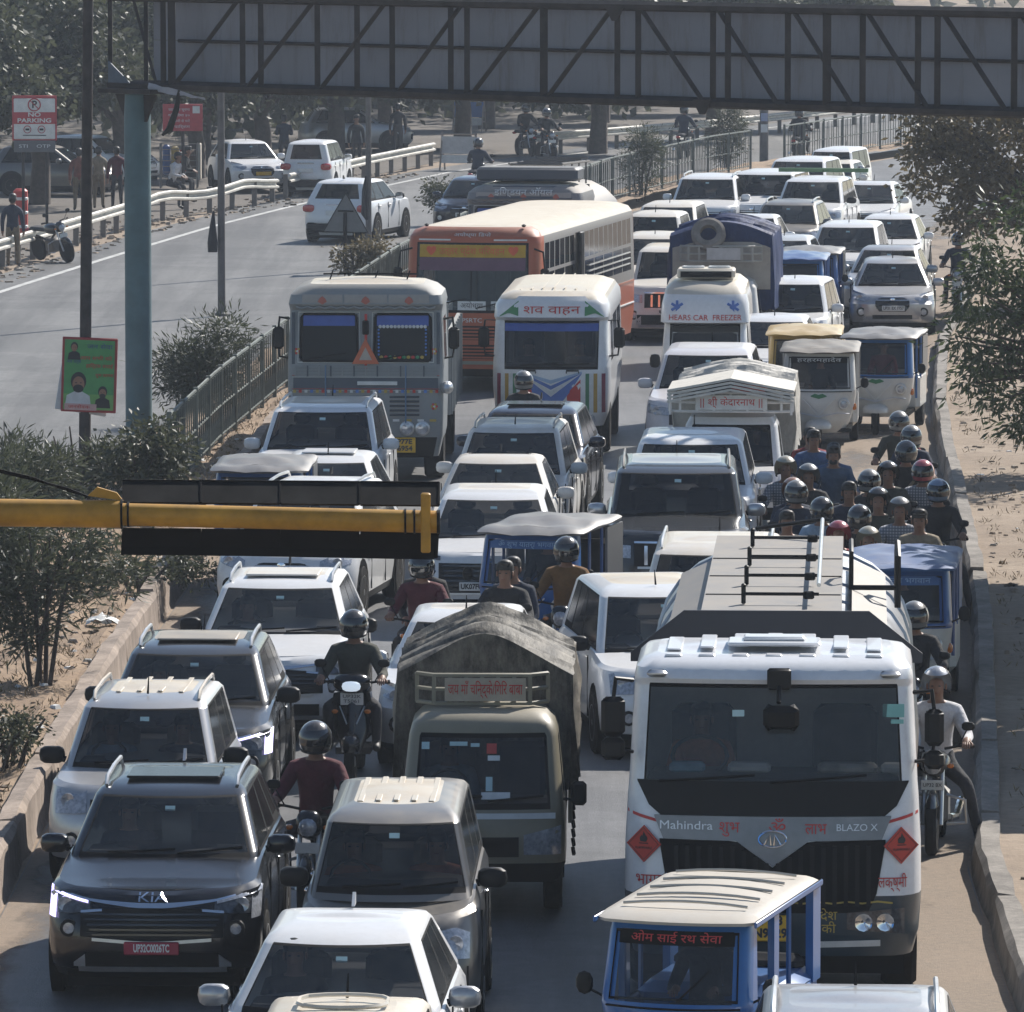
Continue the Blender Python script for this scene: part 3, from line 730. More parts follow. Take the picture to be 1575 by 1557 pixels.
def a3(r): y = r.uniform(140, 215); return (GR(y) + r.uniform(-1.2, 1.0), y, .0)
scatter('roadside_debris', 1100, a1, [STONE, DIRT, STICKM, DIRT, STONE], .02, .085)
scatter('median_debris', 420, a2, [STONE, STICKM, SOIL, SOIL], .02, .09)
scatter('shoulder_debris', 700, a3, [STONE, STICKM, DIRT, DIRT, STONE], .04, .14)
scatter('litter', 90, lambda r: (r.choice([a1, a2])(r)), [TRASH, PAPER], .04, .12)
def crumple(px, py, s, label, mat, z=.33):
    p = at(px, py, z); r = random.Random(px); m = MB(); V = []; n = 7
    for i in range(n):
        for k in range(n): V.append((s * (i / (n - 1) - .5) * r.uniform(.7, 1.1), s * .8 * (k / (n - 1) - .5) * r.uniform(.7, 1.1), r.uniform(0, s * .35) * (1 - abs(i / 3 - 1) * .6)))
    m.add(V, [(i * n + k, i * n + k + 1, (i + 1) * n + k + 1, (i + 1) * n + k) for i in range(n - 1) for k in range(n - 1)], mat)
    o = m.build('plastic_bag', None, 60); o.location = p; tag(o, label, 'litter'); return o
crumple(157, 960, .42, 'crumpled white plastic bag on the median earth beside the kerb', TRASH)
crumple(1555, 903, .2, 'dark lump of rubbish on the bare earth right of the kerb', STICKM, .24)

# ------------------------------------------------------------------ fence along the median
FENCE = plain('dull_green_iron', (0.115, 0.13, 0.115), .6, .2, var=.35, scale=3)
def fence(label, y0, y1, step, hgt=1.2, zb=.32):
    t = thing('median_fence', label, 'fence', (FN(y0), y0, 0), group='fence runs along the median'); b = Vector(t.location)
    for zz in (zb + .12, zb + hgt * .5, zb + hgt):
        pts = [Vector((FN(y), y, zz)) - b for y in lin(y0, y1, max(2, int((y1 - y0) / 2)))]
        MB().tube(pts, .026 if zz > 1.2 else .018, FENCE, 5).build('rail', t)
    n = max(1, int((y1 - y0) / 2.4)); pm = None
    for i in range(n + 1):
        y = y0 + (y1 - y0) * i / n
        if pm is None: pm = MB().box((0, 0, hgt / 2 + .02), (.07, .07, hgt + .06), FENCE).build('post', t); pm.location = Vector((FN(y), y, zb)) - b
        else: c = pm.copy(); COL.objects.link(c); c.location = Vector((FN(y), y, zb)) - b
    nb = int((y1 - y0) / step); bm_ = None
    for i in range(nb):
        y = y0 + step * (i + .5); a = (R(9) if i % 2 else -R(9))
        if bm_ is None: bm_ = MB().box((0, 0, hgt / 2), (.022, .022, hgt - .1), FENCE).build('bar', t, None)
        else:
            bm2 = bm_.copy(); COL.objects.link(bm2)
        c = bm_ if i == 0 else bm2
        c.location = Vector((FN(y), y, zb + .04)) - b; c.rotation_euler = (a * 1.6, 0, 0)
    return t
fence('near run of leaning green iron fence beside the median bushes, left of the grey truck', 99.5, 150, .19)
fence('middle run of pale iron fence behind the bus, beside the white cars', 158, 210.5, .24)
fence('far run of iron fence beyond the notice pole, behind the tree', 214.5, 246, .3)

# guard rail on the far side of the left carriageway
RAILM = plain('painted_guard_rail', (0.50, 0.48, 0.43), .6, .1, var=.25, scale=2); POSTM = plain('rail_post', (0.14, 0.13, 0.12), .8)
def guard(label, y0, y1, dz=0.0, wob=0.0, step=2.0):
    t = thing('guard_rail', label, 'guard rail', (GR(y0), y0, 0), group='guard rails of the left carriageway'); b = Vector(t.location)
    ys = lin(y0, y1, max(3, int((y1 - y0) / 1.0))); sec = [(0, .47), (.08, .50), (.08, .545), (-.03, .58), (-.03, .64), (.08, .675), (.08, .72), (0, .75)]
    rows = []
    for zi in range(len(sec)):
        rows.append([Vector((GR(y) + sec[zi][0] * .8 + wob * math.sin((y - y0) * 1.1) * .3, y - sec[zi][0] * .6, sec[zi][1] + dz + wob * .25 * math.sin((y - y0) * .9))) - b for y in ys])
    MB().grid(rows, RAILM).build('beam', t, 25)
    n = int((y1 - y0) / step); pm = None
    for i in range(n + 1):
        y = y0 + (y1 - y0) * i / n
        if pm is None: pm = MB().box((-.1, .1, .36), (.14, .16, .74), POSTM).build('post', t)
        else: pm = pm.copy(); COL.objects.link(pm)
        pm.location = Vector((GR(y), y, 0)) - b
guard('near run of cream guard rail beside the parked motorcycle and the sitting men', 120, 183.5)
guard('dented run of cream guard rail behind the white hatchback', 184, 196.0, 0, .28)
guard('run of cream guard rail between the hatchback and the barricade', 198, 221)
guard('far run of cream guard rail behind the two motorcyclists', 228.5, 290)
# ------------------------------------------------------------------ lorries, bus, vans, three-wheelers
def split_side(vf, s_):
    v, f = vf; ff = [q for q in f if v[q[0]].x * s_ > 0]; us = sorted({i for q in ff for i in q}); mp = {i: n for n, i in enumerate(us)}
    return [v[i] for i in us], [tuple(mp[i] for i in q) for q in ff]
def part(o, name, fn, sharp=35):
    m = MB(); fn(m); return m.build(name, o, sharp)
def wipers(t, L, z, xs, rise=.10, mat=None):
    for x0, x1 in xs:
        m = MB(); m.tube([(x0 + (x1 - x0) * k / 5, yfront(L, x0 + (x1 - x0) * k / 5, z + rise * k / 5) - .03, z + rise * k / 5) for k in range(6)], .011, MATTE, 5); m.build('wiper', t)
def big_mirror(t, x, y, z, w, h, px, arm_z=.3):
    m = MB(); m.rbox((x, y, z), (w, .09, h), .04, BLACK); s_ = 1 if x > 0 else -1
    m.tube([(px, y + .15, z + h / 2 + arm_z * .4), (x - s_ * .02, y + .03, z + h / 2 + arm_z * .5), (x, y + .02, z + h / 2 - .03)], .02, BLACK, 6)
    m.tube([(px, y + .15, z - h / 2 - arm_z * .5), (x - s_ * .02, y + .03, z - h / 2 - arm_z * .4), (x, y + .02, z - h / 2 + .03)], .016, BLACK, 6)
    o = m.build('mirror', t); MB().box((x, y + .05, z), (w * .85, .012, h * .88), CHROME).build('mirror_glass', o); return o

# --- white fuel tanker
ALU = paint('dusty_aluminium', (0.15, 0.155, 0.165), .38, .5, .3, 0)
TANKM = plain('streaked_aluminium', (0.42, 0.43, 0.45), .34, .85, var=.35, scale=2.2)
TEAL = paint('dark_teal_paint', (0.012, 0.035, 0.055), .10, .35)
TWHITE = paint('tanker_white_paint', (0.68, 0.70, 0.73), .18, .3)
YTXT = plain('ochre_lettering', (0.45, 0.33, 0.07), .6, var=0)
def tanker():
    t = thing('fuel_tanker', 'white cabbed fuel tanker with black grille and red diamond hazard signs', 'tanker')
    L = [LV(.42, 1.17, .12, 2.15, .25, .3, bow=.06), LV(.62, 1.22, .02, 2.2, .25, .35, bow=.08), LV(.94, 1.24, .0, 2.2, .25, .35, bow=.08), LV(1.36, 1.235, .03, 2.2, .22, .32, bow=.09), LV(1.74, 1.215, .10, 2.2, .15, .26, bow=.10),
         LV(1.86, 1.205, .13, 2.2, .13, .24, bow=.10), LV(2.66, 1.165, .30, 2.15, .13, .24, bow=.08), LV(2.72, 1.165, .26, 2.14, .15, .24, bow=.08), LV(2.80, 1.15, .32, 2.1, .16, .24, bow=.07), LV(2.86, 1.09, .46, 2.02, .16, .24, bow=.07), LV(2.885, .98, .64, 1.92, .16, .24, bow=.05)]
    g = loft(L, [('F', -1, 1, .42, .94, 'bumper'), ('C', 0, 0, .42, .94, 'bumper'), ('S', 0, .5, .42, .94, 'bumper'), ('F', -1, 1, 1.84, 2.68, 'rubber'), ('F', -.985, .985, 1.88, 2.645, 'windshield'), ('S', .08, .62, 1.70, 2.60, 'side_window'), ('S', 0, 1, .42, .60, None)], nf=10, ns=8, nc=4, ramp=1, crown=.05)
    b = MB(); b.add(*g['body'], TWHITE); b.build('cab', t); b = MB(); b.add(*g['roof'], TWHITE)
    b.build('cab_roof', t)
    for i in range(7):
        x = -.84 + i * .28; MB().rbox((x, 1.3, 2.89 + .05 * (1 - (x / .98) ** 2)), (.13, .9, .016), .007, TWHITE).build('roof_rib', t)
        MB().rbox((x, .66, 2.882), (.14, .14, .022), .01, TWHITE).build('roof_rib', t)
    h = MB().rbox((.0, 1.02, 2.955), (.78, .46, .03), .012, TWHITE).build('roof_hatch', t); MB().rbox((0, 1.06, 2.985), (.52, .26, .04), .015, TWHITE).build('hatch_lid', h)
    MB().add(*g['bumper'], TEAL).build('bumper', t); MB().add(*g['rubber'], MATTE).build('windscreen_seal', t)
    MB().add(*g['windshield'], GLASS).build('windshield', t)
    for s_ in (-1, 1): MB().add(*split_side(g['side_window'], s_), GLASSD).build('side_window', t)
    m = MB(); poly_strip(m, L, [(-1.13, 1.885), (1.13, 1.885)], [(-1.13, 1.875), (-.99, 1.60), (.99, 1.60), (1.13, 1.875)], .012, BLACK, 24); m.build('black_cowl', t)
    m = MB(); poly_strip(m, L, [(-.985, 1.60), (.985, 1.60)], [(-.985, 1.59), (-.94, 1.41), (-.30, 1.40), (0, 1.19), (.30, 1.40), (.94, 1.41), (.985, 1.59)], .03, plain('grey_grille_band', (0.20, 0.20, 0.205), .3, .5), 27); band = m.build('grille_band', t)
    m = MB(); poly_strip(m, L, [(-.94, 1.405), (-.30, 1.395), (0, 1.18), (.30, 1.395), (.94, 1.405)], [(-.94, 1.38), (-.84, .80), (.84, .80), (.94, 1.38)], .010, MATTE, 27, rows=5); gr = m.build('grille', t)
    for i in range(18):
        x = -.80 + i * 1.6 / 17; zt = 1.36 - max(0, .17 * (1 - abs(x) / .3)); mm = MB(); poly_strip(mm, L, [(x - .018, zt), (x + .018, zt)], [(x - .018, .86), (x + .018, .86)], .04, BLACK, 2, .03, 3); mm.build('slat', gr)
    # emblem
    M = Matrix.Translation((0, yfront(L, 0, 1.42) - .05, 1.42)) @ Matrix.Rotation(R(90), 4, 'X')
    m = MB(); m.tube([M @ Vector((.115 * math.cos(a), .068 * math.sin(a), 0)) for a in [k * math.pi / 10 for k in range(20)]], .010, CHROME, 6, True); em = m.build('emblem', t)
    m = MB()
    for s_ in (-1, 1): m.tube([M @ Vector((s_ * .07, -.045, .004)), M @ Vector((s_ * .02, .035, .004)), M @ Vector((s_ * .012, -.05, .004))], .009, CHROME, 5)
    m.build('emblem_mark', em)
    y = lambda x, z: yfront(L, x, z) - .036
    TM = plain('chrome_lettering', (.62, .63, .65), .3, .5, var=0)
    for s, x, z, sz, w, mt in (('Mahindra', -.72, 1.52, .1, .44, TM), ('BLAZO X', .70, 1.51, .08, .34, TM), ('शुभ', -.36, 1.51, .13, .17, REDTXT), ('ॐ', .04, 1.51, .14, .14, REDTXT), ('लाभ', .36, 1.50, .13, .18, REDTXT)):
        textconf(s, sz, mt, L, x, z, 'lettering', band, w, .038)
    for s, x, z in (('भाग्य', -1.02, 1.06), ('लक्ष्मी', 1.0, 1.05)):
        textconf(s, .13, REDTXT, L, x, z, 'lettering', t, .24, .008)
    for s_ in (-1, 1):
        mm = MB(); a = [(.95, 1.56), (1.21, 1.63)]; c = [(.95, 1.535), (1.21, 1.605)]
        if s_ < 0: a = [(-x, z) for x, z in a][::-1]; c = [(-x, z) for x, z in c][::-1]
        poly_strip(mm, L, a, c, .006, REDTXT, 6, .006, 1); mm.build('red_stripe', t)
        x, z = 1.07 * s_, 1.36; yy = yfront(L, x, z); M = Matrix.Translation((x, yy - .02, z)) @ Matrix.Rotation(R(22) * s_, 4, 'Z') @ Matrix.Rotation(R(90), 4, 'X')
        mm = MB(); mm.T = M; k = .155; mm.prism([(0, -k), (k, 0), (0, k), (-k, 0)], (0, 0, -.01), (1, 0, 0), (0, 1, 0), (0, 0, .016), plain('hazard_red', (.50, .05, .035), .5)); d = mm.build('hazard_diamond', t)
        mm = MB(); mm.T = M
        mm.tube([(0, -k * .86, .008), (k * .86, 0, .008), (0, k * .86, .008), (-k * .86, 0, .008)], .003, DARKTXT, 4, True)
        mm.prism([(-.03, .02), (-.035, .05), (-.015, .075), (-.01, .06), (.0, .105), (.02, .07), (.03, .06), (.035, .04), (.02, .015)], (0, 0, .007), (1, 0, 0), (0, 1, 0), (0, 0, .003), DARKTXT)
        mm.box((0, .004, .008), (.08, .008, .004), DARKTXT); mm.build('flame_symbol', d)
        textmesh('FLAMMABLE', .03, DARKTXT, M @ Matrix.Translation((0, -.035, .008)), 'lettering', d, .15)
        # lamps
        mm = MB(); a = [(.62, .80), (1.10, .84)]; c = [(.66, .60), (1.10, .62)]; c = [(.62, .66)] + c[1:]
        if s_ < 0: a = [(-x, z) for x, z in a][::-1]; c = [(-x, z) for x, z in c][::-1]
        poly_strip(mm, L, a, c, .014, LAMPD, 8); hl = mm.build('headlight', t)
        for xx in (.76, .94):
            x = xx * s_; M = Matrix.Translation((x, yfront(L, x, .72) - .02, .72)) @ Matrix.Rotation(R(90), 4, 'X')
            q = MB(); q.lathe([(.075, -.02), (.075, .014), (.055, .01), (.02, -.004), (.001, -.006)], CHROME, 12, M); q.build('reflector', hl)
        MB().rbox((.97 * s_, .30, 2.765), (.17, .08, .06), .025, SILVER).build('marker_lamp', t)
        mm = MB(); a = [(.40, .555), (.90, .565)]; c = [(.40, .50), (.90, .51)]
        if s_ < 0: a = [(-x, z) for x, z in a][::-1]; c = [(-x, z) for x, z in c][::-1]
        poly_strip(mm, L, a, c, .012, PAPER, 5, .01, 1); mm.build('reflective_strip', t)
    textconf('देश\nकी', .11, YTXT, L, .47, .72, 'lettering', t, .14)
    mm = MB(); mm.tube([(-1.0 + i * .125, yfront(L, -1.0 + i * .125, .88) - .006, .88 + .015 * (i % 2)) for i in range(17)], .01, YTXT, 4); mm.build('painted_border', t)
    pl = MB().rbox((-.04, -.05, .68), (.40, .02, .22), .01, YPLATE).build('number_plate', t)
    textmesh('UP 78\nLN9929', .105, DARKTXT, front_plane(-.04, -.064, .69), 'plate_lettering', pl, .33, bold=.004)
    for x, mt in ((-.55, plain('painted_red_dot', (.5, .05, .04), .5)), (.0, YTXT), (.55, plain('painted_blue_dot', (.1, .16, .4), .5))):
        pass
    wipers(t, L, 1.88, [(-.95, -.15), (-.02, .78)], .06)
    # big mirrors, crown mirror
    big_mirror(t, -1.33, .16, 2.42, .20, .33, -1.17); MB().rbox((-1.33, .16, 2.15), (.20, .09, .19), .04, BLACK).build('wide_mirror', t)
    big_mirror(t, 1.34, .26, 2.33, .16, .31, 1.17); MB().rbox((1.34, .26, 2.06), (.16, .09, .16), .04, BLACK).build('wide_mirror', t)
    mm = MB(); mm.rbox((.05, .16, 2.74), (.20, .06, .18), .02, BLACK); mm.tube([(.05, .12, 2.68), (.05, .0, 2.56)], .02, BLACK); mm.rbox((.07, -.02, 2.44), (.30, .09, .22), .05, BLACK, rx=R(20)); mm.build('crown_mirror', t)
    # dash
    MB().rbox((0, .62, 1.86), (2.1, .5, .12), .05, DASH).build('dashboard', t)
    MB().box((0, 1.2, 1.2), (2.2, 1.6, .05), UNDER).build('cabin_floor', t)
    for x in (-.6, .6): mm = MB(); mm.rbox((x, 1.45, 2.0), (.55, .16, .75), .07, SEATM); mm.build('seat', t)
    for x, w, mt in ((-.72, .3, plain('folded_blue_cloth', (.22, .42, .55), .8, var=.3)), (-.20, .36, PAPER), (.62, .5, plain('newspaper', (.4, .38, .34), .8, var=.3)), (1.0, .2, PAPER)):
        mm = MB(); mm.rbox((x, .52, 1.95), (w, .2, .09), .03, mt); mm.build('dashboard_clutter', t)
    M = Matrix.Translation((-.62, .72, 2.02)) @ Matrix.Rotation(R(40), 4, 'X'); mm = MB(); mm.tube([M @ Vector((.23 * math.cos(a), .23 * math.sin(a), 0)) for a in [k * math.pi / 8 for k in range(16)]], .018, DASH, 6, True); mm.build('steering_wheel', t)
    for x, z, w, h, mt in ((-.29, 2.44, .10, .055, STICK), (1.0, 2.46, .18, .11, plain('teal_sticker', (.2, .45, .42), .5)), (1.03, 2.37, .11, .035, plain('teal_sticker', (.2, .45, .42), .5))):
        mm = MB(); mm.box((x, yfront(L, x, z) - .006, z), (w, .004, h), mt, rx=R(-12)); mm.build('windscreen_sticker', t)
    # chassis, wheels
    mm = MB(); mm.box((0, 5.2, .72), (1.0, 9.6, .34), UNDER); mm.box((0, 1.2, .5), (2.2, 1.8, .5), UNDER); mm.build('chassis', t)
    for y in (1.3, 7.4, 8.6):
        for x in (-1, 1): wheel(t, 1.06 * x, y, .5, .30, STEEL)
    for x in (-1, 1): mm = MB(); mm.rbox((1.12 * x, 4.4, .72), (.12, 3.2, .42), .03, TEAL); mm.build('side_guard', t)
    # tank
    mm = MB(); n = 28; prof = []
    for i in range(n):
        a = 2 * math.pi * i / n; c, s_ = math.cos(a), math.sin(a); g2 = lambda v: math.copysign(abs(v) ** .8, v); prof.append((1.22 * g2(c), 1.90 + 1.04 * g2(s_)))
    ys = [2.75, 2.85, 5.1, 7.4, 9.7, 9.8]; rows = [[Vector((x * (.93 if i in (0, 5) else 1), yy, 1.9 + (z - 1.9) * (.93 if i in (0, 5) else 1))) for x, z in prof + prof[:1]] for i, yy in enumerate(ys)]
    mm.grid(rows, TANKM); mm.add(rows[0][:-1], [tuple(range(n))], TANKM); mm.add(rows[-1][:-1], [tuple(range(n))[::-1]], TANKM); mm.build('tank', t)
    for yy in (3.4, 4.9, 6.4, 7.9, 9.2): mm = MB(); mm.tube([(x * 1.004, yy, 1.9 + (z - 1.9) * 1.004) for x, z in prof], .022, TANKM, 5, True); mm.build('tank_band', t)
    mm = MB(); mm.prism([(-1.26, 0), (1.26, 0), (1.26, .08), (.80, .44), (-.80, .44), (-1.26, .08)], (0, 2.42, 2.62), (1, 0, 0), (0, 0.12, 1), (0, .03, 0), plain('black_bulkhead', (0.010, 0.012, 0.02), .55)); mm.build('bulkhead', t)
    mm = MB(); mm.box((-.05, 6.1, 3.0), (1.22, 6.9, .05), ALU); wk = mm.build('walkway', t)
    for y in (4.1, 5.7, 7.3): MB().box((-.05, y, 3.028), (1.2, .02, .012), BLACK).build('seam', wk)
    for s_ in (-1, 1): mm = MB(); mm.T = Matrix.Translation((s_ * .80, 5.6, 2.885)) @ Matrix.Rotation(R(24) * s_, 4, 'Y'); mm.box((0, 0, 0), (.34, 4.6, .02), ALU); mm.build('side_plate', t)
    rl = MB(); rl.tube([(.36, 3.1, 3.22), (.36, 9.2, 3.22)], .02, SILVER, 6); rl = rl.build('folding_rail', t)
    for y in (3.3, 4.9, 6.6, 8.4):
        mm = MB(); mm.tube([(-.30, y, 3.12), (.36, y, 3.12)], .016, BLACK, 5); mm.rbox((-.30, y, 3.12), (.04, .06, .18), .01, BLACK); mm.rbox((.27, y, 3.11), (.10, .05, .07), .012, BLACK); mm.build('rail_bracket', rl)
    mm = MB(); mm.tube([(.36, 9.2, 3.22), (-.28, 9.5, 3.10)], .022, BLACK, 5); mm.build('end_bar', rl)
    mm = MB(); mm.tube([(.64, 5.2, 2.96), (.64, 5.2, 3.30), (.64, 5.5, 3.38), (.64, 5.8, 3.30), (.64, 5.8, 2.96)], .022, BLACK, 6); mm.tube([(1.06, 5.2, 2.8), (1.06, 5.2, 3.26), (1.06, 5.5, 3.36), (1.06, 5.8, 3.26), (1.06, 5.8, 2.8)], .03, BLACK, 6); mm.tube([(.64, 5.2, 2.98), (1.06, 5.2, 2.98)], .025, BLACK); mm.build('grab_hoop', t)
    return t
TK = tanker(); place(TK, 1187, 1551, 0, 0, 0, R(-2.9))

# --- grey-blue painted lorry
LORRY = paint('lorry_grey_blue_paint', (0.22, 0.245, 0.262), .45, .5, coat=.1)
LORRYD = paint('lorry_dark_blue', (0.03, 0.05, 0.08), .3, .5, coat=.1)
def lorry(label, col, dark, plate, domed=1, name='lorry', tank=False):
    t = thing(name, label, 'lorry', group='painted lorries in the jam')
    L = [LV(.42, 1.12, .10, 2.0, .08, .1), LV(.75, 1.19, .02, 2.0, .08, .1), LV(1.5, 1.21, .0, 2.0, .08, .10), LV(1.85, 1.21, .04, 2.0, .08, .1), LV(2.68, 1.18, .14, 2.0, .10, .12), LV(2.78, 1.20, .02, 2.02, .18, .15), LV(2.92, 1.17, .03, 2.02, .22, .2), LV(3.02, 1.05, .10, 2.0, .25, .25), LV(3.08, .88, .22, 1.95, .25, .25)]
    g = loft(L, [('F', -.90, -.12, 1.90, 2.62, 'glass1'), ('F', .12, .90, 1.90, 2.62, 'glass2'), ('S', .1, .7, 1.9, 2.55, 'side_window'), ('F', -1, 1, .42, .72, 'bumper')], nf=8, ns=8, nc=3, crown=.07)
    MB().add(*g['body'], col).build('cab', t); MB().add(*g['roof'], CREAM).build('cab_roof', t); MB().add(*g['bumper'], BLACK).build('bumper', t)
    for k, cx in (('glass1', -.57), ('glass2', .57)):
        wo = MB().add(*g[k], GLASSD).build('windshield', t)
        m = MB(); m.tube([(cx + a, yfront(L, cx + a, z) - .012, z) for a, z in ((-.44, 1.95), (-.40, 1.90), (.40, 1.90), (.44, 1.95), (.43, 2.57), (.39, 2.62), (-.39, 2.62), (-.43, 2.57))], .022, MATTE, 6, True); m.build('seal', wo)
        m = MB(); poly_strip(m, L, [(cx - .40, 2.60), (cx + .40, 2.60)], [(cx - .40, 2.44), (cx + .40, 2.44)], .006, plain('blue_sun_film', (0.04, 0.09, 0.36), .5), 6, .004, 1); m.build('sun_film', wo)
    for s_ in (-1, 1): MB().add(*split_side(g['side_window'], s_), GLASSD).build('side_window', t)
    # fringe inside the right-hand pane
    m = MB(); F_ = plain('white_fringe', (.55, .58, .62), .8)
    for i in range(13): m.sup((.22 + i * .058, yfront(L, .5, 2.43) - .012, 2.43), (.028, .008, .028), F_, 2, 8, 4)
    for i in range(8):
        for x in (.20, .93): m.sup((x, yfront(L, x, 2.0) - .01, 2.0 + i * .055), (.018, .006, .018), plain('blue_beads', (.08, .2, .55), .5), 2, 6, 3)
    for i in range(10): m.sup((.24 + i * .07, yfront(L, .5, 1.96) - .012, 1.96), (.032, .008, .028), [YTXT, REDTXT, plain('green_tinsel', (.05, .25, .12), .6)][i % 3], 2, 6, 3)
    m.build('cab_trimming', t)['kind'] = 'stuff'
    # header panels
    for x0, x1 in ((-.98, -.36), (-.33, .33), (.36, .98)):
        m = MB(); poly_strip(m, L, [(x0, 2.93), (x1, 2.93)], [(x0, 2.76), (x1, 2.76)], .012, paint('faded_header', (.30, .30, .30), .5, .6, coat=0), 6, .01, 2); hp = m.build('header_panel', t)
        xc = (x0 + x1) / 2; m = MB(); m.prism([(-.07, 0), (0, -.045), (.07, 0), (.045, .05), (0, .085), (-.045, .05)], (xc, yfront(L, xc, 2.84) - .025, 2.82), (1, 0, 0), (0, 0, 1), (0, .006, 0), plain('faded_red_motif', (.40, .13, .10), .7)); m.build('painted_motif', hp)
    m = MB(); m.tube([(-1.08 + i * .09, yfront(L, -1.08 + i * .09, 2.74) - .03, 2.74 - .03 * (i % 2)) for i in range(25)], .018, col, 5); m.build('scalloped_edge', t)
    m = MB(); m.rbox((0, -.0, 2.42), (.10, .03, .22), .012, MATTE); m.build('centre_vent', t)
    # warning triangle
    m = MB(); yy = -.05; T1 = [(-.21, 0), (.21, 0), (0, .40)]; m.prism(T1, (0, yy, 1.86), (1, 0, 0), (0, -.05, 1), (0, .02, 0), plain('faded_orange', (.50, .13, .06), .6)); wt = m.build('warning_triangle', t)
    m = MB(); m.prism([(-.10, .06), (.10, .06), (0, .26)], (0, yy - .006, 1.86), (1, 0, 0), (0, -.05, 1), (0, .005, 0), plain('triangle_grey', (.36, .33, .30), .6)); m.build('triangle_centre', wt)
    # ribs, bands, louvres
    for i in range(6): m = MB(); poly_strip(m, L, [(-1.14, 1.452 + i * .012 + (i > 2) * .17), (1.14, 1.452 + i * .012 + (i > 2) * .17)], [(-1.14, 1.446 + i * .012 + (i > 2) * .17), (1.14, 1.446 + i * .012 + (i > 2) * .17)], .014, [PAPER, dark, REDTXT][i % 3], 6, .008, 1); m.build('painted_line', t)
    for i in range(13):
        x = -1.08 + i * .18; MB().box((x, yfront(L, x, 1.76) - .03, 1.745), (.022, .02, .17), [col, LORRYD][i % 2]).build('lattice_bar', t)
    for cx in (-.57, .57): m = MB(); m.tube([(cx + a, yfront(L, cx + a, z) - .010, z) for a, z in ((-.48, 1.88), (.48, 1.88), (.47, 2.65), (-.47, 2.65))], .010, PAPER, 4, True); m.build('painted_surround', t)
    for x, z in ((-1.06, 1.2), (1.06, 1.2), (-.0, 1.22), (-1.06, 2.05), (1.06, 2.05)):
        m = MB()
        for k in range(6): a = k * math.pi / 3; m.sup((x + .035 * math.cos(a), yfront(L, x, z) - .008, z + .035 * math.sin(a)), (.022, .006, .022), [REDTXT, YTXT][k % 2], 2, 6, 4)
        m.sup((x, yfront(L, x, z) - .012, z), (.018, .006, .018), PAPER, 2, 6, 4); m.build('painted_flower', t)
    for k, (x, z, w, h) in enumerate([(-1.12, 2.25, .05, .8), (1.12, 2.25, .05, .8), (0, 2.2, .04, .85)]): MB().box((x, yfront(L, x, z) - .012, z), (w, .025, h), [dark, dark, REDTXT][k], rx=R(-4)).build('painted_post', t)
    for i in range(26): x = -1.1 + i * .088; MB().box((x, -.022, 1.435), (.045, .012, .045), [YTXT, REDTXT, PAPER, plain('blue_beads', (.08, .2, .55), .5)][i % 4], rz=0).build('painted_diamond', t)
    for i in range(12): x = -1.05 + i * .19; MB().box((x, -.02, .985), (.10, .012, .035), [PAPER, YTXT][i % 2]).build('painted_dash', t)
    for i in range(4): m = MB(); poly_strip(m, L, [(-1.1, 1.83 - i * .045), (1.1, 1.83 - i * .045)], [(-1.1, 1.80 - i * .045), (1.1, 1.80 - i * .045)], .02, col, 6, .02, 1); m.build('rib', t)
    m = MB(); poly_strip(m, L, [(-1.12, 1.64), (1.12, 1.64)], [(-1.12, 1.47), (1.12, 1.47)], .008, dark, 6, .01, 1); bd = m.build('dark_band', t)
    MB().rbox((.18, -.02, 1.56), (.62, .02, .06), .005, PAPER).build('name_strip', bd)
    for x0 in (-.92, -.30, .32):
        m = MB(); poly_strip(m, L, [(x0, 1.40), (x0 + .56, 1.40)], [(x0, 1.02), (x0 + .56, 1.02)], .008, col, 3, .01, 1); lv = m.build('louvre_panel', t)
        for i in range(5): MB().box((x0 + .28, -.02, 1.07 + i * .07), (.46, .03, .022), dark if i % 1 else LORRYD, rx=R(25)).build('louvre', lv)
    for x in (-.62, .62): m = MB(); m.tube([(x, -.05, 1.84), (x, -.06, .95)], .012, plain('blue_cord', (.12, .2, .32), .7), 5); m.build('rod', t)
    for x in (-.88, -.64, .64, .88):
        M = Matrix.Translation((x, -.0, .86)) @ Matrix.Rotation(R(90), 4, 'X'); m = MB(); m.lathe([(.115, -.03), (.115, .03), (.10, .04)], SILVER, 16, M); m.lathe([(.098, .0), (.085, .042), (.04, .05), (.001, .052)], LAMP, 14, M); m.build('headlight', t)
    pl = MB().rbox((.56, -.0, .60), (.42, .02, .24), .01, YPLATE).build('number_plate', t)
    if plate: textmesh(plate, .105, DARKTXT, front_plane(.56, -.014, .60), 'plate_lettering', pl, .32, bold=.004)
    wipers(t, L, 1.93, [(-.9, -.3), (.2, .8)], .10)
    big_mirror(t, 1.36, .15, 2.25, .17, .34, 1.2); big_mirror(t, -1.36, .15, 2.25, .17, .34, -1.2)
    m = MB(); m.sup((1.26, -.05, 1.50), (.10, .16, .10), SILVER, 2.2, 10, 6); m.build('round_mirror', t)
    m = MB(); m.tube([(-.7, .9, 3.2), (.75, .9, 3.2)], .014, MATTE, 5)
    for x in (-.6, .1, .6): m.tube([(x, .9, 3.1), (x + .05, .9, 3.25)], .012, MATTE, 5)
    m.build('roof_bar', t)
    m = MB(); m.box((0, 3.8, .72), (.9, 7, .3), UNDER); m.box((0, 1, .6), (2.0, 1.8, .4), UNDER); m.build('chassis', t)
    for y in (1.2, 5.6):
        for x in (-1, 1): wheel(t, 1.02 * x, y, .5, .30, STEEL)
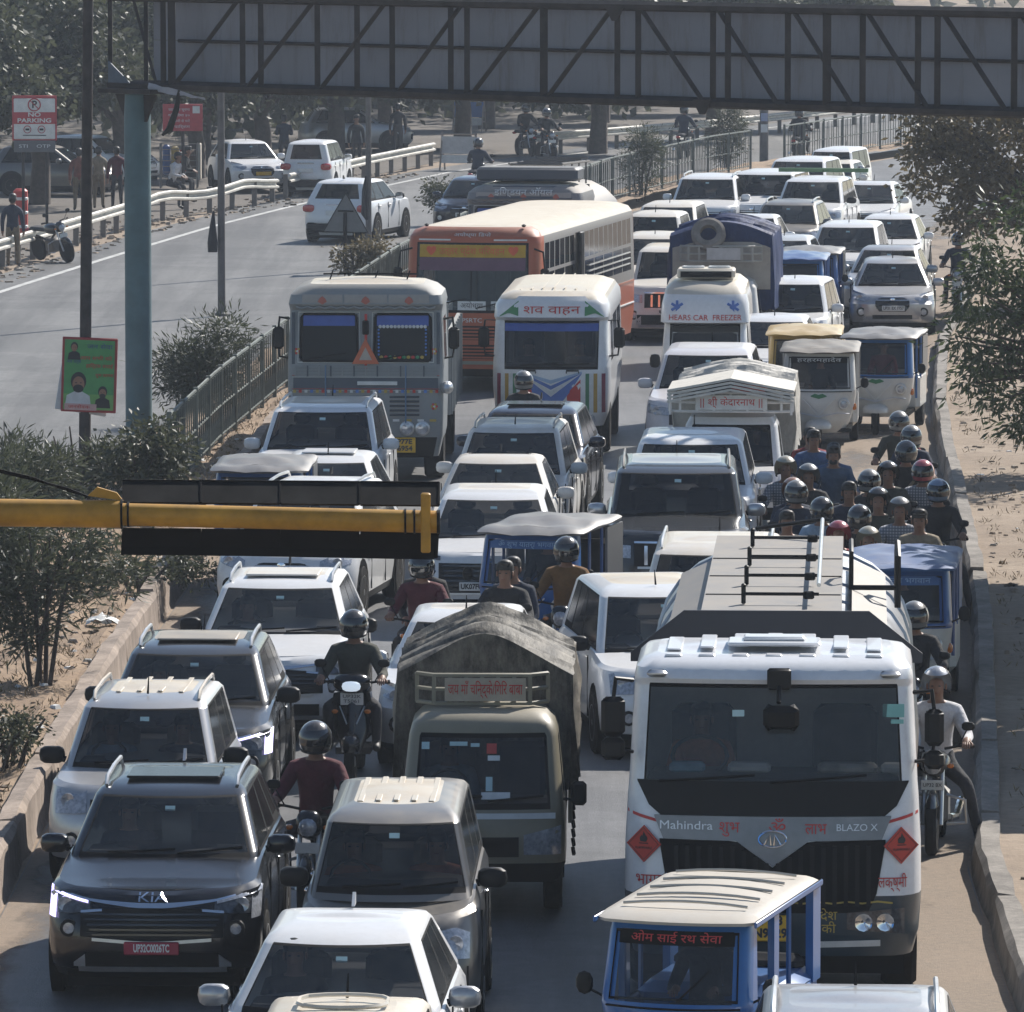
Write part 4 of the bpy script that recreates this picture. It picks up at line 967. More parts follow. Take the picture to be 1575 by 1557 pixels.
    if not tank:
        for x in (-1, 1): m = MB(); m.box((1.2 * x, 4.6, 1.55), (.06, 4.9, 1.3), col); [m.box((1.24 * x, 2.3 + i * .66, 1.55), (.05, .08, 1.3), col) for i in range(8)]; m.build('side_board', t)
        m = MB(); m.box((0, 2.2, 1.8), (2.4, .06, 1.7), col); m.build('headboard', t); m = MB(); m.box((0, 7.0, 1.5), (2.4, .06, 1.2), col); m.build('tailboard', t)
        m = MB(); m.box((0, 4.6, .98), (2.4, 4.8, .1), UNDER); m.build('load_floor', t)
    else:
        m = MB(); m.lathe([(.01, 2.6), (.9, 2.65), (1.05, 2.8), (1.05, 7.4), (.9, 7.55), (.01, 7.6)], ALU, 20, Matrix.Translation((0, 0, 1.85)) @ Matrix.Rotation(R(-90), 4, 'X')); m.build('tank', t)
        m = MB(); poly_strip(m, L, [(-1.0, 3.06), (1.0, 3.06)], [(-1.0, 2.80), (1.0, 2.80)], .04, LORRYD, 6, .02, 1); hb = m.build('name_board', t)
        textconf('इिण्डयन ऑयल', .17, PAPER, L, 0, 2.93, 'lettering', hb, 1.2, .05)
        m = MB(); m.rbox((0, .9, 3.28), (2.1, .9, .28), .05, LORRYD); m.build('roof_box', t)
        for x in (-1, 1):
            m = MB(); m.tube([(.55 * x, 1.6, 3.45), (.55 * x, 5.5, 3.35)], .025, STEEL, 5); [m.tube([(.55 * x, 2 + i, 3.4), (.55 * x, 2 + i, 2.9)], .02, STEEL, 5) for i in range(4)]; m.build('tank_rail', t)
        for i in range(5): m = MB(); m.tube([(-.55, 1.7 + i * .9, 3.43), (.55, 1.7 + i * .9, 3.43)], .025, STEEL, 5); m.build('cross_rail', t)
        m = MB(); m.prism([(-1.0, 0), (1.0, 0), (1.0, .5), (-1.0, .5)], (.0, 2.45, 2.5), (1, 0, 0), (0, 0, 1), (0, .04, 0), MATTE); m.build('bulkhead', t)
    return t
o = lorry('grey blue painted lorry with twin windscreens, orange triangle and yellow number plate', LORRY, LORRYD, 'UP77E\nN6954'); place(o, 565, 431, 3.12, 0, .6, R(-1.5))
o = lorry('small oil tanker lorry with dark name board above its cab, behind the orange bus', paint('dusty_slate', (.16, .17, .19), .6, .5, coat=.1), LORRYD, None, name='tanker_lorry', tank=True); o['category'] = 'tanker'
place(o, 812, 283, 3.08, 0, .6, R(-9))

# --- orange bus
ORANGE = paint('bus_orange_paint', (0.36, 0.075, 0.024), .35, .45, coat=.2)
BUSG = paint('bus_grey_band', (0.20, 0.195, 0.19), .4, .6, coat=.1)
ROOFC = paint('bus_cream_roof', (0.62, 0.58, 0.50), .6, .6, coat=.1)
def bus():
    t = thing('bus', 'long orange state bus with cream dusty roof and yellow sun strip', 'bus')
    LEN = 10.6
    L = [LV(.42, 1.17, .08, LEN, .18, .2, bow=.08), LV(.8, 1.24, .0, LEN, .2, .25, bow=.1), LV(1.3, 1.25, .0, LEN, .2, .25, bow=.1), LV(2.45, 1.23, .14, LEN - .05, .2, .25, bow=.1), LV(2.60, 1.22, .15, LEN - .06, .22, .28, bow=.1), LV(2.80, 1.15, .22, LEN - .1, .3, .3, bow=.1), LV(2.92, .98, .38, LEN - .2, .35, .35, bow=.08), LV(2.97, .75, .62, LEN - .4, .4, .4, bow=.05)]
    reg = [('S', .02, 1, 1.30, 2.62, 'band'), ('F', -1, 1, 1.28, 2.46, 'seal'), ('F', -.97, -.015, 1.32, 2.42, 'glass1'), ('F', .015, .97, 1.32, 2.42, 'glass2'), ('A', 0, 1, 2.62, 3, 'top'), ('F', -1, 1, 2.62, 2.92, 'body'), ('C', 0, 0, 2.62, 2.92, 'body')]
    nw = 9; names = []
    for i in range(nw):
        u0 = .03 + i * .105; u1 = u0 + .098
        if i == 3: continue
        reg += [('S', u0, u1, 1.50, 1.92, 'lo%d' % i), ('S', u0, u0 + .046, 1.98, 2.42, 'ua%d' % i), ('S', u0 + .052, u1, 1.98, 2.42, 'ub%d' % i)]; names += ['lo%d' % i, 'ua%d' % i, 'ub%d' % i]
    reg += [('S', .35, .435, 1.30, 2.46, 'dark')]
    g = loft(L, reg, nf=8, ns=10, nc=4, roof='top', crown=.03)
    MB().add(*g['body'], ORANGE).build('body', t); MB().add(*g['top'], ROOFC).build('roof', t); MB().add(*g['band'], BUSG).build('window_band', t); MB().add(*g['seal'], MATTE).build('windscreen_seal', t)
    for s_ in (-1, 1):
        MB().add(*split_side(g['dark'], s_), MATTE).build('side_door', t)
        for k in names: MB().add(*split_side(g[k], s_), GLASSD).build('side_window', t)
    for k in ('glass1', 'glass2'): MB().add(*g[k], GLASS).build('windshield', t)
    m = MB(); poly_strip(m, L, [(-.98, 2.41), (.98, 2.41)], [(-.98, 2.20), (.98, 2.20)], .008, plain('yellow_sun_strip', (.45, .27, .02), .6), 12, .006, 2); ss = m.build('sun_strip', t)
    m = MB(); poly_strip(m, L, [(-.98, 2.195), (.98, 2.195)], [(-.98, 1.98), (.98, 1.98)], .008, plain('purple_sun_strip', (.12, .06, .10), .6), 12, .006, 2); m.build('sun_strip', t)
    textconf('♥ उत्तर प्देश पिरवहन ♥', .15, plain('red_strip_letters', (.6, .10, .03), .5), L, 0, 2.30, 'lettering', ss, 1.7, .014)
    m = MB(); poly_strip(m, L, [(-.38, 2.74), (.38, 2.74)], [(-.38, 2.60), (.38, 2.60)], .004, ORANGE, 5, .004, 1); dp = m.build('depot_panel', t)
    textconf('अयोध्या िडपो', .14, PAPER, L, 0, 2.67, 'lettering', dp, .68, .010)
    for s_ in (-1, 1): m = MB(); a = [(.40, 2.55), (1.0, 2.55)]; c = [(.40, 2.51), (1.0, 2.51)]; a, c = (a, c) if s_ > 0 else ([(-x, z) for x, z in a][::-1], [(-x, z) for x, z in c][::-1]); poly_strip(m, L, a, c, .01, PAPER, 5, .01, 1); m.build('white_stripe', t)
    for x, w, s in ((-.62, .56, 'गोरखपुर'), (.02, .52, 'अयोध्या'), (.62, .5, 'लखनऊ')):
        m = MB(); m.box((x, yfront(L, x, 1.40) - .012, 1.40), (w, .01, .15), PAPER); bo = m.build('route_board', t); textmesh(s, .12, DARKTXT, front_plane(x, yfront(L, x, 1.40) - .02, 1.40), 'lettering', bo, w * .8)
    for z in (.98, .70):
        m = MB(); poly_strip(m, L, [(-.30, z + .11), (.46, z + .11)], [(-.30, z - .10), (.46, z - .10)], .01, MATTE, 5, .02, 1); gl = m.build('grille', t)
        for i in range(4): m = MB(); poly_strip(m, L, [(-.28, z + .085 - i * .05), (.44, z + .085 - i * .05)], [(-.28, z + .06 - i * .05), (.44, z + .06 - i * .05)], .025, ORANGE, 5, .02, 1); m.build('slat', gl)
    textconf('UPSRTC', .09, PAPER, L, -.02, 1.17, 'lettering', t, .46, .008)
    for s_ in (-1, 1):
        M = Matrix.Translation((.82 * s_, yfront(L, .82, .62) - .01, .62)) @ Matrix.Rotation(R(90), 4, 'X'); m = MB(); m.lathe([(.12, -.03), (.12, .02), (.1, .03)], SILVER, 14, M); m.lathe([(.098, 0), (.06, .035), (.001, .04)], LAMP, 14, M); m.build('headlight', t)
        m = MB(); m.tube([(1.1 * s_, .3, 2.35), (1.32 * s_, .12, 2.3), (1.36 * s_, .08, 2.0)], .018, BLACK); m.rbox((1.36 * s_, .06, 1.85), (.16, .07, .36), .03, BLACK); m.build('mirror', t)
        MB().rbox((.9 * s_, .45, 2.97), (.07, .12, .10), .03, BLACK).build('roof_lamp', t)
    m = MB(); poly_strip(m, L, [(-1.1, .56), (1.1, .56)], [(-1.1, .50), (1.1, .50)], .02, paint('bus_bumper', (.22, .25, .2), .5), 8, .02, 1); m.build('bumper', t)
    for z in (1.62, 1.72, 1.82):
        m = MB(); m.tube([(1.262, 5.2, z), (1.262, LEN - .8, z)], .014, SILVER, 5); m.build('window_bar', t)
    for z, w in ((1.30, .03), (.95, .02)): m = MB(); m.box((1.255, LEN * .52, z), (.02, LEN * .9, w), PAPER if z < 1 else ORANGE); m.build('side_moulding', t)
    m = MB(); m.rbox((1.33, 3.9, 1.95), (.10, .34, 1.1), .03, BLACK); m.build('open_door_leaf', t)
    wipers(t, L, 1.36, [(-.85, -.1), (.1, .85)], .16)
    m = MB(); m.box((0, 5.3, .42), (2.2, 10, .3), UNDER); m.build('chassis', t); MB().rbox((0, .9, 1.28), (2.1, .6, .1), .04, DASH).build('dashboard', t)
    for y in (2.0, 7.4):
        for x in (-1, 1): wheel(t, 1.06 * x, y, .48, .28, STEEL)
    for i in range(5):
        for x in (-.75, .75): m = MB(); m.rbox((x, 2.6 + i * 1.5, 1.5), (.85, .14, .8), .05, SEATM); m.build('seat', t)
    return t
o = bus(); remap(o, [0, .6, 1.3, 2.42, 2.62, 3.1], [0, .62, 1.48, 2.70, 2.84, 3.1]); place(o, 735, 349, 2.99, 0, .7, R(-10.7))

# --- white hearse van with coloured stripes
def hearse_van():
    t = thing('hearse_van', 'white hearse van with blue chevrons on its nose and green arrowheads', 'van')
    LEN = 5.6
    L = [LV(.38, .84, .12, LEN, .2, .25, bow=.06), LV(.55, .92, .02, LEN, .22, .3, bow=.08), LV(.9, .96, .0, LEN, .22, .3, bow=.1), LV(1.12, .96, .05, LEN, .2, .28, bow=.1), LV(1.90, .93, .32, LEN - .05, .16, .24, bow=.1), LV(2.02, .95, .16, LEN - .05, .2, .3, bow=.1), LV(2.30, .93, .22, LEN - .06, .25, .3, bow=.1), LV(2.50, .84, .36, LEN - .15, .3, .35, bow=.08), LV(2.60, .66, .6, LEN - .3, .35, .4, bow=.05)]
    g = loft(L, [('F', -1, 1, 1.10, 1.90, 'seal'), ('F', -.97, .97, 1.14, 1.86, 'glass'), ('S', .05, .24, 1.2, 1.85, 'sw1'), ('S', .27, .6, 1.3, 1.9, 'sw2'), ('S', .63, .95, 1.3, 1.9, 'sw3'), ('F', -1, 1, .38, .52, 'bumper'), ('A', 0, 1, 2.42, 3, 'top'), ('F', -1, 1, 2.42, 2.5, 'body')], nf=8, ns=8, nc=4, roof='top', crown=.05)
    MB().add(*g['body'], WHITE).build('body', t); MB().add(*g['top'], CREAM).build('roof', t); MB().add(*g['seal'], MATTE).build('windscreen_seal', t); MB().add(*g['glass'], GLASS).build('windshield', t); MB().add(*g['bumper'], BLACK).build('bumper', t)
    for s_ in (-1, 1):
        for k in ('sw1', 'sw2', 'sw3'): MB().add(*split_side(g[k], s_), GLASSD).build('side_window', t)
    for i in range(7): m = MB(); m.box((-.54 + i * .18, 3.0, 2.655 - .03 * abs(i - 3) ** 1.3 * .4), (.02, 4.2, .012), CREAM); m.build('roof_rib', t)
    m = MB(); poly_strip(m, L, [(-.76, 1.85), (.76, 1.85)], [(-.76, 1.72), (.76, 1.72)], .006, plain('blue_sun_film', (0.04, 0.09, 0.36), .5), 10, .005, 2); m.build('sun_film', t)
    textconf('शव वाहन', .26, REDTXT, L, 0, 2.19, 'lettering', t, .92, .008)
    GA = plain('green_arrow', (.06, .22, .09), .6)
    for s_ in (-1, 1):
        a, c = ([(.54, 2.40), (.85, 2.04)], [(.54, 2.05), (.70, 2.12), (.85, 2.03)])
        if s_ < 0: a, c = ([(-.85, 2.04), (-.54, 2.40)], [(-.85, 2.03), (-.70, 2.12), (-.54, 2.05)])
        m = MB(); poly_strip(m, L, a, c, .008, GA, 8, .006, 2); m.build('green_arrowhead', t)
        for k, mt in enumerate((plain('maroon_stripe', (.22, .03, .06), .5), PAPER, plain('ochre_stripe', (.42, .26, .05), .5), PAPER, plain('green_stripe', (.06, .20, .10), .5))):
            x0 = .82 - k * .065; a, c = [(x0, 1.05), (x0 + .06, 1.05)], [(x0, .56), (x0 + .06, .56)]
            if s_ < 0: a, c = [(-x, z) for x, z in a][::-1], [(-x, z) for x, z in c][::-1]
            m = MB(); poly_strip(m, L, a, c, .006, mt, 3, .005, 4); m.build('painted_stripe', t)
        for k, mt in ((0, plain('chevron_blue', (.08, .16, .45), .5)), (1, PAPER), (2, plain('chevron_blue', (.08, .16, .45), .5)), (3, plain('chevron_pale', (.3, .42, .58), .5))):
            a = [(0, .76 + k * .075), (.5, 1.06)]; c = [(0, .70 + k * .075), (.5, 1.055)] if k else [(0, .58), (.24, .74), (.5, 1.05)]
            if k: a = [(0, .76 + k * .07), (.5, 1.065 + k * .004)]
            if s_ < 0: a, c = [(-x, z) for x, z in a][::-1], [(-x, z) for x, z in c][::-1]
            m = MB(); poly_strip(m, L, a, c, .007 + k * .002, mt, 6, .005, 2); m.build('painted_chevron', t)
        a, c = [(.26, .80), (.48, .98)], [(.26, .72), (.42, .60), (.48, .70)]
        if s_ < 0: a, c = [(-x, z) for x, z in a][::-1], [(-x, z) for x, z in c][::-1]
        m = MB(); poly_strip(m, L, a, c, .006, REDTXT, 5, .005, 2); m.build('painted_flash', t)
        big_mirror(t, 1.10 * s_, .25, 1.62, .18, .34, .92 * s_)
        m = MB(); x = .62 * s_; M = Matrix.Translation((x, yfront(L, x, .46) - .01, .46)) @ Matrix.Rotation(R(90), 4, 'X'); m.lathe([(.1, -.03), (.1, .02), (.001, .03)], LAMP, 12, M); m.build('headlight', t)
        for y in (1.0, 4.4): wheel(t, .82 * s_, y, .36, .22, STEEL)
    for x in (-.35, .35): m = MB(); m.tube([(x - .1, yfront(L, x, 1.08) - .01, 1.06), (x - .1, yfront(L, x, 1.08) - .05, 1.09), (x + .1, yfront(L, x, 1.08) - .05, 1.09), (x + .1, yfront(L, x, 1.08) - .01, 1.06)], .012, BLACK, 5); m.build('grab_handle', t)
    wipers(t, L, 1.17, [(-.5, .1), (.0, .62)], .03)
    m = MB(); m.box((0, 2.8, .36), (1.6, 5, .2), UNDER); m.build('chassis', t); MB().rbox((0, .75, 1.1), (1.6, .5, .1), .04, DASH).build('dashboard', t)
    for x in (-.42, .42): m = MB(); m.rbox((x, 1.5, 1.3), (.5, .15, .8), .06, SEATM); m.build('seat', t)
    m = MB(); m.box((0, 5.4, 1.6), (1.6, .04, .5), plain('bright_rear_window', (.6, .62, .64), .5)); m.build('rear_window', t)
    return t
o = hearse_van(); remap(o, [0, .5, 1.12, 1.88, 2.0, 2.75], [0, .62, 1.42, 2.16, 2.22, 2.74]); place(o, 868, 424, 2.64, 0, 4.9, R(-3))

# --- small white freezer hearse
def freezer_van():
    t = thing('freezer_van', 'narrow white freezer van with red wording and blue six pointed stars', 'van')
    LEN = 3.7; w2 = .75
    L = [LV(.25, w2 * .92, .12, LEN, .2, .25), LV(.45, w2, .0, LEN, .22, .3, bow=.05), LV(.85, w2, .0, LEN, .22, .3, bow=.06), LV(1.22, w2 * .98, .26, LEN, .14, .2, bow=.08), LV(1.86, w2 * .92, .62, LEN, .1, .15, bow=.08), LV(1.90, w2 * 1.0, .40, LEN, .16, .2, bow=.1), LV(2.2, w2 * .98, .48, LEN, .2, .25, bow=.1), LV(2.45, w2 * .90, .72, LEN - .05, .22, .3, bow=.08), LV(2.56, w2 * .72, 1.0, LEN - .15, .22, .3, bow=.06)]
    g = loft(L, [('F', -1, 1, 1.2, 1.87, 'seal'), ('F', -.96, .96, 1.25, 1.83, 'glass'), ('S', .02, .3, 1.22, 1.80, 'sw'), ('A', 0, 1, 2.36, 3, 'top')], nf=8, ns=8, nc=4, roof='top', crown=.04)
    MB().add(*g['body'], WHITE).build('body', t); MB().add(*g['top'], CREAM).build('roof', t); MB().add(*g['seal'], MATTE).build('windscreen_seal', t); MB().add(*g['glass'], GLASS).build('windshield', t)
    for s_ in (-1, 1):
        MB().add(*split_side(g['sw'], s_), GLASSD).build('side_window', t)
        m = MB(); m.sup((.84 * s_, .5, 1.25), (.09, .06, .12), BLACK, 3, 10, 5); m.build('mirror', t)
        x = .50 * s_; m = MB(); poly_strip(m, L, [(x - .14, .82), (x + .14, .82)], [(x - .14, .66), (x + .14, .66)], .01, LAMP, 5); m.build('headlight', t)
        for y in (.75, 3.1): wheel(t, .62 * s_, y, .28, .17, STEEL)
        BS = plain('star_blue', (.06, .14, .42), .5); x = .47 * s_; z = 2.16; st = MB()
        for k in range(3): st.box((x, yfront(L, x, z) - .015 - .002 * k, z), (.045, .006, .22), BS, rz=0); V = st.v[-8:]; c_ = math.cos(R(60 * k)); s2 = math.sin(R(60 * k)); st.v[-8:] = [(x + (a - x) * c_ - (b_ - z) * s2, y_, z + (a - x) * s2 + (b_ - z) * c_) for a, y_, b_ in V]
        st.build('blue_star', t)
    textconf('HEARS CAR  FREEZER', .13, REDTXT, L, 0, 1.98, 'lettering', t, 1.22, .008)
    m = MB(); m.rbox((.0, 1.5, 2.68), (.98, .75, .16), .03, CREAM); ac = m.build('cooling_unit', t)
    for x in (-.22, .22): m = MB(); m.lathe([(.19, 0), (.19, .03), (.15, .03), (.15, .0)], PAPER, 14, Matrix.Translation((x, 1.5, 2.762))); m.build('fan_ring', ac)
    MB().box((0, 1.115, 2.67), (.86, .02, .10), MATTE).build('vent', ac)
    MB().box((0, 1.9, .3), (1.3, 3.2, .2), UNDER).build('chassis', t); MB().rbox((0, .8, 1.18), (1.25, .4, .1), .04, DASH).build('dashboard', t)
    m = MB(); poly_strip(m, L, [(-.35, .62), (.35, .62)], [(-.35, .48), (.35, .48)], .01, BLACK, 5); m.build('grille', t)
    m = MB(); m.tube([(x, yfront(L, x, z) - .008, z) for x, z in ((-.58, 1.28), (-.54, 1.72), (.54, 1.72), (.58, 1.28))], .008, PAPER, 4); m.build('tinsel_edge', t)
    return t
o = freezer_van(); place(o, 1086, 432, 2.56, 0, 1.2, R(-3))

# --- light pick-ups
def pickup(label, col, W=1.5, H=1.84, bed=2.2, name='pickup_truck', short=True):
    t = thing(name, label, 'pickup', group='light pick-ups carrying covered loads'); w2 = W / 2; nose = 0.0 if short else .75
    L = [LV(.34, w2 * .9, .10, 1.5 + nose, .12, .15), LV(.5, w2, .01, 1.5 + nose, .14, .2, bow=.04), LV(.80, w2, .0, 1.5 + nose, .14, .2, bow=.05), LV(1.02, w2 * .98, .07 if short else .2, 1.5 + nose, .12, .16, bow=.06)]
    if short: L += [LV(H - .22, w2 * .90, .42, 1.5, .10, .14, bow=.06), LV(H - .12, w2 * .86, .46, 1.48, .12, .15, bow=.06), LV(H - .04, w2 * .76, .56, 1.42, .14, .18, bow=.05), LV(H - .01, w2 * .6, .72, 1.35, .14, .18, bow=.04)]
    g = loft(L, ([('F', -1, 1, 1.0, H - .19, 'seal'), ('F', -.96, .96, 1.05, H - .23, 'glass'), ('S', .06, .6, 1.04, H - .24, 'sw')] if short else []) + [('F', -1, 1, .34, .52, 'bumper'), ('C', 0, 0, .34, .52, 'bumper')], nf=8, ns=6, nc=4, roof='top', crown=.03)
    b = MB(); b.add(*g['body'], col)
    b.build('cab', t); MB().add(*g['top'], col).build('cab_roof' if short else 'bonnet', t); MB().add(*g['bumper'], BLACK).build('bumper', t); G = L
    if not short:
        G = [LV(.98, w2 * .92, .80, 2.25, .12, .14, bow=.08), LV(H - .18, w2 * .82, 1.12, 2.22, .1, .14, bow=.08), LV(H - .06, w2 * .74, 1.2, 2.16, .12, .15, bow=.06), LV(H - .01, w2 * .6, 1.4, 2.1, .12, .15, bow=.04)]
        g = loft(G, [('F', -1, 1, .98, H - .16, 'seal'), ('F', -.96, .96, 1.04, H - .2, 'glass'), ('S', .04, .8, 1.04, H - .2, 'sw')], nf=8, ns=6, nc=4, roof='top', crown=.03)
        MB().add(*g['body'], col).build('cab_pillars', t); MB().add(*g['top'], col).build('cab_roof', t)
    MB().add(*g['seal'], MATTE).build('windscreen_seal', t); MB().add(*g['glass'], GLASS).build('windshield', t)
    for s_ in (-1, 1):
        MB().add(*split_side(g['sw'], s_), GLASSD).build('side_window', t)
        m = MB(); m.rbox((s_ * (w2 + .12), .32 + nose, 1.12), (.14, .07, .22), .03, BLACK); m.tube([(s_ * (w2 - .03), .38 + nose, 1.06), (s_ * (w2 + .12), .34 + nose, 1.06)], .014, BLACK); m.build('mirror', t)
        a, c = [(w2 * .50, .78), (w2 * .95, .86)], [(w2 * .50, .60), (w2 * .95, .60)]
        if s_ < 0: a, c = [(-x, z) for x, z in a][::-1], [(-x, z) for x, z in c][::-1]
        m = MB(); poly_strip(m, L, a, c, .012, LAMP, 6); m.build('headlight', t)
        for y in (.75, 2.6 + nose): wheel(t, s_ * (w2 - .12), y, .28, .17, STEEL)
    m = MB(); poly_strip(m, L, [(-w2 * .44, .76), (w2 * .44, .76)], [(-w2 * .44, .58), (w2 * .44, .58)], .01, BLACK, 5); m.build('grille', t)
    wipers(t, G, 1.08, [(-.5, .0), (.05, .55)], .04)
    y0 = 1.6 + nose
    m = MB(); m.box((0, y0 + bed / 2, .66), (W * .98, bed, .1), UNDER); m.box((0, (y0 + bed) / 2, .45), (.8, y0 + bed - .4, .2), UNDER); m.build('chassis', t)
    for s_ in (-1, 1): MB().box((s_ * (w2 + .03), y0 + bed / 2, .88), (.04, bed, .42), col).build('side_board', t)
    MB().rbox((0, .62 + nose, 1.0), (W * .85, .3, .1), .04, DASH).build('dashboard', t)
    for x in (-.32, .32): MB().rbox((x, 1.28 + nose * 1.05, 1.15), (.46, .13, .65), .05, SEATM).build('seat', t)
    M = Matrix.Translation((-.32, .70 + nose, 1.14)) @ Matrix.Rotation(R(50), 4, 'X'); m = MB(); m.tube([M @ Vector((.17 * math.cos(a), .17 * math.sin(a), 0)) for a in [k * math.pi / 6 for k in range(12)]], .014, DASH, 5, True); m.build('steering_wheel', t)
    return t, L, y0
def tarp_mat(name, c0, c1):
    m, tt, b = newmat(name); f = _ramp(tt, _noise(tt, 2.2, 7, .75, stretch=(2.5, .6, 1)), .35, .65); tt.links.new(_mix(tt, f, c0, c1), b.inputs['Base Color']); b.inputs['Roughness'].default_value = .65; b.inputs['Specular IOR Level'].default_value = .25
    _bump(tt, b, _noise(tt, 7, 4, .7, stretch=(1, .25, 1)), .6, .03); return m
def tarp(t, w, y0, y1, zb, ze, zp, mat, seed, sag=.05, n=40, m_=20, pw=1.0):
    """gabled tarpaulin with folds"""
    r = random.Random(seed); ph = [r.uniform(0, 6) for _ in range(8)]; rows = []
    for j in range(n + 1):
        y = y0 + (y1 - y0) * j / n; row = []
        for k in range(m_ + 1):
            u = -1 + 2 * k / m_; a = abs(u)
            if a < .72: x = u / .72 * w; z = zp - (zp - ze) * ((math.sqrt((a / .72) ** 2 + .05) - .2236) / .8011 if pw == 1.0 else (a / .72) ** pw)
            else: f = (a - .72) / .28; x = math.copysign(w + .03 * math.sin(f * 3 + y * 7 + ph[0]), u); z = ze - (ze - zb) * f
            z += .034 * math.sin(y * 17 + ph[1] + u * 2) * (1 if a < .8 else .3) + .022 * math.sin(y * 31 + u * 5 + ph[2]) + sag * .5 * math.sin(y * 4.4 + ph[3]) * (1 - a); x += .02 * math.sin(y * 11 + z * 9 + ph[4]) * a
            row.append(Vector((x, y, z)))
        rows.append(row)
    m = MB(); m.grid(rows, mat); fr = rows[0]; c = Vector((0, y0 + .05, zb)); m.add(fr + [Vector((p.x * .96, y0 + .06, zb)) for p in fr], [(k + 1, k, k + len(fr), k + len(fr) + 1) for k in range(len(fr) - 1)], mat)
    bk = rows[-1]; m.add(bk + [Vector((p.x * .96, y1 - .02, zb)) for p in bk], [(k, k + 1, k + len(bk) + 1, k + len(bk)) for k in range(len(bk) - 1)], mat)
    return m.build('tarpaulin', t, 50)
OLIVE = paint('dusty_olive_paint', (0.20, 0.18, 0.125), .35, .4, coat=.25)
def rack(t, x0, x1, y, z0, z1, mat, board=None, txt=None, tmat=REDTXT, bmat=None, wing=.16, tw=.7):
    m = MB(); pts = lambda z: [(x0 - .02, y + wing, z), (x0 + .14, y, z), (x1 - .14, y, z), (x1 + .02, y + wing, z)]
    for z in (z0, (z0 + z1) / 2, z1): m.tube(pts(z), .02, mat, 5)
    for k in range(7): x = x0 + .14 + (x1 - x0 - .28) * k / 6; m.box((x, y, (z0 + z1) / 2), (.035, .03, z1 - z0), mat)
    for x in (x0 - .02, x1 + .02): m.box((x, y + wing, (z0 + z1) / 2), (.035, .03, z1 - z0), mat)
    ro = m.build('rack', t)
    if board:
        a, b = board; m = MB(); m.box(((a + b) / 2, y - .035, (z0 + z1) / 2), (b - a, .02, (z1 - z0) * .8), bmat or mat); bo = m.build('name_board', ro)
        if txt: textmesh(txt, .14, tmat, front_plane((a + b) / 2, y - .048, (z0 + z1) / 2), 'lettering', bo, (b - a) * tw, bold=.004)
    return ro
ACE, aL, ay = pickup('olive pickup with dark tarpaulin and red lettering on its roof rack', OLIVE)
TARPD = tarp_mat('dark_tarpaulin', (0.022, 0.021, 0.02), (0.21, 0.19, 0.155))
tarp(ACE, .83, 1.40, 3.75, 1.0, 2.09, 2.42, TARPD, 3, .12)
rack(ACE, -.60, .56, .95, 1.86, 2.12, plain('rack_paint', (.25, .23, .17), .6), (-.36, .38), 'जय माँ चिन्द्के/िगिर बाबा', bmat=plain('rack_board', (.42, .36, .28), .6), tw=.92)
m = MB(); poly_strip(m, aL, [(-.1, .97), (.66, .97)], [(-.1, .92), (.66, .92)], .012, PAPER, 5, .008, 1); m.build('reflective_strip', ACE)
for x, z, w, h, mt in ((-.52, 1.54, .07, .07, STICK), (-.22, 1.56, .16, .04, STICK), (-.07, 1.55, .08, .035, STICK), (.08, 1.52, .09, .10, plain('red_swastik_sticker', (.45, .06, .05), .5)), (.10, 1.44, .11, .05, PAPER), (.12, 1.12, .26, .07, PAPER), (.06, 1.22, .06, .14, STICK)):
    yy = yfront(aL, x, z); MB().box((x, yy - .008, z), (w, .004, h), mt, rx=R(-30)).build('windscreen_sticker', ACE)
for k in range(9): MB().tube([(.80, 1.7 + k * .04, 1.1 - k * .09), (.81, 1.74 + k * .04, 1.03 - k * .09)], .02, MATTE, 5).build('chain_link', ACE)
place(ACE, 745, 1086, 1.83, 0, 1.0, R(-1))

KED, kL, ky = pickup('white pickup with slatted canopy and red lettering on a white board', WHITE, 1.6, 1.76, 2.4, short=False)
SLM = plain('canopy_slat_cream', (.55, .52, .46), .7)
for i in range(4):
    z = .048 * i
    m = MB(); y = .90 - .035 * i
    for s_ in (-1, 1): m.add([(0, y, 2.28 - z), (s_ * .90, y, 2.11 - z), (s_ * .90, y - .01, 2.078 - z), (0, y - .01, 2.248 - z), (0, y + .05, 2.28 - z), (s_ * .90, y + .05, 2.11 - z)], [(0, 1, 2, 3), (0, 4, 5, 1)] if s_ < 0 else [(3, 2, 1, 0), (1, 5, 4, 0)], SLM)
    m.build('canopy_slat', KED, None)
MB().prism([(-.88, 1.92), (.88, 1.92), (.88, 2.09), (0, 2.26), (-.88, 2.09)], (0, 2.30, 0), (1, 0, 0), (0, 0, 1), (0, .02, 0), MATTE).build('canopy_backing', KED, None)
for s_ in (-1, 1): MB().add([(0, .95, 2.275), (s_ * .90, .95, 2.10), (s_ * .90, 2.45, 2.12), (0, 2.45, 2.295), (0, .95, 2.245), (s_ * .90, .95, 2.07), (s_ * .90, 2.45, 2.09), (0, 2.45, 2.265)], [(0, 1, 2, 3), (7, 6, 5, 4), (0, 4, 5, 1), (1, 5, 6, 2), (2, 6, 7, 3)], SLM).build('canopy_roof', KED, None)
for x in (-.86, .86): MB().tube([(x, 1.02, 1.75), (x, 1.02, 2.1)], .02, WHITE, 5).build('canopy_post', KED)
tarp(KED, .86, 2.35, 4.9, 1.1, 2.08, 2.25, tarp_mat('grey_board_side', (.36, .35, .32), (.5, .48, .44)), 9)
rack(KED, -.86, .86, 1.0, 1.80, 2.06, WHITE, (-.50, .52), '|| श्ी केदारनाथ ||', bmat=PAPER, wing=.1, tw=.86)
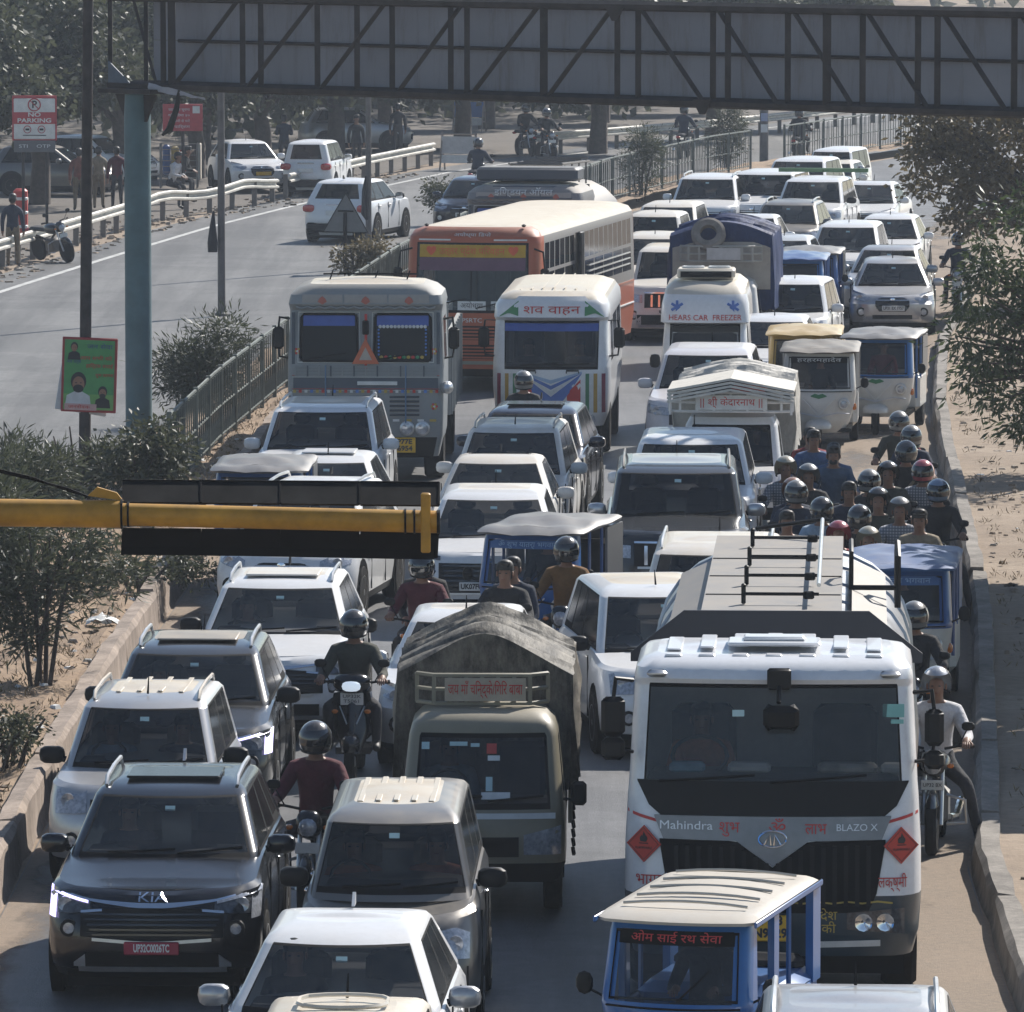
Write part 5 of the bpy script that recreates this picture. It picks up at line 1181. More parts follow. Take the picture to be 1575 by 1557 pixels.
m = MB(); m.rbox((.25, 1.5, 2.1), (.5, .3, .1), .04, plain('red_cloth', (.5, .08, .05), .8)); m.build('red_bundle', KED)
place(KED, 1128, 629, 1.76, 0, 2.0, R(-4))

BTP, bL, by = pickup('white pickup loaded high under a blue tarpaulin with a spare tyre on top', WHITED, 1.7, 1.8, 2.6, short=False)
tarp(BTP, 1.0, 1.9, 5.0, 1.15, 2.55, 2.76, tarp_mat('blue_tarpaulin', (0.004, 0.014, 0.06), (0.012, 0.035, 0.125)), 5, .16, pw=1.8)
MB().box((0, 1.95, 2.0), (1.86, .08, .9), plain('dusty_board', (.36, .33, .29), .8)).build('headboard', BTP)
rack(BTP, -.75, .75, 1.6, 2.1, 2.38, plain('rack_steel', (.35, .34, .31), .6), (-.26, .38), None, bmat=plain('pale_board', (.46, .45, .45), .7))
m = MB(); m.lathe([(.16, -.08), (.27, -.09), (.33, -.05), (.33, .05), (.27, .09), (.16, .08), (.16, -.08)], plain('dusty_tyre', (.20, .18, .16), .9, var=.3), 20, Matrix.Translation((-.24, 1.78, 2.60)) @ Matrix.Rotation(R(62), 4, 'X'), caps=False); m.build('spare_tyre', BTP)
place(BTP, 1112, 345, 2.76, 0, 2.4, R(-5))

# --- three-wheelers
def px_seed(): return random.uniform(0, 6)
def auto(label, body, frame, canopy, W=1.25, H=1.72, twolamp=True, txt=None, plate=True, ribs=False, name='auto_rickshaw', side=None, lower=None, film=None, green=False):
    t = thing(name, label, 'auto rickshaw', group='three-wheelers in the jam'); w2 = W / 2
    L = [LV(.28, w2 * .62, .16, .95, .24, .22, bow=.05), LV(.45, w2 * .80, .04, .95, .28, .28, bow=.08), LV(.75, w2 * .94, .0, .95, .30, .30, bow=.10), LV(.92, w2 * .97, .04, .95, .16, .20, bow=.10), LV(.98, w2 * .97, .06, .95, .11, .15, bow=.09), LV(1.50, w2 * .92, .25, .92, .10, .14, bow=.06), LV(1.58, w2 * .90, .28, .92, .10, .14, bow=.06)]
    g = loft(L, [('F', -1, 1, .94, 1.58, 'frame'), ('C', 0, 0, .94, 1.58, 'frame'), ('F', -.96, .96, 1.0, 1.525, 'glass'), ('S', .3, 1, .60, 1.58, None), ('B', -1, 1, .3, 1.58, None), ('C', 1, 1, .6, 1.58, None), ('F', -1, 1, .28, .52, 'lower'), ('C', 0, 0, .28, .52, 'lower')], nf=8, ns=5, nc=4, roof=None)
    MB().add(*g['body'], body).build('nose', t); MB().add(*g['frame'], frame).build('windscreen_frame', t); MB().add(*g['glass'], GLASS).build('windshield', t); MB().add(*g['lower'], lower or body).build('lower_panel', t)
    m = MB(); m.tube([(x, yfront(L, x, z) - .008, z) for x, z in ((-w2 * .82, 1.02), (w2 * .82, 1.02), (w2 * .78, 1.51), (-w2 * .78, 1.51))], .013, MATTE, 5, True); m.build('seal', t)
    C = [LV(1.585, w2 * 1.03, .13, 2.58, .16, .2, bow=.06), LV(1.61, w2 * 1.04, .11, 2.6, .18, .2, bow=.06), LV(1.64, w2 * .99, .20, 2.55, .2, .24, bow=.06), LV(1.655, w2 * .86, .40, 2.45, .2, .24, bow=.05)]
    c = loft(C, [], nf=6, ns=8, nc=3, roof='body', crown=.05, floor='body'); co = MB().add(*c['body'], canopy).build('canopy', t, 45)
    if not ribs:
        for v in co.data.vertices:
            if v.co.z > 1.60: v.co.z += .022 * math.sin(v.co.y * 7.5 + len(label)) * (1 - abs(v.co.x) / w2) + .01 * math.sin(v.co.x * 13 + v.co.y * 5)
    if ribs:
        for i in range(5): m = MB(); m.tube([(W * .5 * u, .55 + i * .42, 1.655 + .048 * (1 - u * u) ** .8 + .004) for u in (-.8, -.5, -.2, 0, .2, .5, .8)], .012, canopy, 5); m.build('canopy_rib', co)
        for s_ in (-1, 1): MB().rbox((s_ * w2 * 1.035, 1.35, 1.60), (.02, 2.3, .05), .008, body).build('roof_edge', co)
    sd = side or canopy
    for s_ in (-1, 1):
        m = MB(); m.tube([(s_ * w2 * .95, .92, .55), (s_ * w2 * .95, .92, 1.59)], .022, frame, 6); m.build('post', t)
        m = MB(); m.tube([(s_ * w2 * .97, 1.5, .85), (s_ * w2 * .97, 1.5, 1.59)], .022, frame, 6); m.build('post', t)
        if side == 'open': MB().box((s_ * w2 * .95, 2.42, 1.2), (.06, .26, .72), frame).build('rear_post', t); MB().box((s_ * w2 * .97, .98, 1.0), (.05, .16, 1.2), frame).build('front_post', t); MB().rbox((s_ * w2 * .97, 1.6, .62), (.05, 1.2, .5), .02, frame).build('side_panel', t)
        else: MB().box((s_ * w2 * .985, 2.12, 1.24), (.03, .82, .62), sd).build('side_curtain', t)
        m = MB(); m.sup((s_ * (w2 + .12), .30, 1.10), (.07, .03, .09), BLACK, 2.2, 10, 5); m.tube([(s_ * w2 * .9, .32, .98), (s_ * (w2 + .1), .31, 1.06)], .01, BLACK, 5); m.build('mirror', t)
        wheel(t, s_ * (w2 - .09), 2.15, .24, .14, STEEL)
        if twolamp:
            x = s_ * w2 * .66; M = Matrix.Translation((x, yfront(L, x, .76) - .012, .76)) @ Matrix.Rotation(R(90), 4, 'X') @ Matrix.Rotation(0, 4, 'Z'); m = MB(); m.lathe([(.095, -.08), (.095, .02), (.085, .03)], SILVER, 14, M); m.lathe([(.083, 0), (.06, .035), (.001, .045)], LAMP, 12, M); m.build('headlight', t)
            m = MB(); m.sup((s_ * w2 * .93, yfront(L, w2 * .93, .72) - .02, .70), (.035, .03, .06), AMBER, 2.4, 8, 5); m.build('indicator', t)
    if not twolamp:
        M = Matrix.Translation((0, yfront(L, 0, .78) - .012, .80)) @ Matrix.Rotation(R(90), 4, 'X'); m = MB(); m.lathe([(.11, -.05), (.11, .03), (.001, .05)], LAMP, 14, M); m.build('headlight', t)
    MB().rbox((0, 1.95, .62), (W * .98, 1.2, .66), .08, body).build('rear_body', t)
    MB().rbox((0, 2.35, 1.1 if side != 'open' else .98), (W * .86, .16, .5 if side != 'open' else .14), .05, SEATM).build('rear_seat', t)
    MB().rbox((0, 1.25, .72), (.7, .34, .16), .05, SEATM).build('driver_seat', t)
    MB().box((0, 1.2, .32), (W * .85, 1.9, .06), UNDER).build('floor', t)
    if side != 'open': MB().box((0, 2.56, 1.2), (W * .92, .03, .6), sd).build('rear_curtain', t)
    m = MB(); m.tube([(x, yfront(L, x, .965) - .01, .965) for x in lin(-w2 * .86, w2 * .86, 9)], .009, MATTE, 5); m.build('trim_line', t)
    if green: m = MB(); poly_strip(m, L, [(-.13, .90), (-.06, .935), (0, .915), (.06, .935), (.13, .90)], [(-.13, .885), (0, .85), (.13, .885)], .01, plain('green_badge', (.03, .17, .06), .5), 9, .008, 1); m.build('badge', t)
    # front wheel under its mudguard
    wheel(t, 0.0, -.02, .23, .10, STEEL, 'front_wheel')
    m = MB(); m.sup((0, .0, .40), (.22, .27, .12), lower or body, 2.4, 14, 6, -.1, 1.0); m.build('mudguard', t)
    m = MB(); m.tube([(-w2 * .80, .08, .60), (-w2 * .5, -.03, .62), (0, -.06, .56), (w2 * .5, -.03, .62), (w2 * .80, .08, .60)], .013, SILVER, 6); m.tube([(-w2 * .42, .0, .86), (0, -.05, .58), (w2 * .42, .0, .86)], .010, SILVER, 5); m.build('bumper_bar', t)
    if txt:
        m = MB(); poly_strip(m, L, [(-w2 * .74, 1.52), (w2 * .74, 1.52)], [(-w2 * .74, 1.42), (w2 * .74, 1.42)], .008, film or MATTE, 6, .005, 1); fo = m.build('sun_film', t)
        textconf(txt[0], .085, txt[1], L, 0, 1.47, 'lettering', fo, W * .58, .016)
    m = MB(); m.tube([(.05, yfront(L, .05, 1.02) - .015, 1.02), (.28, yfront(L, .28, 1.25) - .015, 1.25)], .008, MATTE, 4); m.build('wiper', t)
    return t
ABLUE = paint('auto_blue', (0.007, 0.07, 0.25), .12, .35); ABLUE2 = paint('auto_bright_blue', (0.005, 0.105, 0.34), .10, .35); CANV = paint('silver_canvas', (.14, .145, .155), .22, .42, .3, .1); CANVD = paint('dark_canvas', (.05, .05, .053), .35, .5, 0, .1)
CANVB = paint('blue_canvas', (.012, .09, .27), .28, .5, 0, .1); YEL = paint('auto_yellow', (.42, .27, .05), .4, .45); CANVC = paint('cream_tin_roof', (.46, .44, .40), .5, .5, 0, .2)
AWH = paint('auto_white', (.56, .56, .54), .4, .4)
SKYTXT = plain('pale_blue_letters', (.30, .45, .65), .5, var=0); REDF = plain('red_glow_letters', (.55, .05, .05), .5, var=0)
def pauto(px, py, yaw, *a, **k):
    t = auto(*a, **k); return place(t, px, py, 1.705, 0, 2.0, R(yaw))
pauto(865, 787, -14, 'blue auto rickshaw with silver grey canopy in the middle of the jam', ABLUE2, ABLUE, CANV, txt=('ॐ शुभ यातर्ा भगवान', SKYTXT), film=plain('blue_film', (.05, .12, .3), .5))
pauto(1393, 838, -6, 'blue canopied auto rickshaw beside the tanker and the kerb', AWH, ABLUE, CANVB, txt=('शुभ यातर्ा भगवान', SKYTXT), film=plain('blue_film', (.05, .12, .3), .5), lower=AWH)
pauto(1264, 521, -4, 'white auto rickshaw with dark canopy and black lettered windscreen strip', AWH, AWH, CANVD, txt=('हरहरमहादेव', PAPER), green=True)
pauto(1366, 501, -9, 'white and blue electric auto rickshaw with silver canopy by the kerb', AWH, ABLUE2, CANV, green=True)
pauto(1240, 496, -4, 'yellow topped auto rickshaw half hidden behind the dark canopied one', plain('auto_dark_green', (.02, .05, .03), .5), YEL, YEL)
pauto(1252, 376, -6, 'blue framed auto rickshaw with pale canopy, rear of the pair behind the white car', ABLUE, ABLUE, CANV)
pauto(1228, 385, -5, 'blue auto rickshaw nearer to the blue tarpaulin load, with glossy blue front', ABLUE, ABLUE2, ABLUE)
pauto(412, 696, -2, 'blue fronted auto rickshaw with silver canopy behind the yellow boom', ABLUE, ABLUE, CANV)
o = pauto(1122, 1345, -15, 'bright blue electric rickshaw with cream tin roof in front of the tanker', ABLUE2, ABLUE2, CANVC, W=1.2, ribs=True, twolamp=True, name='electric_rickshaw', side='open', txt=('ओम साई रथ सेवा', REDF))
# ------------------------------------------------------------------ cars in the photograph
def rear_detail(t, lampx=.66, lz=.88):
    i = CARINFO[t.name]; L, w2 = i['L'], i['w2']
    for s_ in (-1, 1):
        m = MB(); m.sup((s_ * w2 * .80, L - .10, lz), (.17, .10, .10), REDL, 3, 10, 6); m.build('tail_light', t)
    MB().rbox((0, L + .012, .78), (.48, .02, .12), .006, WPLATE).build('number_plate', t)
    m = MB(); m.rbox((0, L - .02, .40), (w2 * 1.7, .10, .24), .05, BLACK); m.build('rear_bumper', t)
    m = MB(); m.rbox((0, L - .07, .98), (.5, .03, .03), .01, CHROME); m.build('tailgate_trim', t)
S2 = SILVER
pcar(283, 1168, -1.9, 'glossy black crossover with lit running light and red number plate', 'car', 'crossover', 'crossover', BLK, rails=SILVER, sunroof=1, fin=SILVER, pcol=MAROON, ptext='UP32C0026TC', lit=True, det=2, mirror=BLK, emblem='KIA')
K1 = 'car.tmp'
pcar(247, 1040, -2.6, 'dusty silver tall hatchback right behind the black crossover, beside the left kerb', 'car', 'tall', 'tall', SILV, roofcol=CREAM, rails=SILVD, ribs=4, mirror=BLACK, det=3)
pcar(315, 964, -1.6, 'dark grey crossover with dusty roof and light bar, behind the silver hatchback', 'car', 'crossover', 'crossover', DKGREY, roofcol=GREYD, rails=SILVER, sunroof=2, lit=2, mirror=BLACK)
pcar(445, 868, -2.2, 'white crossover with wide black grille behind the scooter rider', 'car', 'crossover', 'crossover', WHITE, roofcol=WHITED, rails=SILVER, sunroof=2, fin=BLACK, mirror=BLACK)
t = car('white crossover emerging under the yellow boom, big mirror on its right side', 'car', 'crossover', 'oval', WHITE, rails=SILVER, fin=BLACK); place(t, 432, 962, 0, 0, 0, R(-9))
pcar(512, 688, -3, 'white hatchback with sunroof just behind the yellow boom', 'car', 'hatch', 'oval', WHITE, sunroof=2)
pcar(512, 606, -3, 'white people carrier with roof rails in front of the grey blue lorry', 'car', 'suv', 'suv', WHITE, roofcol=CREAM, rails=SILVER, ptext='UP32 JP 0416')
pcar(832, 613, -5, 'dark navy crossover right in front of the striped hearse van', 'car', 'crossover', 'suv', NAVY, roofcol=BLK, sunroof=1, fin=BLACK, mirror=NAVY)
pcar(803, 638, -4, 'cream dusty people carrier with thin roof rails in front of the navy crossover', 'car', 'mpv', 'tall', WHITED, roofcol=CREAM, rails=SILVD)
pcar(770, 693, -3, 'white saloon between the cream people carrier and the car with the white number plate', 'car', 'sedan', 'sedan', WHITED, fin=BLACK)
pcar(763, 739, -1.5, 'white crossover with large black mesh grille and long white number plate', 'car', 'crossover', 'mesh', WHITE, roofcol=WHITED, ptext='UK07FU0015', fin=False)
pcar(1041, 693, -1.5, 'dark off roader with sky sheen coloured into its roof and chrome grille slats', 'car', 'bigsuv', 'slat', DKGREY, roofcol=SILV, rails=GREY, mirror=SILVER)  # roof coloured silver to stand for sky reflected in dark paint
pcar(1068, 653, -3, 'white off roader directly behind the dark chrome slatted one', 'car', 'suv', 'suv', WHITE)
pcar(1096, 523, -4, 'pale people carrier between the freezer van and the slatted canopy pickup', 'car', 'suv', 'suv', paint('pale_lilac_paint', (.58, .57, .60), .25), roofcol=WHITE)
pcar(1050, 371, -5, 'cream white off roader with black grille squeezed between bus and freezer van', 'car', 'bigsuv', 'slat', WHITED, roofcol=CREAM, ptext='UP41')
pcar(1234, 421, -9, 'white tall hatchback behind the yellow topped three-wheeler, beside the blue load', 'car', 'tall', 'tall', WHITE)
pcar(1195, 479, -5, 'white hatchback mostly hidden between freezer van and yellow three-wheeler', 'car', 'hatch', 'oval', WHITE)
pcar(1373, 392, -3.2, 'silver hatchback with oval black grille at the head of the right lane', 'car', 'hatch', 'oval', SILV, ptext='UP31 BX 7757')
pcar(1372, 374, -8, 'silver saloon tucked behind the silver hatchback with oval grille', 'car', 'sedan', 'sedan', SILV, det=1)
pcar(1313, 336, -7, 'white people carrier with clear windscreen, behind the silver saloon', 'car', 'mpv', 'tall', WHITE, det=1)
pcar(1374, 326, -8, 'white hatchback half under the roadside tree branches', 'car', 'hatch', 'oval', WHITE, det=1)
pcar(1224, 304, -9, 'dark grey crossover among white cars in the far jam', 'car', 'crossover', 'suv', GREY, rails=SILVER, det=1)
pcar(1160, 326, -8, 'white saloon just behind the blue covered load', 'car', 'sedan', 'sedan', WHITE, det=1)
pcar(1212, 358, -8, 'pale blue grey hatchback behind the pair of blue three-wheelers', 'car', 'hatch', 'oval', paint('pale_blue_paint', (.45, .50, .55), .3), det=1)
t = pcar(1266, 268, -10, 'white double cab pickup carrying a green bar across its roof', 'pickup', 'suv', 'suv', WHITE, det=1, mirror=BLACK, name='double_cab_pickup')
m = MB(); m.box((0, 3.9, 1.86), (2.3, .12, .10), plain('green_bar', (.10, .20, .09), .5)); m.build('roof_bar', t)
pcar(1196, 257, -12, 'white off roader left of the double cab pickup in the far jam', 'car', 'bigsuv', 'suv', WHITE, det=1)
pcar(1101, 264, -8, 'white off roader with silver rails beside the iron fence in the far jam', 'car', 'suv', 'suv', WHITE, rails=SILVER, det=1)
pcar(1041, 306, -8, 'white people carrier following the orange bus on its right, second in line', 'car', 'mpv', 'tall', WHITED, det=1)
pcar(1018, 321, -8, 'white van like car next to the bus rear corner', 'car', 'tall', 'tall', WHITED, det=1)
pcar(1016, 353, -6, 'white car showing only its roof between bus and blue load', 'car', 'mpv', 'tall', WHITED, det=1)
pcar(1249, 238, -13, 'white off roader farther back, left of the palest van', 'car', 'suv', 'suv', WHITE, det=0)
pcar(1302, 223, -14, 'white van at the far end of the jam under the gantry', 'van', 'van', 'tall', WHITE, det=0)
pcar(1345, 276, -12, 'white saloon right of the double cab pickup beneath the tree', 'car', 'sedan', 'sedan', WHITE, det=0)
pcar(1290, 243, -13, 'white hatchback at the far end with greenish glare on its bonnet', 'car', 'hatch', 'oval', WHITED, det=0)
pcar(543, 1392, -3, 'clean white hatchback cut by the lower frame edge, shark fin on its roof', 'car', 'hatch', 'oval', WHITE, fin=1, mirror=SILV)
t = pcar(535, 1528, -3, 'beige roofed small van at the very bottom with a roof hatch', 'van', 'van', 'tall', CREAM, name='van'); i = CARINFO[t.name]
m = MB(); m.tube([(.30 * math.cos(a) * min(1.2, 1 / max(.6, abs(math.cos(a)))), 2.75 + .28 * math.sin(a), i['zr'] + .045) for a in [k * math.pi / 8 for k in range(16)]], .016, CREAM, 5, True); m.build('roof_hatch', t)
pcar(621, 1191, -1.5, 'grey minivan with ribbed dusty roof and driver in orange', 'van', 'van', 'tall', GREY, roofcol=CREAM, ribs=5, name='minivan', mirror=BLACK, det=3)
pcar(722, 923, -2, 'white hatchback directly behind the tarpaulin pickup', 'car', 'hatch', 'oval', WHITE, roofcol=WHITED)
pcar(980, 876, 7, 'white people carrier angled across beside the tanker, its left doors showing', 'car', 'mpv', 'tall', WHITE, roofcol=CREAM, mirror=BLACK)
pcar(1107, 813, -3, 'cream white off roader just behind the tanker walkway', 'car', 'suv', 'suv', WHITED, roofcol=WHITED, rails=SILVER)
pcar(1316, 1509, -3, 'silver crossover at the bottom right, only roof and rails in frame', 'car', 'crossover', 'crossover', SILV, rails=SILVER)
# left carriageway
t = car('white crossover driving away on the left carriageway past the triangle sign', 'car', 'crossover', 'suv', WHITE, fin=BLACK, mirror=BLACK, group='cars on the left carriageway'); rear_detail(t); place(t, 517, 374, 0, 0, 4.2, R(165))
t = car('small white hatchback driving away on the left carriageway next to the guard rail', 'car', 'tall', 'tall', WHITE, group='cars on the left carriageway', xs=.94); rear_detail(t); place(t, 470, 303, 0, 0, 3.6, R(170))
pcar(738, 268, -8, 'dark small car on the left carriageway beside the tanker lorry', 'car', 'hatch', 'oval', NAVY, det=0, roofcol=SILV, group='cars on the left carriageway')
pcar(368, 213, 16, 'parked white hatchback beyond the guard rail next to the tree trunk', 'car', 'hatch', 'oval', WHITE, det=0, pcol=YPLATE, group='cars parked beyond the guard rail')
for px, py, yaw, c, lb in ((548, 232, 97, SILV, 'parked silver hatchback seen from its side behind the guard rail'), (150, 283, 62, WHITE, 'parked white crossover in tree shade left of the dark pole'), (86, 300, 80, GREY, 'parked grey hatchback below the no parking sign')):
    t = car(lb, 'car', 'hatch', 'oval', c, det=0, group='cars parked beyond the guard rail'); place(t, px, py, 0, 0, 1.9, R(yaw))

# ------------------------------------------------------------------ gantry
RUST = plain('rusty_steel', (0.028, 0.023, 0.022), .75, .1, var=.5, scale=4)
PANELM, _t, _b = newmat('sign_sheet_back')
_st = _ramp(_t, _noise(_t, 2.2, 7, .75, stretch=(1.6, 1.6, .22)), .50, .72, 0, .6); _t.links.new(_mix(_t, _st, _mix(_t, _noise(_t, .7, 5, .7), (.165, .178, .215), (.235, .248, .285)), (.10, .075, .06)), _b.inputs['Base Color']); _b.inputs['Roughness'].default_value = .6
TEALP = plain('weathered_teal_paint', (0.075, 0.135, 0.155), .65, var=.22, scale=2)
GA_, GB_ = at(250, 133, 6.0), at(1575, 175, 6.0); gu = (GB_ - GA_).normalized(); gn = Vector((gu.y, -gu.x, 0))
if gn.y > 0: gn = -gn
def gt(px):
    a, b = -6, 30
    for _ in range(40):
        c = (a + b) / 2
        if proj(GA_ + gu * c)[0] < px: a = c
        else: b = c
    return a
G0 = GA_ + gu * gt(211)
ga = thing('sign_gantry', 'long dark rusty truss gantry holding grey sign sheets above the road', 'gantry', (G0.x, G0.y, 0)); gb_ = Vector(ga.location)
gp = lambda px, z, off=0.0: GA_ + gu * gt(px) + gn * off + Vector((0, 0, z - 6.0)) - gb_
ZT = 7.42
part(ga, 'pillar', lambda m: m.lathe([(.215, 0), (.215, 5.5), (.20, 5.86)], TEALP, 16))
part(ga, 'cap_plate', lambda m: m.prism([(-.62, -.3), (.62, -.3), (.62, .3), (-.62, .3)], (0, 0, 5.88), gu, gn, (0, 0, .07), RUST))
part(ga, 'bracket', lambda m: m.prism([(-.48, 5.86), (.48, 5.86), (.24, 5.42), (-.24, 5.42)], (0, 0, 0), gu, (0, 0, 1), gn * .04, RUST))
for z in (6.0, ZT):
    for off in (.0, -.55):
        part(ga, 'chord', lambda m: m.tube([gp(168 if z > 6 else 168, z, off), gp(1760, z, off)], .07, RUST, 6))
part(ga, 'chord', lambda m: m.tube([gp(240, 6.72, -.50), gp(1760, 6.72, -.50)], .03, RUST, 5))
edges = [196, 300, 372, 487, 602, 717, 835, 950, 1100, 1210, 1325, 1440, 1558, 1670, 1760]
for a, b in zip(edges, edges[1:]):
    for z0, z1 in ((6.02, 6.715), (6.725, 7.41)):
        pa, pb = gp(a, z0, -.58), gp(b - .5, z0, -.58); part(ga, 'sign_sheet', lambda m: m.prism([(0, 0), ((pb - pa).length, 0), ((pb - pa).length, z1 - z0), (0, z1 - z0)], pa, gu, (0, 0, 1), gn * -.02, PANELM), None)
for px in [250, 263, 372, 400, 487, 548, 602, 692, 717, 835, 948, 980, 1095, 1118, 1210, 1270, 1325, 1410, 1440, 1558, 1670]:
    w = .062 if px not in (263, 835, 1270) else .085; part(ga, 'upright', lambda m: m.tube([gp(px, 6.0, -.02), gp(px, ZT, -.02)], w, RUST, 4))
for a, b in ((268, 366), (380, 482), (492, 592), (612, 710), (725, 828), (842, 942)): part(ga, 'diagonal_brace', lambda m: m.tube([gp(a, 6.02, 0), gp(b, ZT - .02, 0)], .045, RUST, 4))
for a, b in ((985, 1082), (1104, 1196), (1220, 1312), (1333, 1428), (1450, 1548), (1570, 1665)): part(ga, 'diagonal_brace', lambda m: m.tube([gp(a, ZT - .02, 0), gp(b, 6.02, 0)], .045, RUST, 4))
for px in (950, 1085): part(ga, 'gusset_plate', lambda m: m.prism([(-.2, .06), (.2, .06), (.05, -.16), (-.05, -.16)], gp(px, 6.0 if px == 1085 else 7.36, .06), gu, (0, 0, 1), gn * .02, RUST))
part(ga, 'end_post', lambda m: m.tube([gp(170, 5.9), gp(170, 8.4)], .05, RUST, 4)); part(ga, 'end_post', lambda m: m.tube([gp(190, 5.9, -.5), gp(190, 8.4, -.5)], .05, RUST, 4))
part(ga, 'diagonal_brace', lambda m: m.tube([gp(190, 8.0), gp(240, 6.05)], .035, RUST, 4)); part(ga, 'end_plate', lambda m: m.prism([(0, 0), (.62, 0), (0, .42)], gp(170, 5.97, .03), gu, (0, 0, 1), gn * .02, plain('blue_grey_plate', (.06, .09, .13), .6)))
m = MB(); r_ = random.Random(4); rows = [[gp(236 + k * 11, 6.05 - k * .028 + .03 * r_.random(), .1 + .05 * r_.random()) + Vector((0, 0, -j * .045 * (1 - k / 10))) + gb_ for k in range(9)] for j in range(4)]
m.grid(rows, plain('torn_grey_cloth', (.30, .31, .35), .8)); o = m.build('torn_banner', None, 60); tag(o, 'torn strip of pale banner cloth hanging off the gantry by the teal pillar', 'banner')
m = MB(); p0 = gp(283, 5.95, .1) + gb_; m.tube([p0, p0 + Vector((-.05, 0, -.3)), p0 + Vector((-.16, 0, -.62)), p0 + Vector((-.28, 0, -.72))], [.03, .05, .06, .02], plain('dark_rag', (.03, .028, .025), .9), 6); o = m.build('hanging_rag', None, 60); tag(o, 'dark rag dangling under the gantry right of the teal pillar', 'rag')

# ------------------------------------------------------------------ yellow boom with its board
BOOMY = plain('weathered_yellow_paint', (0.40, 0.205, 0.02), .55, var=.3, scale=5)
BOOMG = plain('board_grey_metal', (0.026, 0.025, 0.024), .8, .0, var=.35, spec=.05, scale=5)
bz = 42.0; b0, b1, b2 = atZ(-220, 786, bz), atZ(186, 791, bz), atZ(672, 803, bz)
bt = thing('signal_boom', 'yellow tubular boom reaching in from the left with a dark four panel board', 'signal boom', (b0.x, b0.y, 0)); bo = Vector(bt.location)
part(bt, 'arm', lambda m: m.tube([b0 - bo, b1 - bo], .086, BOOMY, 16)); part(bt, 'arm', lambda m: m.tube([b1 - bo - Vector((.05, 0, 0)), b2 - bo], .070, BOOMY, 16))
part(bt, 'mast', lambda m: m.tube([Vector((0, 0, 0)), Vector((0, 0, b0.z + .2))], .1, BOOMY, 14))
for px in (186, 196, 622, 636, 648): p = atZ(px, 791 + (px - 186) * .0247, bz) - bo; part(bt, 'collar', lambda m: m.tube([p, p + Vector((.012, 0, .0))], .094 if px < 190 else .078, BLACK, 16))
for i in range(4):
    xa, xb = 188 + i * 122, 188 + (i + 1) * 122 - .7; dy = 2.2 * i * .6
    p, q = atZ(xa, 772 + dy, bz + .08) - bo, atZ(xb, 773 + dy, bz + .08) - bo; p2, q2 = atZ(xa, 739 + dy * .6, bz + .26) - bo, atZ(xb, 740 + dy * .6, bz + .26) - bo
    m = MB(); th = Vector((0, .012, -.012)); m.add([p, q, q2, p2, p + th, q + th, q2 + th, p2 + th], [(0, 1, 2, 3), (7, 6, 5, 4), (0, 4, 5, 1), (1, 5, 6, 2), (2, 6, 7, 3), (3, 7, 4, 0)], BOOMG); m.build('hood_panel', bt, None)
    m = MB(); m.tube([p2, q2], .009, MATTE, 4); m.tube([q2, q], .008, MATTE, 4); m.build('hood_edge', bt)
    p, q = atZ(xa, 812 + dy, bz + .06) - bo, atZ(xb, 813 + dy, bz + .06) - bo; p2, q2 = atZ(xa - 2, 851 + dy, bz + .14) - bo, atZ(xb - 2, 852 + dy, bz + .14) - bo
    m = MB(); m.add([p2, q2, q, p, p2 + th, q2 + th, q + th, p + th], [(0, 1, 2, 3), (7, 6, 5, 4), (0, 4, 5, 1), (1, 5, 6, 2), (2, 6, 7, 3), (3, 7, 4, 0)], MATTE); m.build('board_panel', bt, None)
pa, pb = atZ(188, 815, bz + .12) - bo, atZ(668, 824, bz + .12) - bo
m = MB(); m.add([pa + Vector((0, 0, -.15)), pb + Vector((0, 0, -.15)), pb + Vector((0, 0, .0)), pa + Vector((0, 0, .0))], [(0, 1, 2, 3)], MATTE); m.T = None; m.build('backing_sheet', bt, None)
pe = atZ(655, 803, bz) - bo
part(bt, 'end_bracket', lambda m: m.rbox(pe + Vector((.0, -.06, -.0)), (.06, .05, .37), .008, BOOMY)); part(bt, 'end_cap', lambda m: m.tube([b2 - bo, b2 - bo + Vector((.02, 0, 0))], .076, BLACK, 16))
pl = atZ(142, 763, bz) - bo; part(bt, 'lug', lambda m: m.prism([(-.03, 0), (.19, -.03), (.15, .02), (.03, .055)], pl, (1, 0, 0), (0, 0, 1), (0, .03, 0), BOOMY))
w0 = atZ(-60, 712, bz + .3); m = MB()
for k in range(2): m.tube([w0 - bo + Vector((0, 0, k * .012)), atZ(50, 738 - k * 3, bz + .2) - bo, atZ(105, 752 + k * 3, bz + .1) - bo, atZ(135, 764, bz) - bo], .008, MATTE, 4)
m.build('stay_cable', bt)

# ------------------------------------------------------------------ poles and signs
POLEM = plain('rusty_pole', (0.045, 0.038, 0.036), .8, .1, var=.4, scale=5); POLEG = plain('grey_pole', (0.135, 0.125, 0.12), .75, var=.25, scale=4)
def pole(label, px, py, h, r, mat, lean=(0, 0), zb=0.0):
    p = at(px, py, zb); t = thing('street_pole', label, 'pole', p); m = MB(); m.tube([(0, 0, 0), (lean[0] * .5, lean[1], h * .5), (lean[0], 0, h)], [r, r * .92, r * .8], mat, 12); m.build('shaft', t); m = MB(); m.lathe([(r * 1.8, 0), (r * 1.8, .05), (r * 1.2, .09)], mat, 10); m.build('base_collar', t); return t
P1 = pole('tall dark rusty pole on the median carrying the green poster', 130, 742, 9.2, .095, POLEM, (.12, 0))
P2 = pole('slim grey pole beside the left carriageway with a dark bag tied to it', 341, 486, 7.5, .085, POLEG)
P3 = pole('slim grey pole right behind the triangle sign', 567, 412, 7.5, .075, POLEG)
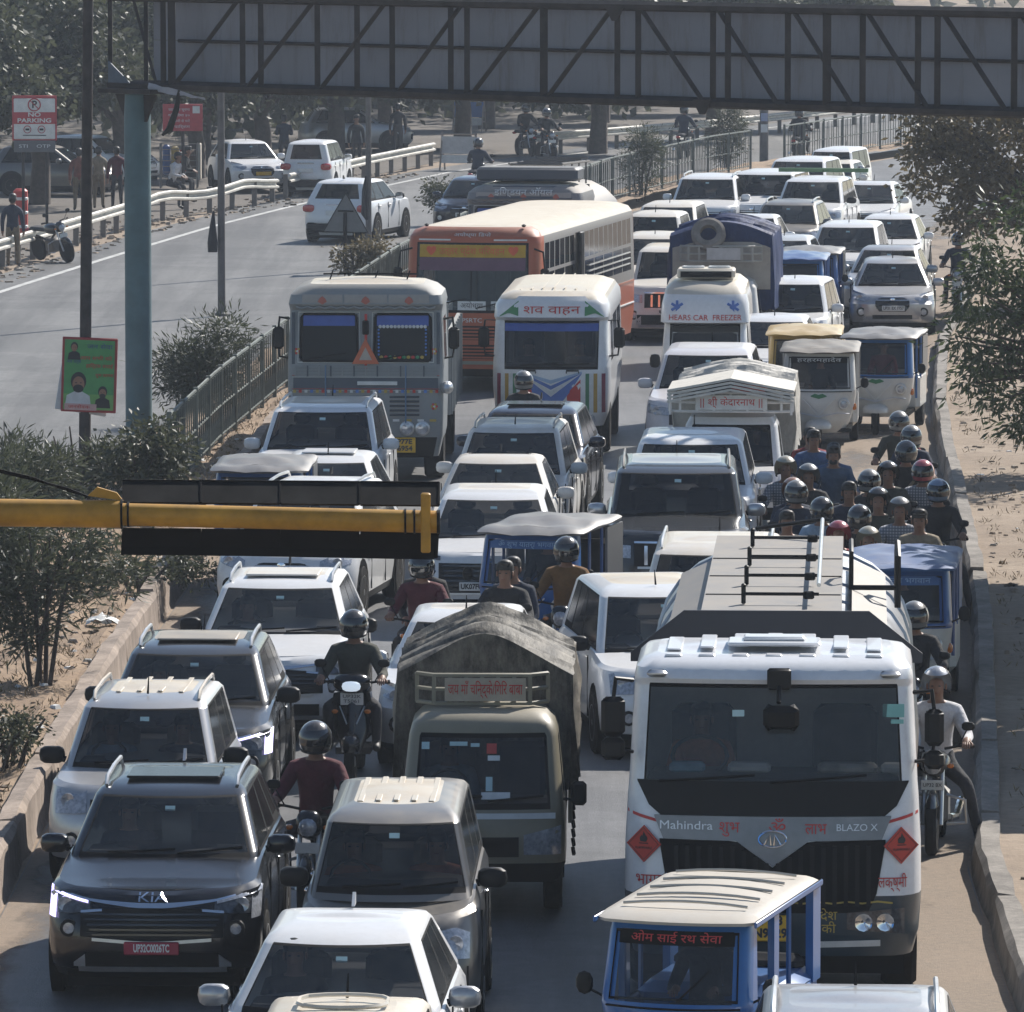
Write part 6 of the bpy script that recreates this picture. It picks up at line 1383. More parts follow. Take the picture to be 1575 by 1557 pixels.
P4 = pole('grey pole plastered with paper notices at the fence gap', 1175, 256, 5.2, .15, POLEG)
for i in range(5): part(P4, 'paper_notice', lambda m: m.prism([(-.11, 0), (.11, 0), (.11, .26), (-.11, .26)], (0, -.165, 1.1 + i * .36), (1, 0, 0), (0, 0, 1), (0, .01, 0), [PAPER, plain('faded_blue_paper', (.3, .35, .5), .7)][i % 2]))
p = at(326, 391, .0); 
p = P2.location; q = atZ(327, 388, p.y - .15); q2 = atZ(327, 325, p.y - .15); m = MB(); m.tube([(q2.x + .02, q2.y, q2.z), (q2.x, q2.y, q2.z - .35), (q.x, q.y, q.z + .2), (q.x, q.y, q.z)], [.02, .07, .11, .10], plain('dark_bag', (.025, .024, .028), .8), 8); o = m.build('hanging_bag', None, 50); tag(o, 'dark bag tied to the slim grey pole', 'bag')
m = MB(); p = P3.location; q = atZ(563, 300, p.y - .12); m.tube([q + Vector((0, 0, .45)), q + Vector((-.03, 0, .1)), q + Vector((-.04, 0, -.45)), q + Vector((.02, 0, -.6))], [.02, .07, .08, .03], plain('dark_bag', (.025, .024, .028), .8), 7); o = m.build('hanging_cloth', None, 50); tag(o, 'dark cloth tied to the pole behind the triangle sign', 'cloth')
# poster on the first pole
pz = P1.location.y - .14; c = atZ(137, 577, pz); ps = thing('poster_board', 'green poster of two men in a red frame tied to the dark pole', 'poster', (c.x, c.y, c.z))
ps.rotation_euler = (0, R(2), R(-4)); part(ps, 'frame', lambda m: m.rbox((0, .02, 0), (.86, .03, 1.16), .01, plain('poster_red', (.33, .04, .04), .6)))
PG1, PG2 = plain('poster_green', (.07, .28, .09), .6), plain('poster_dark_green', (.03, .14, .06), .6)
part(ps, 'printed_sheet', lambda m: (m.box((0, -.001, .12), (.78, .008, .84), PG1), m.box((0, -.001, -.42), (.78, .008, .24), plain('poster_pale_green', (.16, .36, .10), .6))), None)
def oval(m, x, z, a, b, mat, y=-.008, n=16, z0=-math.pi, z1=math.pi): m.prism([(x + a * math.cos(z0 + (z1 - z0) * k / n), z + b * math.sin(z0 + (z1 - z0) * k / n)) for k in range(n)], (0, y, 0), (1, 0, 0), (0, 0, 1), (0, .003, 0), mat)
PSK = plain('print_skin', (.27, .14, .085), .6); PBL = plain('print_black', (.012, .012, .014), .6); PWH = plain('print_white', (.55, .57, .58), .6)
def fig(m, x, z, k, coat, beard=True):
    m.prism([(x - .2 * k, z - .30 * k), (x + .2 * k, z - .30 * k), (x + .17 * k, z - .10 * k), (x + .06 * k, z - .04 * k), (x - .06 * k, z - .04 * k), (x - .17 * k, z - .10 * k)], (0, -.008, 0), (1, 0, 0), (0, 0, 1), (0, .003, 0), coat)
    oval(m, x, z + .11 * k, .115 * k, .14 * k, PBL, -.009); oval(m, x, z + .07 * k, .09 * k, .115 * k, PSK, -.013)
    if beard: oval(m, x, z + .005 * k, .078 * k, .06 * k, PBL, -.017)
    for s_ in (-1, 1): oval(m, x + s_ * .035 * k, z + .09 * k, .015 * k, .008 * k, PBL, -.017, 8)
part(ps, 'printed_portrait', lambda m: fig(m, -.16, -.22, 1.05, PWH), None); part(ps, 'printed_portrait', lambda m: fig(m, .22, -.32, .62, PBL), None); part(ps, 'printed_portrait', lambda m: fig(m, -.24, .38, .5, PBL, False), None)
part(ps, 'printed_caption_band', lambda m: m.box((-.12, -.01, -.50), (.5, .006, .10), plain('print_pink', (.55, .35, .33), .6)), None)
for s, x, z, sz, w, mt in (('जन सेवा', .16, .44, .1, .40, plain('print_navy', (.04, .06, .2), .6)), ('आप सभी को', .10, .26, .08, .5, REDTXT), ('हािर्दक बधाई', .16, .14, .08, .42, REDTXT), ('नव वर्ष', -.24, .20, .07, .22, plain('print_navy', (.04, .06, .2), .6)), ('शुभ कामना', .24, .0, .07, .28, REDTXT), ('जनसेवक', -.14, -.50, .07, .34, REDTXT)):
    textmesh(s, sz, mt, front_plane(x, -.016, z), 'printed_lettering', ps, w)
m = MB(); m.rbox((0, 0, 0), (.8, .03, 1.1), .01, PWH); o = m.build('poster_back_board', None); o.location = (c.x - .06, c.y + .09, c.z - .05); o.rotation_euler = (0, R(9), 0); tag(o, 'pale second board sticking out crooked behind the green poster', 'poster')
# triangle sign seen from behind
p = at(531, 420, .0); ts = thing('warning_sign', 'grey back of a triangular road sign on a dark post', 'road sign', p)
ky = p.y; a, b, c = atZ(497, 357, ky) - p, atZ(566, 358, ky) - p, atZ(532, 297, ky) - p
part(ts, 'plate', lambda m: m.add([a, b, c, a + Vector((0, .02, 0)), b + Vector((0, .02, 0)), c + Vector((0, .02, 0))], [(0, 1, 2), (5, 4, 3), (0, 3, 4, 1), (1, 4, 5, 2), (2, 5, 3, 0)], plain('sign_back_grey', (.17, .175, .18), .5, .3)), None)
part(ts, 'rim', lambda m: m.tube([a, b, c], .028, MATTE, 5, True)); part(ts, 'post', lambda m: m.tube([(0, -.04, 0), (0, -.04, (c.z + a.z) / 2)], .045, MATTE, 8)); part(ts, 'cross_bar', lambda m: m.tube([a * .35 + c * .65 + Vector((0, -.03, -.1)), b * .35 + c * .65 + Vector((0, -.03, -.1))], .02, MATTE, 5))
# no parking board
RB = plain('sign_red', (.42, .05, .06), .6)
p = at(53, 374, 0); ns = thing('no_parking_sign', 'white no parking board with red band on a thin post under the trees', 'sign', p); ky = p.y; c = atZ(53, 183, ky) - p; k = 60.5 / 1
part(ns, 'board', lambda m: m.rbox((c.x, 0, c.z), (1.06, .05, 1.05), .02, WPLATE)); part(ns, 'border', lambda m: m.rbox((c.x, .01, c.z + .02), (1.14, .04, 1.16), .02, RB)); part(ns, 'red_band', lambda m: m.box((c.x, -.03, c.z + .02), (1.06, .012, .30), RB))
part(ns, 'post', lambda m: m.tube([(c.x - .3, .04, 0), (c.x - .3, .04, c.z)], .04, POLEM, 6)); part(ns, 'post', lambda m: m.tube([(c.x + .3, .04, 0), (c.x + .3, .04, c.z)], .04, POLEM, 6)); part(ns, 'lower_board', lambda m: m.rbox((c.x, 0, c.z - .70), (1.06, .04, .30), .01, plain('sign_grey', (.13, .13, .14), .6)))
part(ns, 'circle_symbol', lambda m: m.tube([(c.x + .155 * math.cos(q), -.035, c.z + .36 + .155 * math.sin(q)) for q in [k_ * math.pi / 9 for k_ in range(18)]], .016, RB, 5, True)); part(ns, 'circle_slash', lambda m: m.tube([(c.x - .11, -.036, c.z + .47), (c.x + .11, -.036, c.z + .25)], .012, RB, 5))
textmesh('P', .26, DARKTXT, front_plane(c.x, -.032, c.z + .36), 'lettering', ns, bold=.006); textmesh('NO\nPARKING', .15, WPLATE, front_plane(c.x, -.04, c.z + .03), 'lettering', ns, .86, bold=.004)
for s_ in (-1, 1): part(ns, 'small_symbol', lambda m: (m.tube([(c.x + s_ * .18 + .09 * math.cos(q), -.033, c.z - .27 + .09 * math.sin(q)) for q in [k_ * math.pi / 7 for k_ in range(14)]], .010, RB, 5, True), m.box((c.x + s_ * .18, -.03, c.z - .27), (.10, .01, .05), DARKTXT)))
part(ns, 'rule_line', lambda m: m.box((c.x, -.03, c.z - .42), (.6, .01, .02), DARKTXT)); textmesh('STI    OTP', .12, PAPER, front_plane(c.x, -.025, c.z - .70), 'lettering', ns, .8)
p = at(281, 322, 0); rs = thing('notice_board', 'faded red notice board with white lines of writing behind the pillar', 'sign', p); ky = p.y; c = atZ(281, 181, ky) - p
part(rs, 'board', lambda m: m.rbox((c.x, 0, c.z), (1.12, .04, .76), .01, RB)); part(rs, 'post', lambda m: m.tube([(c.x, .04, 0), (c.x, .04, c.z)], .05, POLEM, 6)); part(rs, 'white_panel', lambda m: m.box((c.x + .38, -.026, c.z + .22), (.2, .01, .2), WPLATE))
for i, s in enumerate(('यातायात सूचना', 'गित सीमा ४०', 'सावधानी से चलें', 'नो पािर्कंग')): textmesh(s, .1, PAPER, front_plane(c.x - .1, -.028, c.z + .22 - i * .16), 'lettering', rs, .6)
# roadside clutter beyond the rail
p = at(275, 290, 0); st = thing('wire_stall', 'wire cage stall with blue and yellow goods behind the guard rail', 'stall', p); WM = plain('dull_wire', (.25, .22, .19), .6); h = 1.35
for x in (-.55, .55):
    for y in (0, .6): part(st, 'corner_post', lambda m: m.tube([(x, y, 0), (x, y, h)], .025, WM, 5))
for i in range(8): part(st, 'cross_wire', lambda m: m.tube([(-.55, 0, .15 + i * .17), (.55, 0, .15 + i * .17)], .012, WM, 4))
for i, mt in enumerate((ABLUE, YEL, REDL, plain('goods_brown', (.12, .08, .05), .8))): part(st, 'goods_sack', lambda m: m.rbox((-.38 + i * .26, .3, .85), (.22, .35, .9 - .1 * i), .05, mt))
part(st, 'cloth_cover', lambda m: m.rbox((.62, .3, .8), (.08, .7, 1.1), .03, plain('pale_cloth', (.45, .41, .35), .9)))
p = at(32, 366, 0); rb = thing('barrier_drum', 'red plastic road barrier by the guard rail at the left edge', 'barrier', p); RP = plain('red_plastic', (.45, .04, .03), .5)
part(rb, 'body', lambda m: (m.rbox((0, 0, .65), (.36, .4, 1.25), .06, RP))); [part(rb, 'white_band', lambda m: m.rbox((0, -.01, .3 + i * .36), (.37, .41, .09), .02, WPLATE)) for i in range(3)]
def barricade(px, py, label, col):
    p = at(px, py, 0); t = thing('barricade', label, 'barricade', p, R(-15)); FR = plain('barricade_steel', (.24, .20, .17), .6)
    for x in (-.55, .55): part(t, 'leg', lambda m: m.tube([(x, -.3, 0), (x, 0, 1.2), (x, .3, 0)], .03, FR, 5))
    for z in (.35, .75, 1.15): part(t, 'rail', lambda m: m.tube([(-.6, 0, z), (.6, 0, z)], .025, FR, 5))
    part(t, 'board', lambda m: m.box((0, -.06, .80), (1.1, .03, .55), col)); part(t, 'board', lambda m: m.box((0, -.14, .36), (1.1, .03, .26), WPLATE))
barricade(706, 262, 'rusty steel barricade with pale board at the gap of the guard rail', plain('pale_board', (.46, .45, .45), .7)); barricade(722, 202, 'blue police barricade beyond the guard rail, under the gantry', ABLUE2)
# ------------------------------------------------------------------ people
def hand(ch, base, w, d, up, k, side):
    """five finger chains from wrist index w; d forward, up palm-back dir"""
    d = Vector(d).normalized(); up = Vector(up).normalized(); s = d.cross(up).normalized() * side
    c = Vector(base) + d * .055; ch.append((k + 'palm', w, c, (.034, .020), 'skin'))
    for i, (o, l) in enumerate(((-.030, .062), (-.010, .072), (.010, .068), (.029, .052))):
        a = c + s * o + d * .042; b = a + d * l * .5 - up * .012; e = b + d * l * .25 - up * l * .5
        for q, (p, r) in enumerate(((a, .0105), (b, .0095), (e, .008))): ch.append((k + 'f%d%d' % (i, q), k + 'palm' if q == 0 else k + 'f%d%d' % (i, q - 1), p, r, 'skin'))
    a = c - s * .034 - d * .008; b = a - s * .022 + d * .03 - up * .012; e = b + d * .024 - up * .016
    for q, (p, r) in enumerate(((a, .013), (b, .011), (e, .009))): ch.append((k + 't%d' % q, k + 'palm' if q == 0 else k + 't%d' % (q - 1), p, r, 'skin'))
def skeleton(pose):
    """joints (name, parent, position, radius, zone) facing -Y"""
    J = []
    seat = pose in ('ride', 'ride_foot', 'pillion', 'drive', 'perch')
    z0 = {'ride': .80, 'ride_foot': .80, 'pillion': .88, 'drive': .0, 'perch': .78}.get(pose, .93); lean = {'ride': .06, 'ride_foot': .05, 'pillion': .04, 'drive': -.06, 'perch': .18, 'crouch': .2}.get(pose, .0)
    A = lambda *a: J.append(a)
    V = Vector
    A('pelvis', None, V((0, 0, z0)), (.150, .115), 'legs'); A('waist', 'pelvis', V((0, -lean * .5, z0 + .17)), (.148, .108), 'torso'); A('chest', 'waist', V((0, -lean, z0 + .36)), (.188, .128), 'torso')
    A('collar', 'chest', V((0, -lean * 1.15, z0 + .49)), (.135, .095), 'torso'); A('neck', 'collar', V((0, -lean * 1.25 - .012, z0 + .55)), .060, 'torso'); hz = z0 + .625; hy = -lean * 1.35 - .03
    A('jaw', 'neck', V((0, hy - .012, hz)), (.066, .076), 'skin'); A('head', 'jaw', V((0, hy, hz + .085)), (.080, .098), 'skin'); A('crown', 'head', V((0, hy + .006, hz + .15)), (.062, .078), 'skin')
    for s, k in ((-1, 'l'), (1, 'r')):
        sh = V((s * .185, -lean * 1.1, z0 + .455)); A(k + 'sh', 'collar', sh, .084, 'torso')
        if pose in ('ride', 'ride_foot', 'drive'):
            hx = .30 if pose != 'drive' else .17; hzz = z0 + .235 if pose != 'drive' else z0 + .22; el = V((s * .30, -.24, z0 + .24)) if pose != 'drive' else V((s * .27, -.16, z0 + .17)); wr = V((s * hx, -.46 if pose != 'drive' else -.38, hzz)); d = (0, -1, -.1); up = (0, -.2, 1)
        elif pose == 'pillion': el = V((s * .27, -.10, z0 + .17)); wr = V((s * .20, -.30, z0 + .09)); d = (-s * .3, -1, -.2); up = (0, 0, 1)
        elif pose == 'perch': el = V((s * .24, -.25, z0 + .2)); wr = V((s * .08, -.42, z0 + .16)); d = (-s * .4, -1, -.4); up = (0, 0, 1)
        elif pose == 'phone': el = V((s * .25, -.02, z0 + .2)); wr = V((s * .12, -.24, z0 + .28)); d = (-s * .3, -.8, .5); up = (0, -.5, -.8)
        else: el = V((s * .25, .03, z0 + .19)); wr = V((s * .26, -.03, z0 - .06)); d = (0, -.12, -1); up = (s, 0, 0)
        A(k + 'el', k + 'sh', el, .060, 'torso'); A(k + 'wr', k + 'el', wr, .043, 'torso' if pose != 'x' else 'skin'); hand(J, wr, k + 'wr', d, up, k, s)
        hip = V((s * .10, -.01, z0 - .05)); A(k + 'hip', 'pelvis', hip, .098, 'legs')
        if pose in ('ride', 'pillion') or (pose == 'ride_foot' and s < 0): kn = V((s * .24, -.40, z0 - .06)); an = V((s * .23, -.24, z0 - .44)); ft = V((s * .24, -.40, z0 - .49))
        elif pose == 'ride_foot': kn = V((s * .30, -.28, z0 - .20)); an = V((s * .40, -.10, .10)); ft = V((s * .42, -.26, .05))
        elif pose == 'drive': kn = V((s * .16, -.44, z0 + .06)); an = V((s * .16, -.62, z0 - .3)); ft = V((s * .16, -.76, z0 - .34))
        elif pose == 'perch': kn = V((s * .13, -.40, z0 - .14)); an = V((s * .12, -.36, .10)); ft = V((s * .12, -.52, .05))
        elif pose == 'crouch': kn = V((s * .18, -.36, .5)); an = V((s * .14, -.1, .10)); ft = V((s * .14, -.26, .05))
        elif pose == 'stride': kn = V((s * .12, -.10 * s - .03, .50)); an = V((s * .14, -.20 * s + .02, .10)); ft = V((s * .15, -.20 * s - .14, .05))
        else: kn = V((s * .11, -.015, .50)); an = V((s * .12, .01, .10)); ft = V((s * .135, -.14, .05))
        A(k + 'kn', k + 'hip', kn, .066, 'legs'); A(k + 'an', k + 'kn', an, .046, 'legs'); A(k + 'ft', k + 'an', ft, (.048, .04), 'shoe')
    return J
BODY = {}
def body_mesh(pose):
    if pose in BODY: return BODY[pose]
    J = skeleton(pose); ix = {j[0]: i for i, j in enumerate(J)}
    me = bpy.data.meshes.new('body'); me.from_pydata([j[2] for j in J], [(ix[j[1]], i) for i, j in enumerate(J) if j[1]], [])
    o = bpy.data.objects.new('body', me); COL.objects.link(o); o.modifiers.new('s', 'SKIN'); sv = me.skin_vertices[0].data
    for i, j in enumerate(J):
        r = j[3] if isinstance(j[3], tuple) else (j[3], j[3]); sv[i].radius = r; sv[i].use_root = (i == 0)
    su = o.modifiers.new('u', 'SUBSURF'); su.levels = su.render_levels = 1
    dg = bpy.context.evaluated_depsgraph_get(); out = bpy.data.meshes.new_from_object(o.evaluated_get(dg)); bpy.data.objects.remove(o)
    bones = [(J[ix[j[1]]][2], j[2], j[4]) for j in J if j[1]]
    hd = J[ix['head']][2]; jw = J[ix['jaw']][2]
    for v in out.vertices:   # face relief
        p = v.co
        if (p - hd).length < .16 and p.y < hd.y - .03:
            dx, dz = abs(p.x), p.z - hd.z
            if dx < .022 and -.075 < dz < .0: v.co.y -= .022 * (1 - dx / .022) * (1 - abs(dz + .04) / .045 if abs(dz + .04) < .045 else 0) + .004
            if .018 < dx < .055 and -.01 < dz < .04: v.co.y += .010
            if dx < .03 and dz < -.10: v.co.y -= .008
    nm = []
    for pl in out.polygons:
        c = pl.center; best = None
        for a, b, z in bones:
            ab = b - a; t = max(0, min(1, (c - a).dot(ab) / max(1e-9, ab.length_squared))); d = (a + ab * t - c).length
            if best is None or d < best[0]: best = (d, z)
        nm.append({'torso': 0, 'legs': 1, 'skin': 2, 'shoe': 3}[best[1]])
    out.materials.clear()
    for _ in range(4): out.materials.append(None)
    out.polygons.foreach_set('material_index', nm); out.polygons.foreach_set('use_smooth', [True] * len(nm))
    BODY[pose] = (out, hd, jw); return BODY[pose]
SHOE = plain('dark_shoe', (.02, .018, .016), .6)
def cloth(name, col, var=.25):
    if name in MATS: return MATS[name]
    m, t, b = newmat(name); f = _ramp(t, _noise(t, 9, 5, .7), .3, .7); t.links.new(_mix(t, f, tuple(x * (1 - var) for x in col), tuple(x * (1 + var) for x in col)), b.inputs['Base Color']); b.inputs['Roughness'].default_value = .9
    _bump(t, b, _noise(t, 14, 4, .6), .7, .03); MATS[name] = m; return m
def checkcloth(name, c0, c1):
    if name in MATS: return MATS[name]
    m, t, b = newmat(name); tc = t.nodes.new('ShaderNodeTexCoord'); w = []
    for ax in ('X', 'Z'):
        n = t.nodes.new('ShaderNodeTexWave'); n.wave_type = 'BANDS'; n.bands_direction = ax; n.inputs['Scale'].default_value = 9; t.links.new(tc.outputs['Object'], n.inputs['Vector']); w.append(_ramp(t, n.outputs['Fac'], .55, .8))
    t.links.new(_mix(t, _math(t, 'MAXIMUM', w[0], w[1]), c0, c1), b.inputs['Base Color']); b.inputs['Roughness'].default_value = .9; MATS[name] = m; return m
VISOR = plain('helmet_visor', (.012, .013, .015), .08, var=0, coat=1); _helm = {}
def helmet(t, hd, mat, style='full', tilt=0.0):
    key = (mat.name, style); 
    if key not in _helm:
        m = MB(); rz = Matrix.Rotation(0, 3, 'X'); rows = []; n = 20; k = 10
        for j in range(k + 1):
            a = -.62 + (math.pi / 2 + .62) * j / k; row = []
            for i in range(n + 1):
                q = 2 * math.pi * i / n; row.append(Vector((.147 * math.cos(a) * math.sin(q), -.172 * math.cos(a) * math.cos(q), .160 * math.sin(a))))
            rows.append(row)
        V = [p for r in rows for p in r]; F = []
        for j in range(k):
            for i in range(n):
                front = min(i, n - 1 - i) < (4 if style != 'half' else 5); hole = front and ((2 <= j <= 5) if style == 'full' else (j <= 5))
                if not hole: F.append((j * (n + 1) + i, j * (n + 1) + i + 1, (j + 1) * (n + 1) + i + 1, (j + 1) * (n + 1) + i))
        m.add(V, F, mat); m.tube([(rows[0][i].x, rows[0][i].y, rows[0][i].z) for i in (range(n) if style == 'full' else range(5, n - 3))], .012, BLACK, 5, style == 'full')
        v = MB(); ro = [[p * 1.012 for p in r] for r in rows]; FV = [(j * (n + 1) + i, j * (n + 1) + i + 1, (j + 1) * (n + 1) + i + 1, (j + 1) * (n + 1) + i) for j in range(2, 6) for i in range(n) if min(i, n - 1 - i) < 4]; v.add([p for r in ro for p in r], FV, VISOR)
        _helm[key] = (m, v)
    m, v = _helm[key]; o = m.build('helmet', t, 60); o.location = hd + Vector((0, -.0, .012)); o.rotation_euler = (R(8) + tilt, 0, 0)
    if style == 'full': v.build('visor', o, 60)
    return o
def hairdo(t, hd, mat=HAIR, beard=False):
    m = MB(); m.sup((0, .012, .050), (.094, .116, .085), mat, 2.2, 14, 6, -.15, 1.0); m.sup((0, .050, .0), (.092, .078, .105), mat, 2.3, 14, 7); m.sup((.01, -.05, .098), (.07, .065, .038), mat, 2.2, 12, 5); o = m.build('hair', t, 60); o.location = hd
    if beard: m = MB(); m.sup((0, -.05, -.085), (.055, .042, .04), mat, 2.2, 10, 6); b = m.build('beard', t, 60); b.location = hd
def face(t, hd):
    for s in (-1, 1):
        m = MB(); m.sup((s * .034, -.088, -.006), (.013, .008, .007), plain('eye_dark', (.02, .015, .012), .3), 2, 8, 4); o = m.build('eye', t); o.location = hd
    m = MB(); m.sup((0, -.088, -.072), (.024, .008, .007), plain('lips', (.18, .07, .05), .6), 2, 8, 4); o = m.build('mouth', t); o.location = hd
    for s in (-1, 1):
        m = MB(); m.sup((s * .086, .01, -.02), (.012, .022, .032), SKIN, 2, 8, 5); o = m.build('ear', t); o.location = hd
def person(label, pose, top, legs, head='hair', hcol=None, loc=(0, 0, 0), rz=0.0, group=None, skin=None, scale=1.0, shoe=None, turn=0.0):
    me, hd, jw = body_mesh(pose); t = thing('person', label, 'person', loc, rz, group); t.scale = (scale,) * 3
    b = me.copy(); 
    for i, mt in enumerate((top, legs, skin or SKIN, shoe or SHOE)): b.materials[i] = mt
    o = bpy.data.objects.new('body', b); COL.objects.link(o); o.parent = t
    if head in ('full', 'half'): 
        if head == 'half': face(t, hd); 
        helmet(t, hd, hcol, head, turn)
    elif head == 'cap': face(t, hd); hairdo(t, hd, HAIR); m = MB(); m.sup((0, .005, .065), (.1, .118, .075), hcol, 2.2, 14, 5, 0, 1); m.box((0, -.13, .075), (.13, .08, .012), hcol); c = m.build('cap', t, 50); c.location = hd
    else: face(t, hd); hairdo(t, hd, HAIR, head == 'beard')
    return t
# ------------------------------------------------------------------ two-wheelers
def bike(label, col=None, kind='motorcycle', plate=None, lit=False, group='two-wheelers in the jam', box=None):
    t = thing(kind, label, kind, group=group); col = col or BLK; sc = kind == 'scooter'; wr = .23 if sc else .30
    for y, nm in ((-.62 if sc else -.72, 'front_wheel'), (.58, 'rear_wheel')):
        M = Matrix.Translation((0, y, wr)) @ Matrix.Rotation(R(90), 4, 'Y'); m = MB(); m.lathe([(wr * .7, -.04), (wr * .9, -.055), (wr, -.03), (wr, .03), (wr * .9, .055), (wr * .7, .04)], RUB, 20, M); o = m.build(nm, t); m = MB(); m.lathe([(wr * .72, -.03), (wr * .72, .03), (wr * .3, .02), (.05, .05), (.001, .05)], STEEL, 14, M); m.build('rim', o)
    fy = -.72 if not sc else -.62
    for s in (-1, 1):
        if not sc: m = MB(); m.tube([(s * .085, fy, wr), (s * .085, fy + .24, .86)], .022, SILVER, 7); m.build('fork', t)
        m = MB(); m.tube([(s * .10, fy + .30, 1.00), (s * .24, fy + .28, 1.03), (s * .36, fy + .36, 1.02)], .014, BLACK, 6); m.tube([(s * .29, fy + .32, 1.025), (s * .38, fy + .37, 1.02)], .022, MATTE, 6); m.build('handlebar', t)
        m = MB(); m.tube([(s * .24, fy + .28, 1.04), (s * .32, fy + .24, 1.2)], .007, BLACK, 5); m.sup((s * .33, fy + .23, 1.23), (.065, .022, .045), BLACK, 2.6, 10, 5); m.build('mirror', t)
        m = MB(); m.sup((s * .17, fy + .10, .86 if not sc else .74), (.035, .03, .025), AMBER, 2.2, 8, 5); m.build('indicator', t)
    if sc:
        m = MB(); L = [LV(.30, .10, fy + .06, -.1, .06, .08), LV(.5, .17, fy + .12, -.22, .10, .12, bow=.05), LV(.80, .21, fy + .18, -.28, .12, .14, bow=.06), LV(.92, .19, fy + .24, -.30, .1, .12, bow=.05)]; g = loft(L, [], nf=6, ns=3, nc=3, crown=.02); m.add(*g['body'], col); m.add(*g['roof'], col); m.build('apron', t)
        for s in (-1, 1): m = MB(); m.tube([(s * .13, yfront(L, .13, .78) - .01, .78), (s * .05, yfront(L, .05, .60) - .01, .60)], .008, SILVER, 5); m.build('apron_trim', t)
        m = MB(); m.sup((0, fy + .24, 1.02), (.20, .14, .11), col, 2.4, 14, 7); m.build('handlebar_cover', t); m = MB(); m.sup((0, fy + .11, 1.0), (.10, .05, .055), DRLW if lit else LAMP, 2.6, 12, 6); m.build('headlight', t)
        m = MB(); m.sup((0, fy, .40), (.10, .24, .14), col, 2.4, 12, 6, -.2, 1); m.build('mudguard', t); m = MB(); m.box((0, -.05, .30), (.36, .5, .07), col); m.build('floorboard', t); m = MB(); m.sup((0, .45, .56), (.20, .42, .24), col, 2.6, 12, 6); m.build('rear_body', t)
        m = MB(); m.rbox((0, .28, .78), (.27, .78, .10), .04, SEATM); m.build('seat', t)
        if plate: pl = MB().rbox((0, yfront(L, 0, .86) - .012, .86), (.24, .012, .13), .005, WPLATE).build('number_plate', t); textmesh(plate, .05, DARKTXT, front_plane(0, yfront(L, 0, .86) - .022, .86), 'plate_lettering', pl, .19)
    else:
        m = MB(); m.sup((0, fy + .16, .88), (.12, .10, .13), col, 2.6, 14, 7); m.build('headlight_cowl', t); m = MB(); m.sup((0, fy + .075, .86), (.085, .04, .085), DRLW if lit else LAMP, 2.2, 14, 6); m.build('headlight', t)
        m = MB(); m.sup((0, fy, .38), (.075, .30, .26), col, 2.2, 12, 6, .25, 1); m.build('mudguard', t)
        m = MB(); m.sup((0, -.18, .82), (.15, .30, .13), col, 2.4, 14, 7); m.build('fuel_tank', t); m = MB(); m.rbox((0, .36, .80), (.26, .76, .10), .04, SEATM); m.build('seat', t)
        m = MB(); m.rbox((0, -.12, .42), (.26, .42, .34), .05, STEEL); m.tube([(.14, -.2, .3), (.18, .2, .26), (.19, .8, .34)], .04, CHROME, 8); m.build('engine', t)
        m = MB(); m.tube([(-.12, fy + .34, .55), (-.30, fy + .32, .50), (-.31, fy + .34, .28), (-.12, fy + .36, .26)], .016, SILVER, 6); m.tube([(.12, fy + .34, .55), (.30, fy + .32, .50), (.31, fy + .34, .28), (.12, fy + .36, .26)], .016, SILVER, 6); m.build('leg_guard', t)
        m = MB(); m.tube([(0, fy + .30, .8), (0, .0, .5), (0, .6, .62)], .03, BLACK, 6); m.build('frame', t); pl = MB().rbox((0, fy + .03, .68), (.22, .012, .10), .005, WPLATE).build('number_plate', t)
        if plate: textmesh(plate, .05, DARKTXT, front_plane(0, fy + .02, .68), 'plate_lettering', pl, .18)
        m = MB(); m.sup((0, 1.0, .74), (.08, .03, .04), REDL, 2.4, 8, 5); m.build('tail_light', t)
    if box: m = MB(); m.rbox((0, .95, 1.02), (.42, .38, .34), .05, box); m.build('carrier_box', t)
    return t
DRLW = plain('lit_headlight', (.5, .55, .6), .2, var=0, emit=(.75, .87, 1.0), estr=0.45)
JB = cloth('black_jacket', (.017, .017, .019)); JM = cloth('maroon_jacket', (.085, .014, .022)); JBR = cloth('brown_jacket', (.16, .075, .02)); JDN = cloth('denim_jacket', (.05, .085, .14)); JBL = cloth('blue_shirt', (.06, .11, .22)); JWH = cloth('white_shirt', (.55, .54, .55)); JGR = cloth('olive_jacket', (.05, .05, .038)); JNV = cloth('navy_jacket', (.022, .03, .052))
JCK = checkcloth('check_shirt', (.42, .42, .44), (.15, .16, .19)); JBG = cloth('beige_jacket', (.24, .20, .14)); JOR = cloth('orange_shirt', (.42, .13, .05)); JPL = cloth('pale_blue_shirt', (.30, .38, .46)); JRD = cloth('red_sweater', (.22, .03, .035))
TB = cloth('dark_trousers', (.022, .022, .026)); TK_ = cloth('khaki_trousers', (.17, .13, .085)); TJ = cloth('jeans', (.04, .06, .10))
HB = paint('helmet_black', (.018, .019, .022), .12, .18, coat=1); HG = paint('helmet_grey', (.16, .17, .18), .2, .25, coat=.9); HS = paint('helmet_silver', (.40, .43, .47), .15, .2, .5, .9); HR = paint('helmet_red', (.36, .035, .06), .12, .2, coat=1); HC = paint('helmet_cream', (.38, .35, .27), .15, .25, coat=.8); HO = paint('helmet_copper', (.30, .13, .07), .15, .25, coat=.8); HBL = paint('helmet_blue', (.16, .24, .36), .15, .2, .3, .9)
_pg = 'people on two-wheelers'
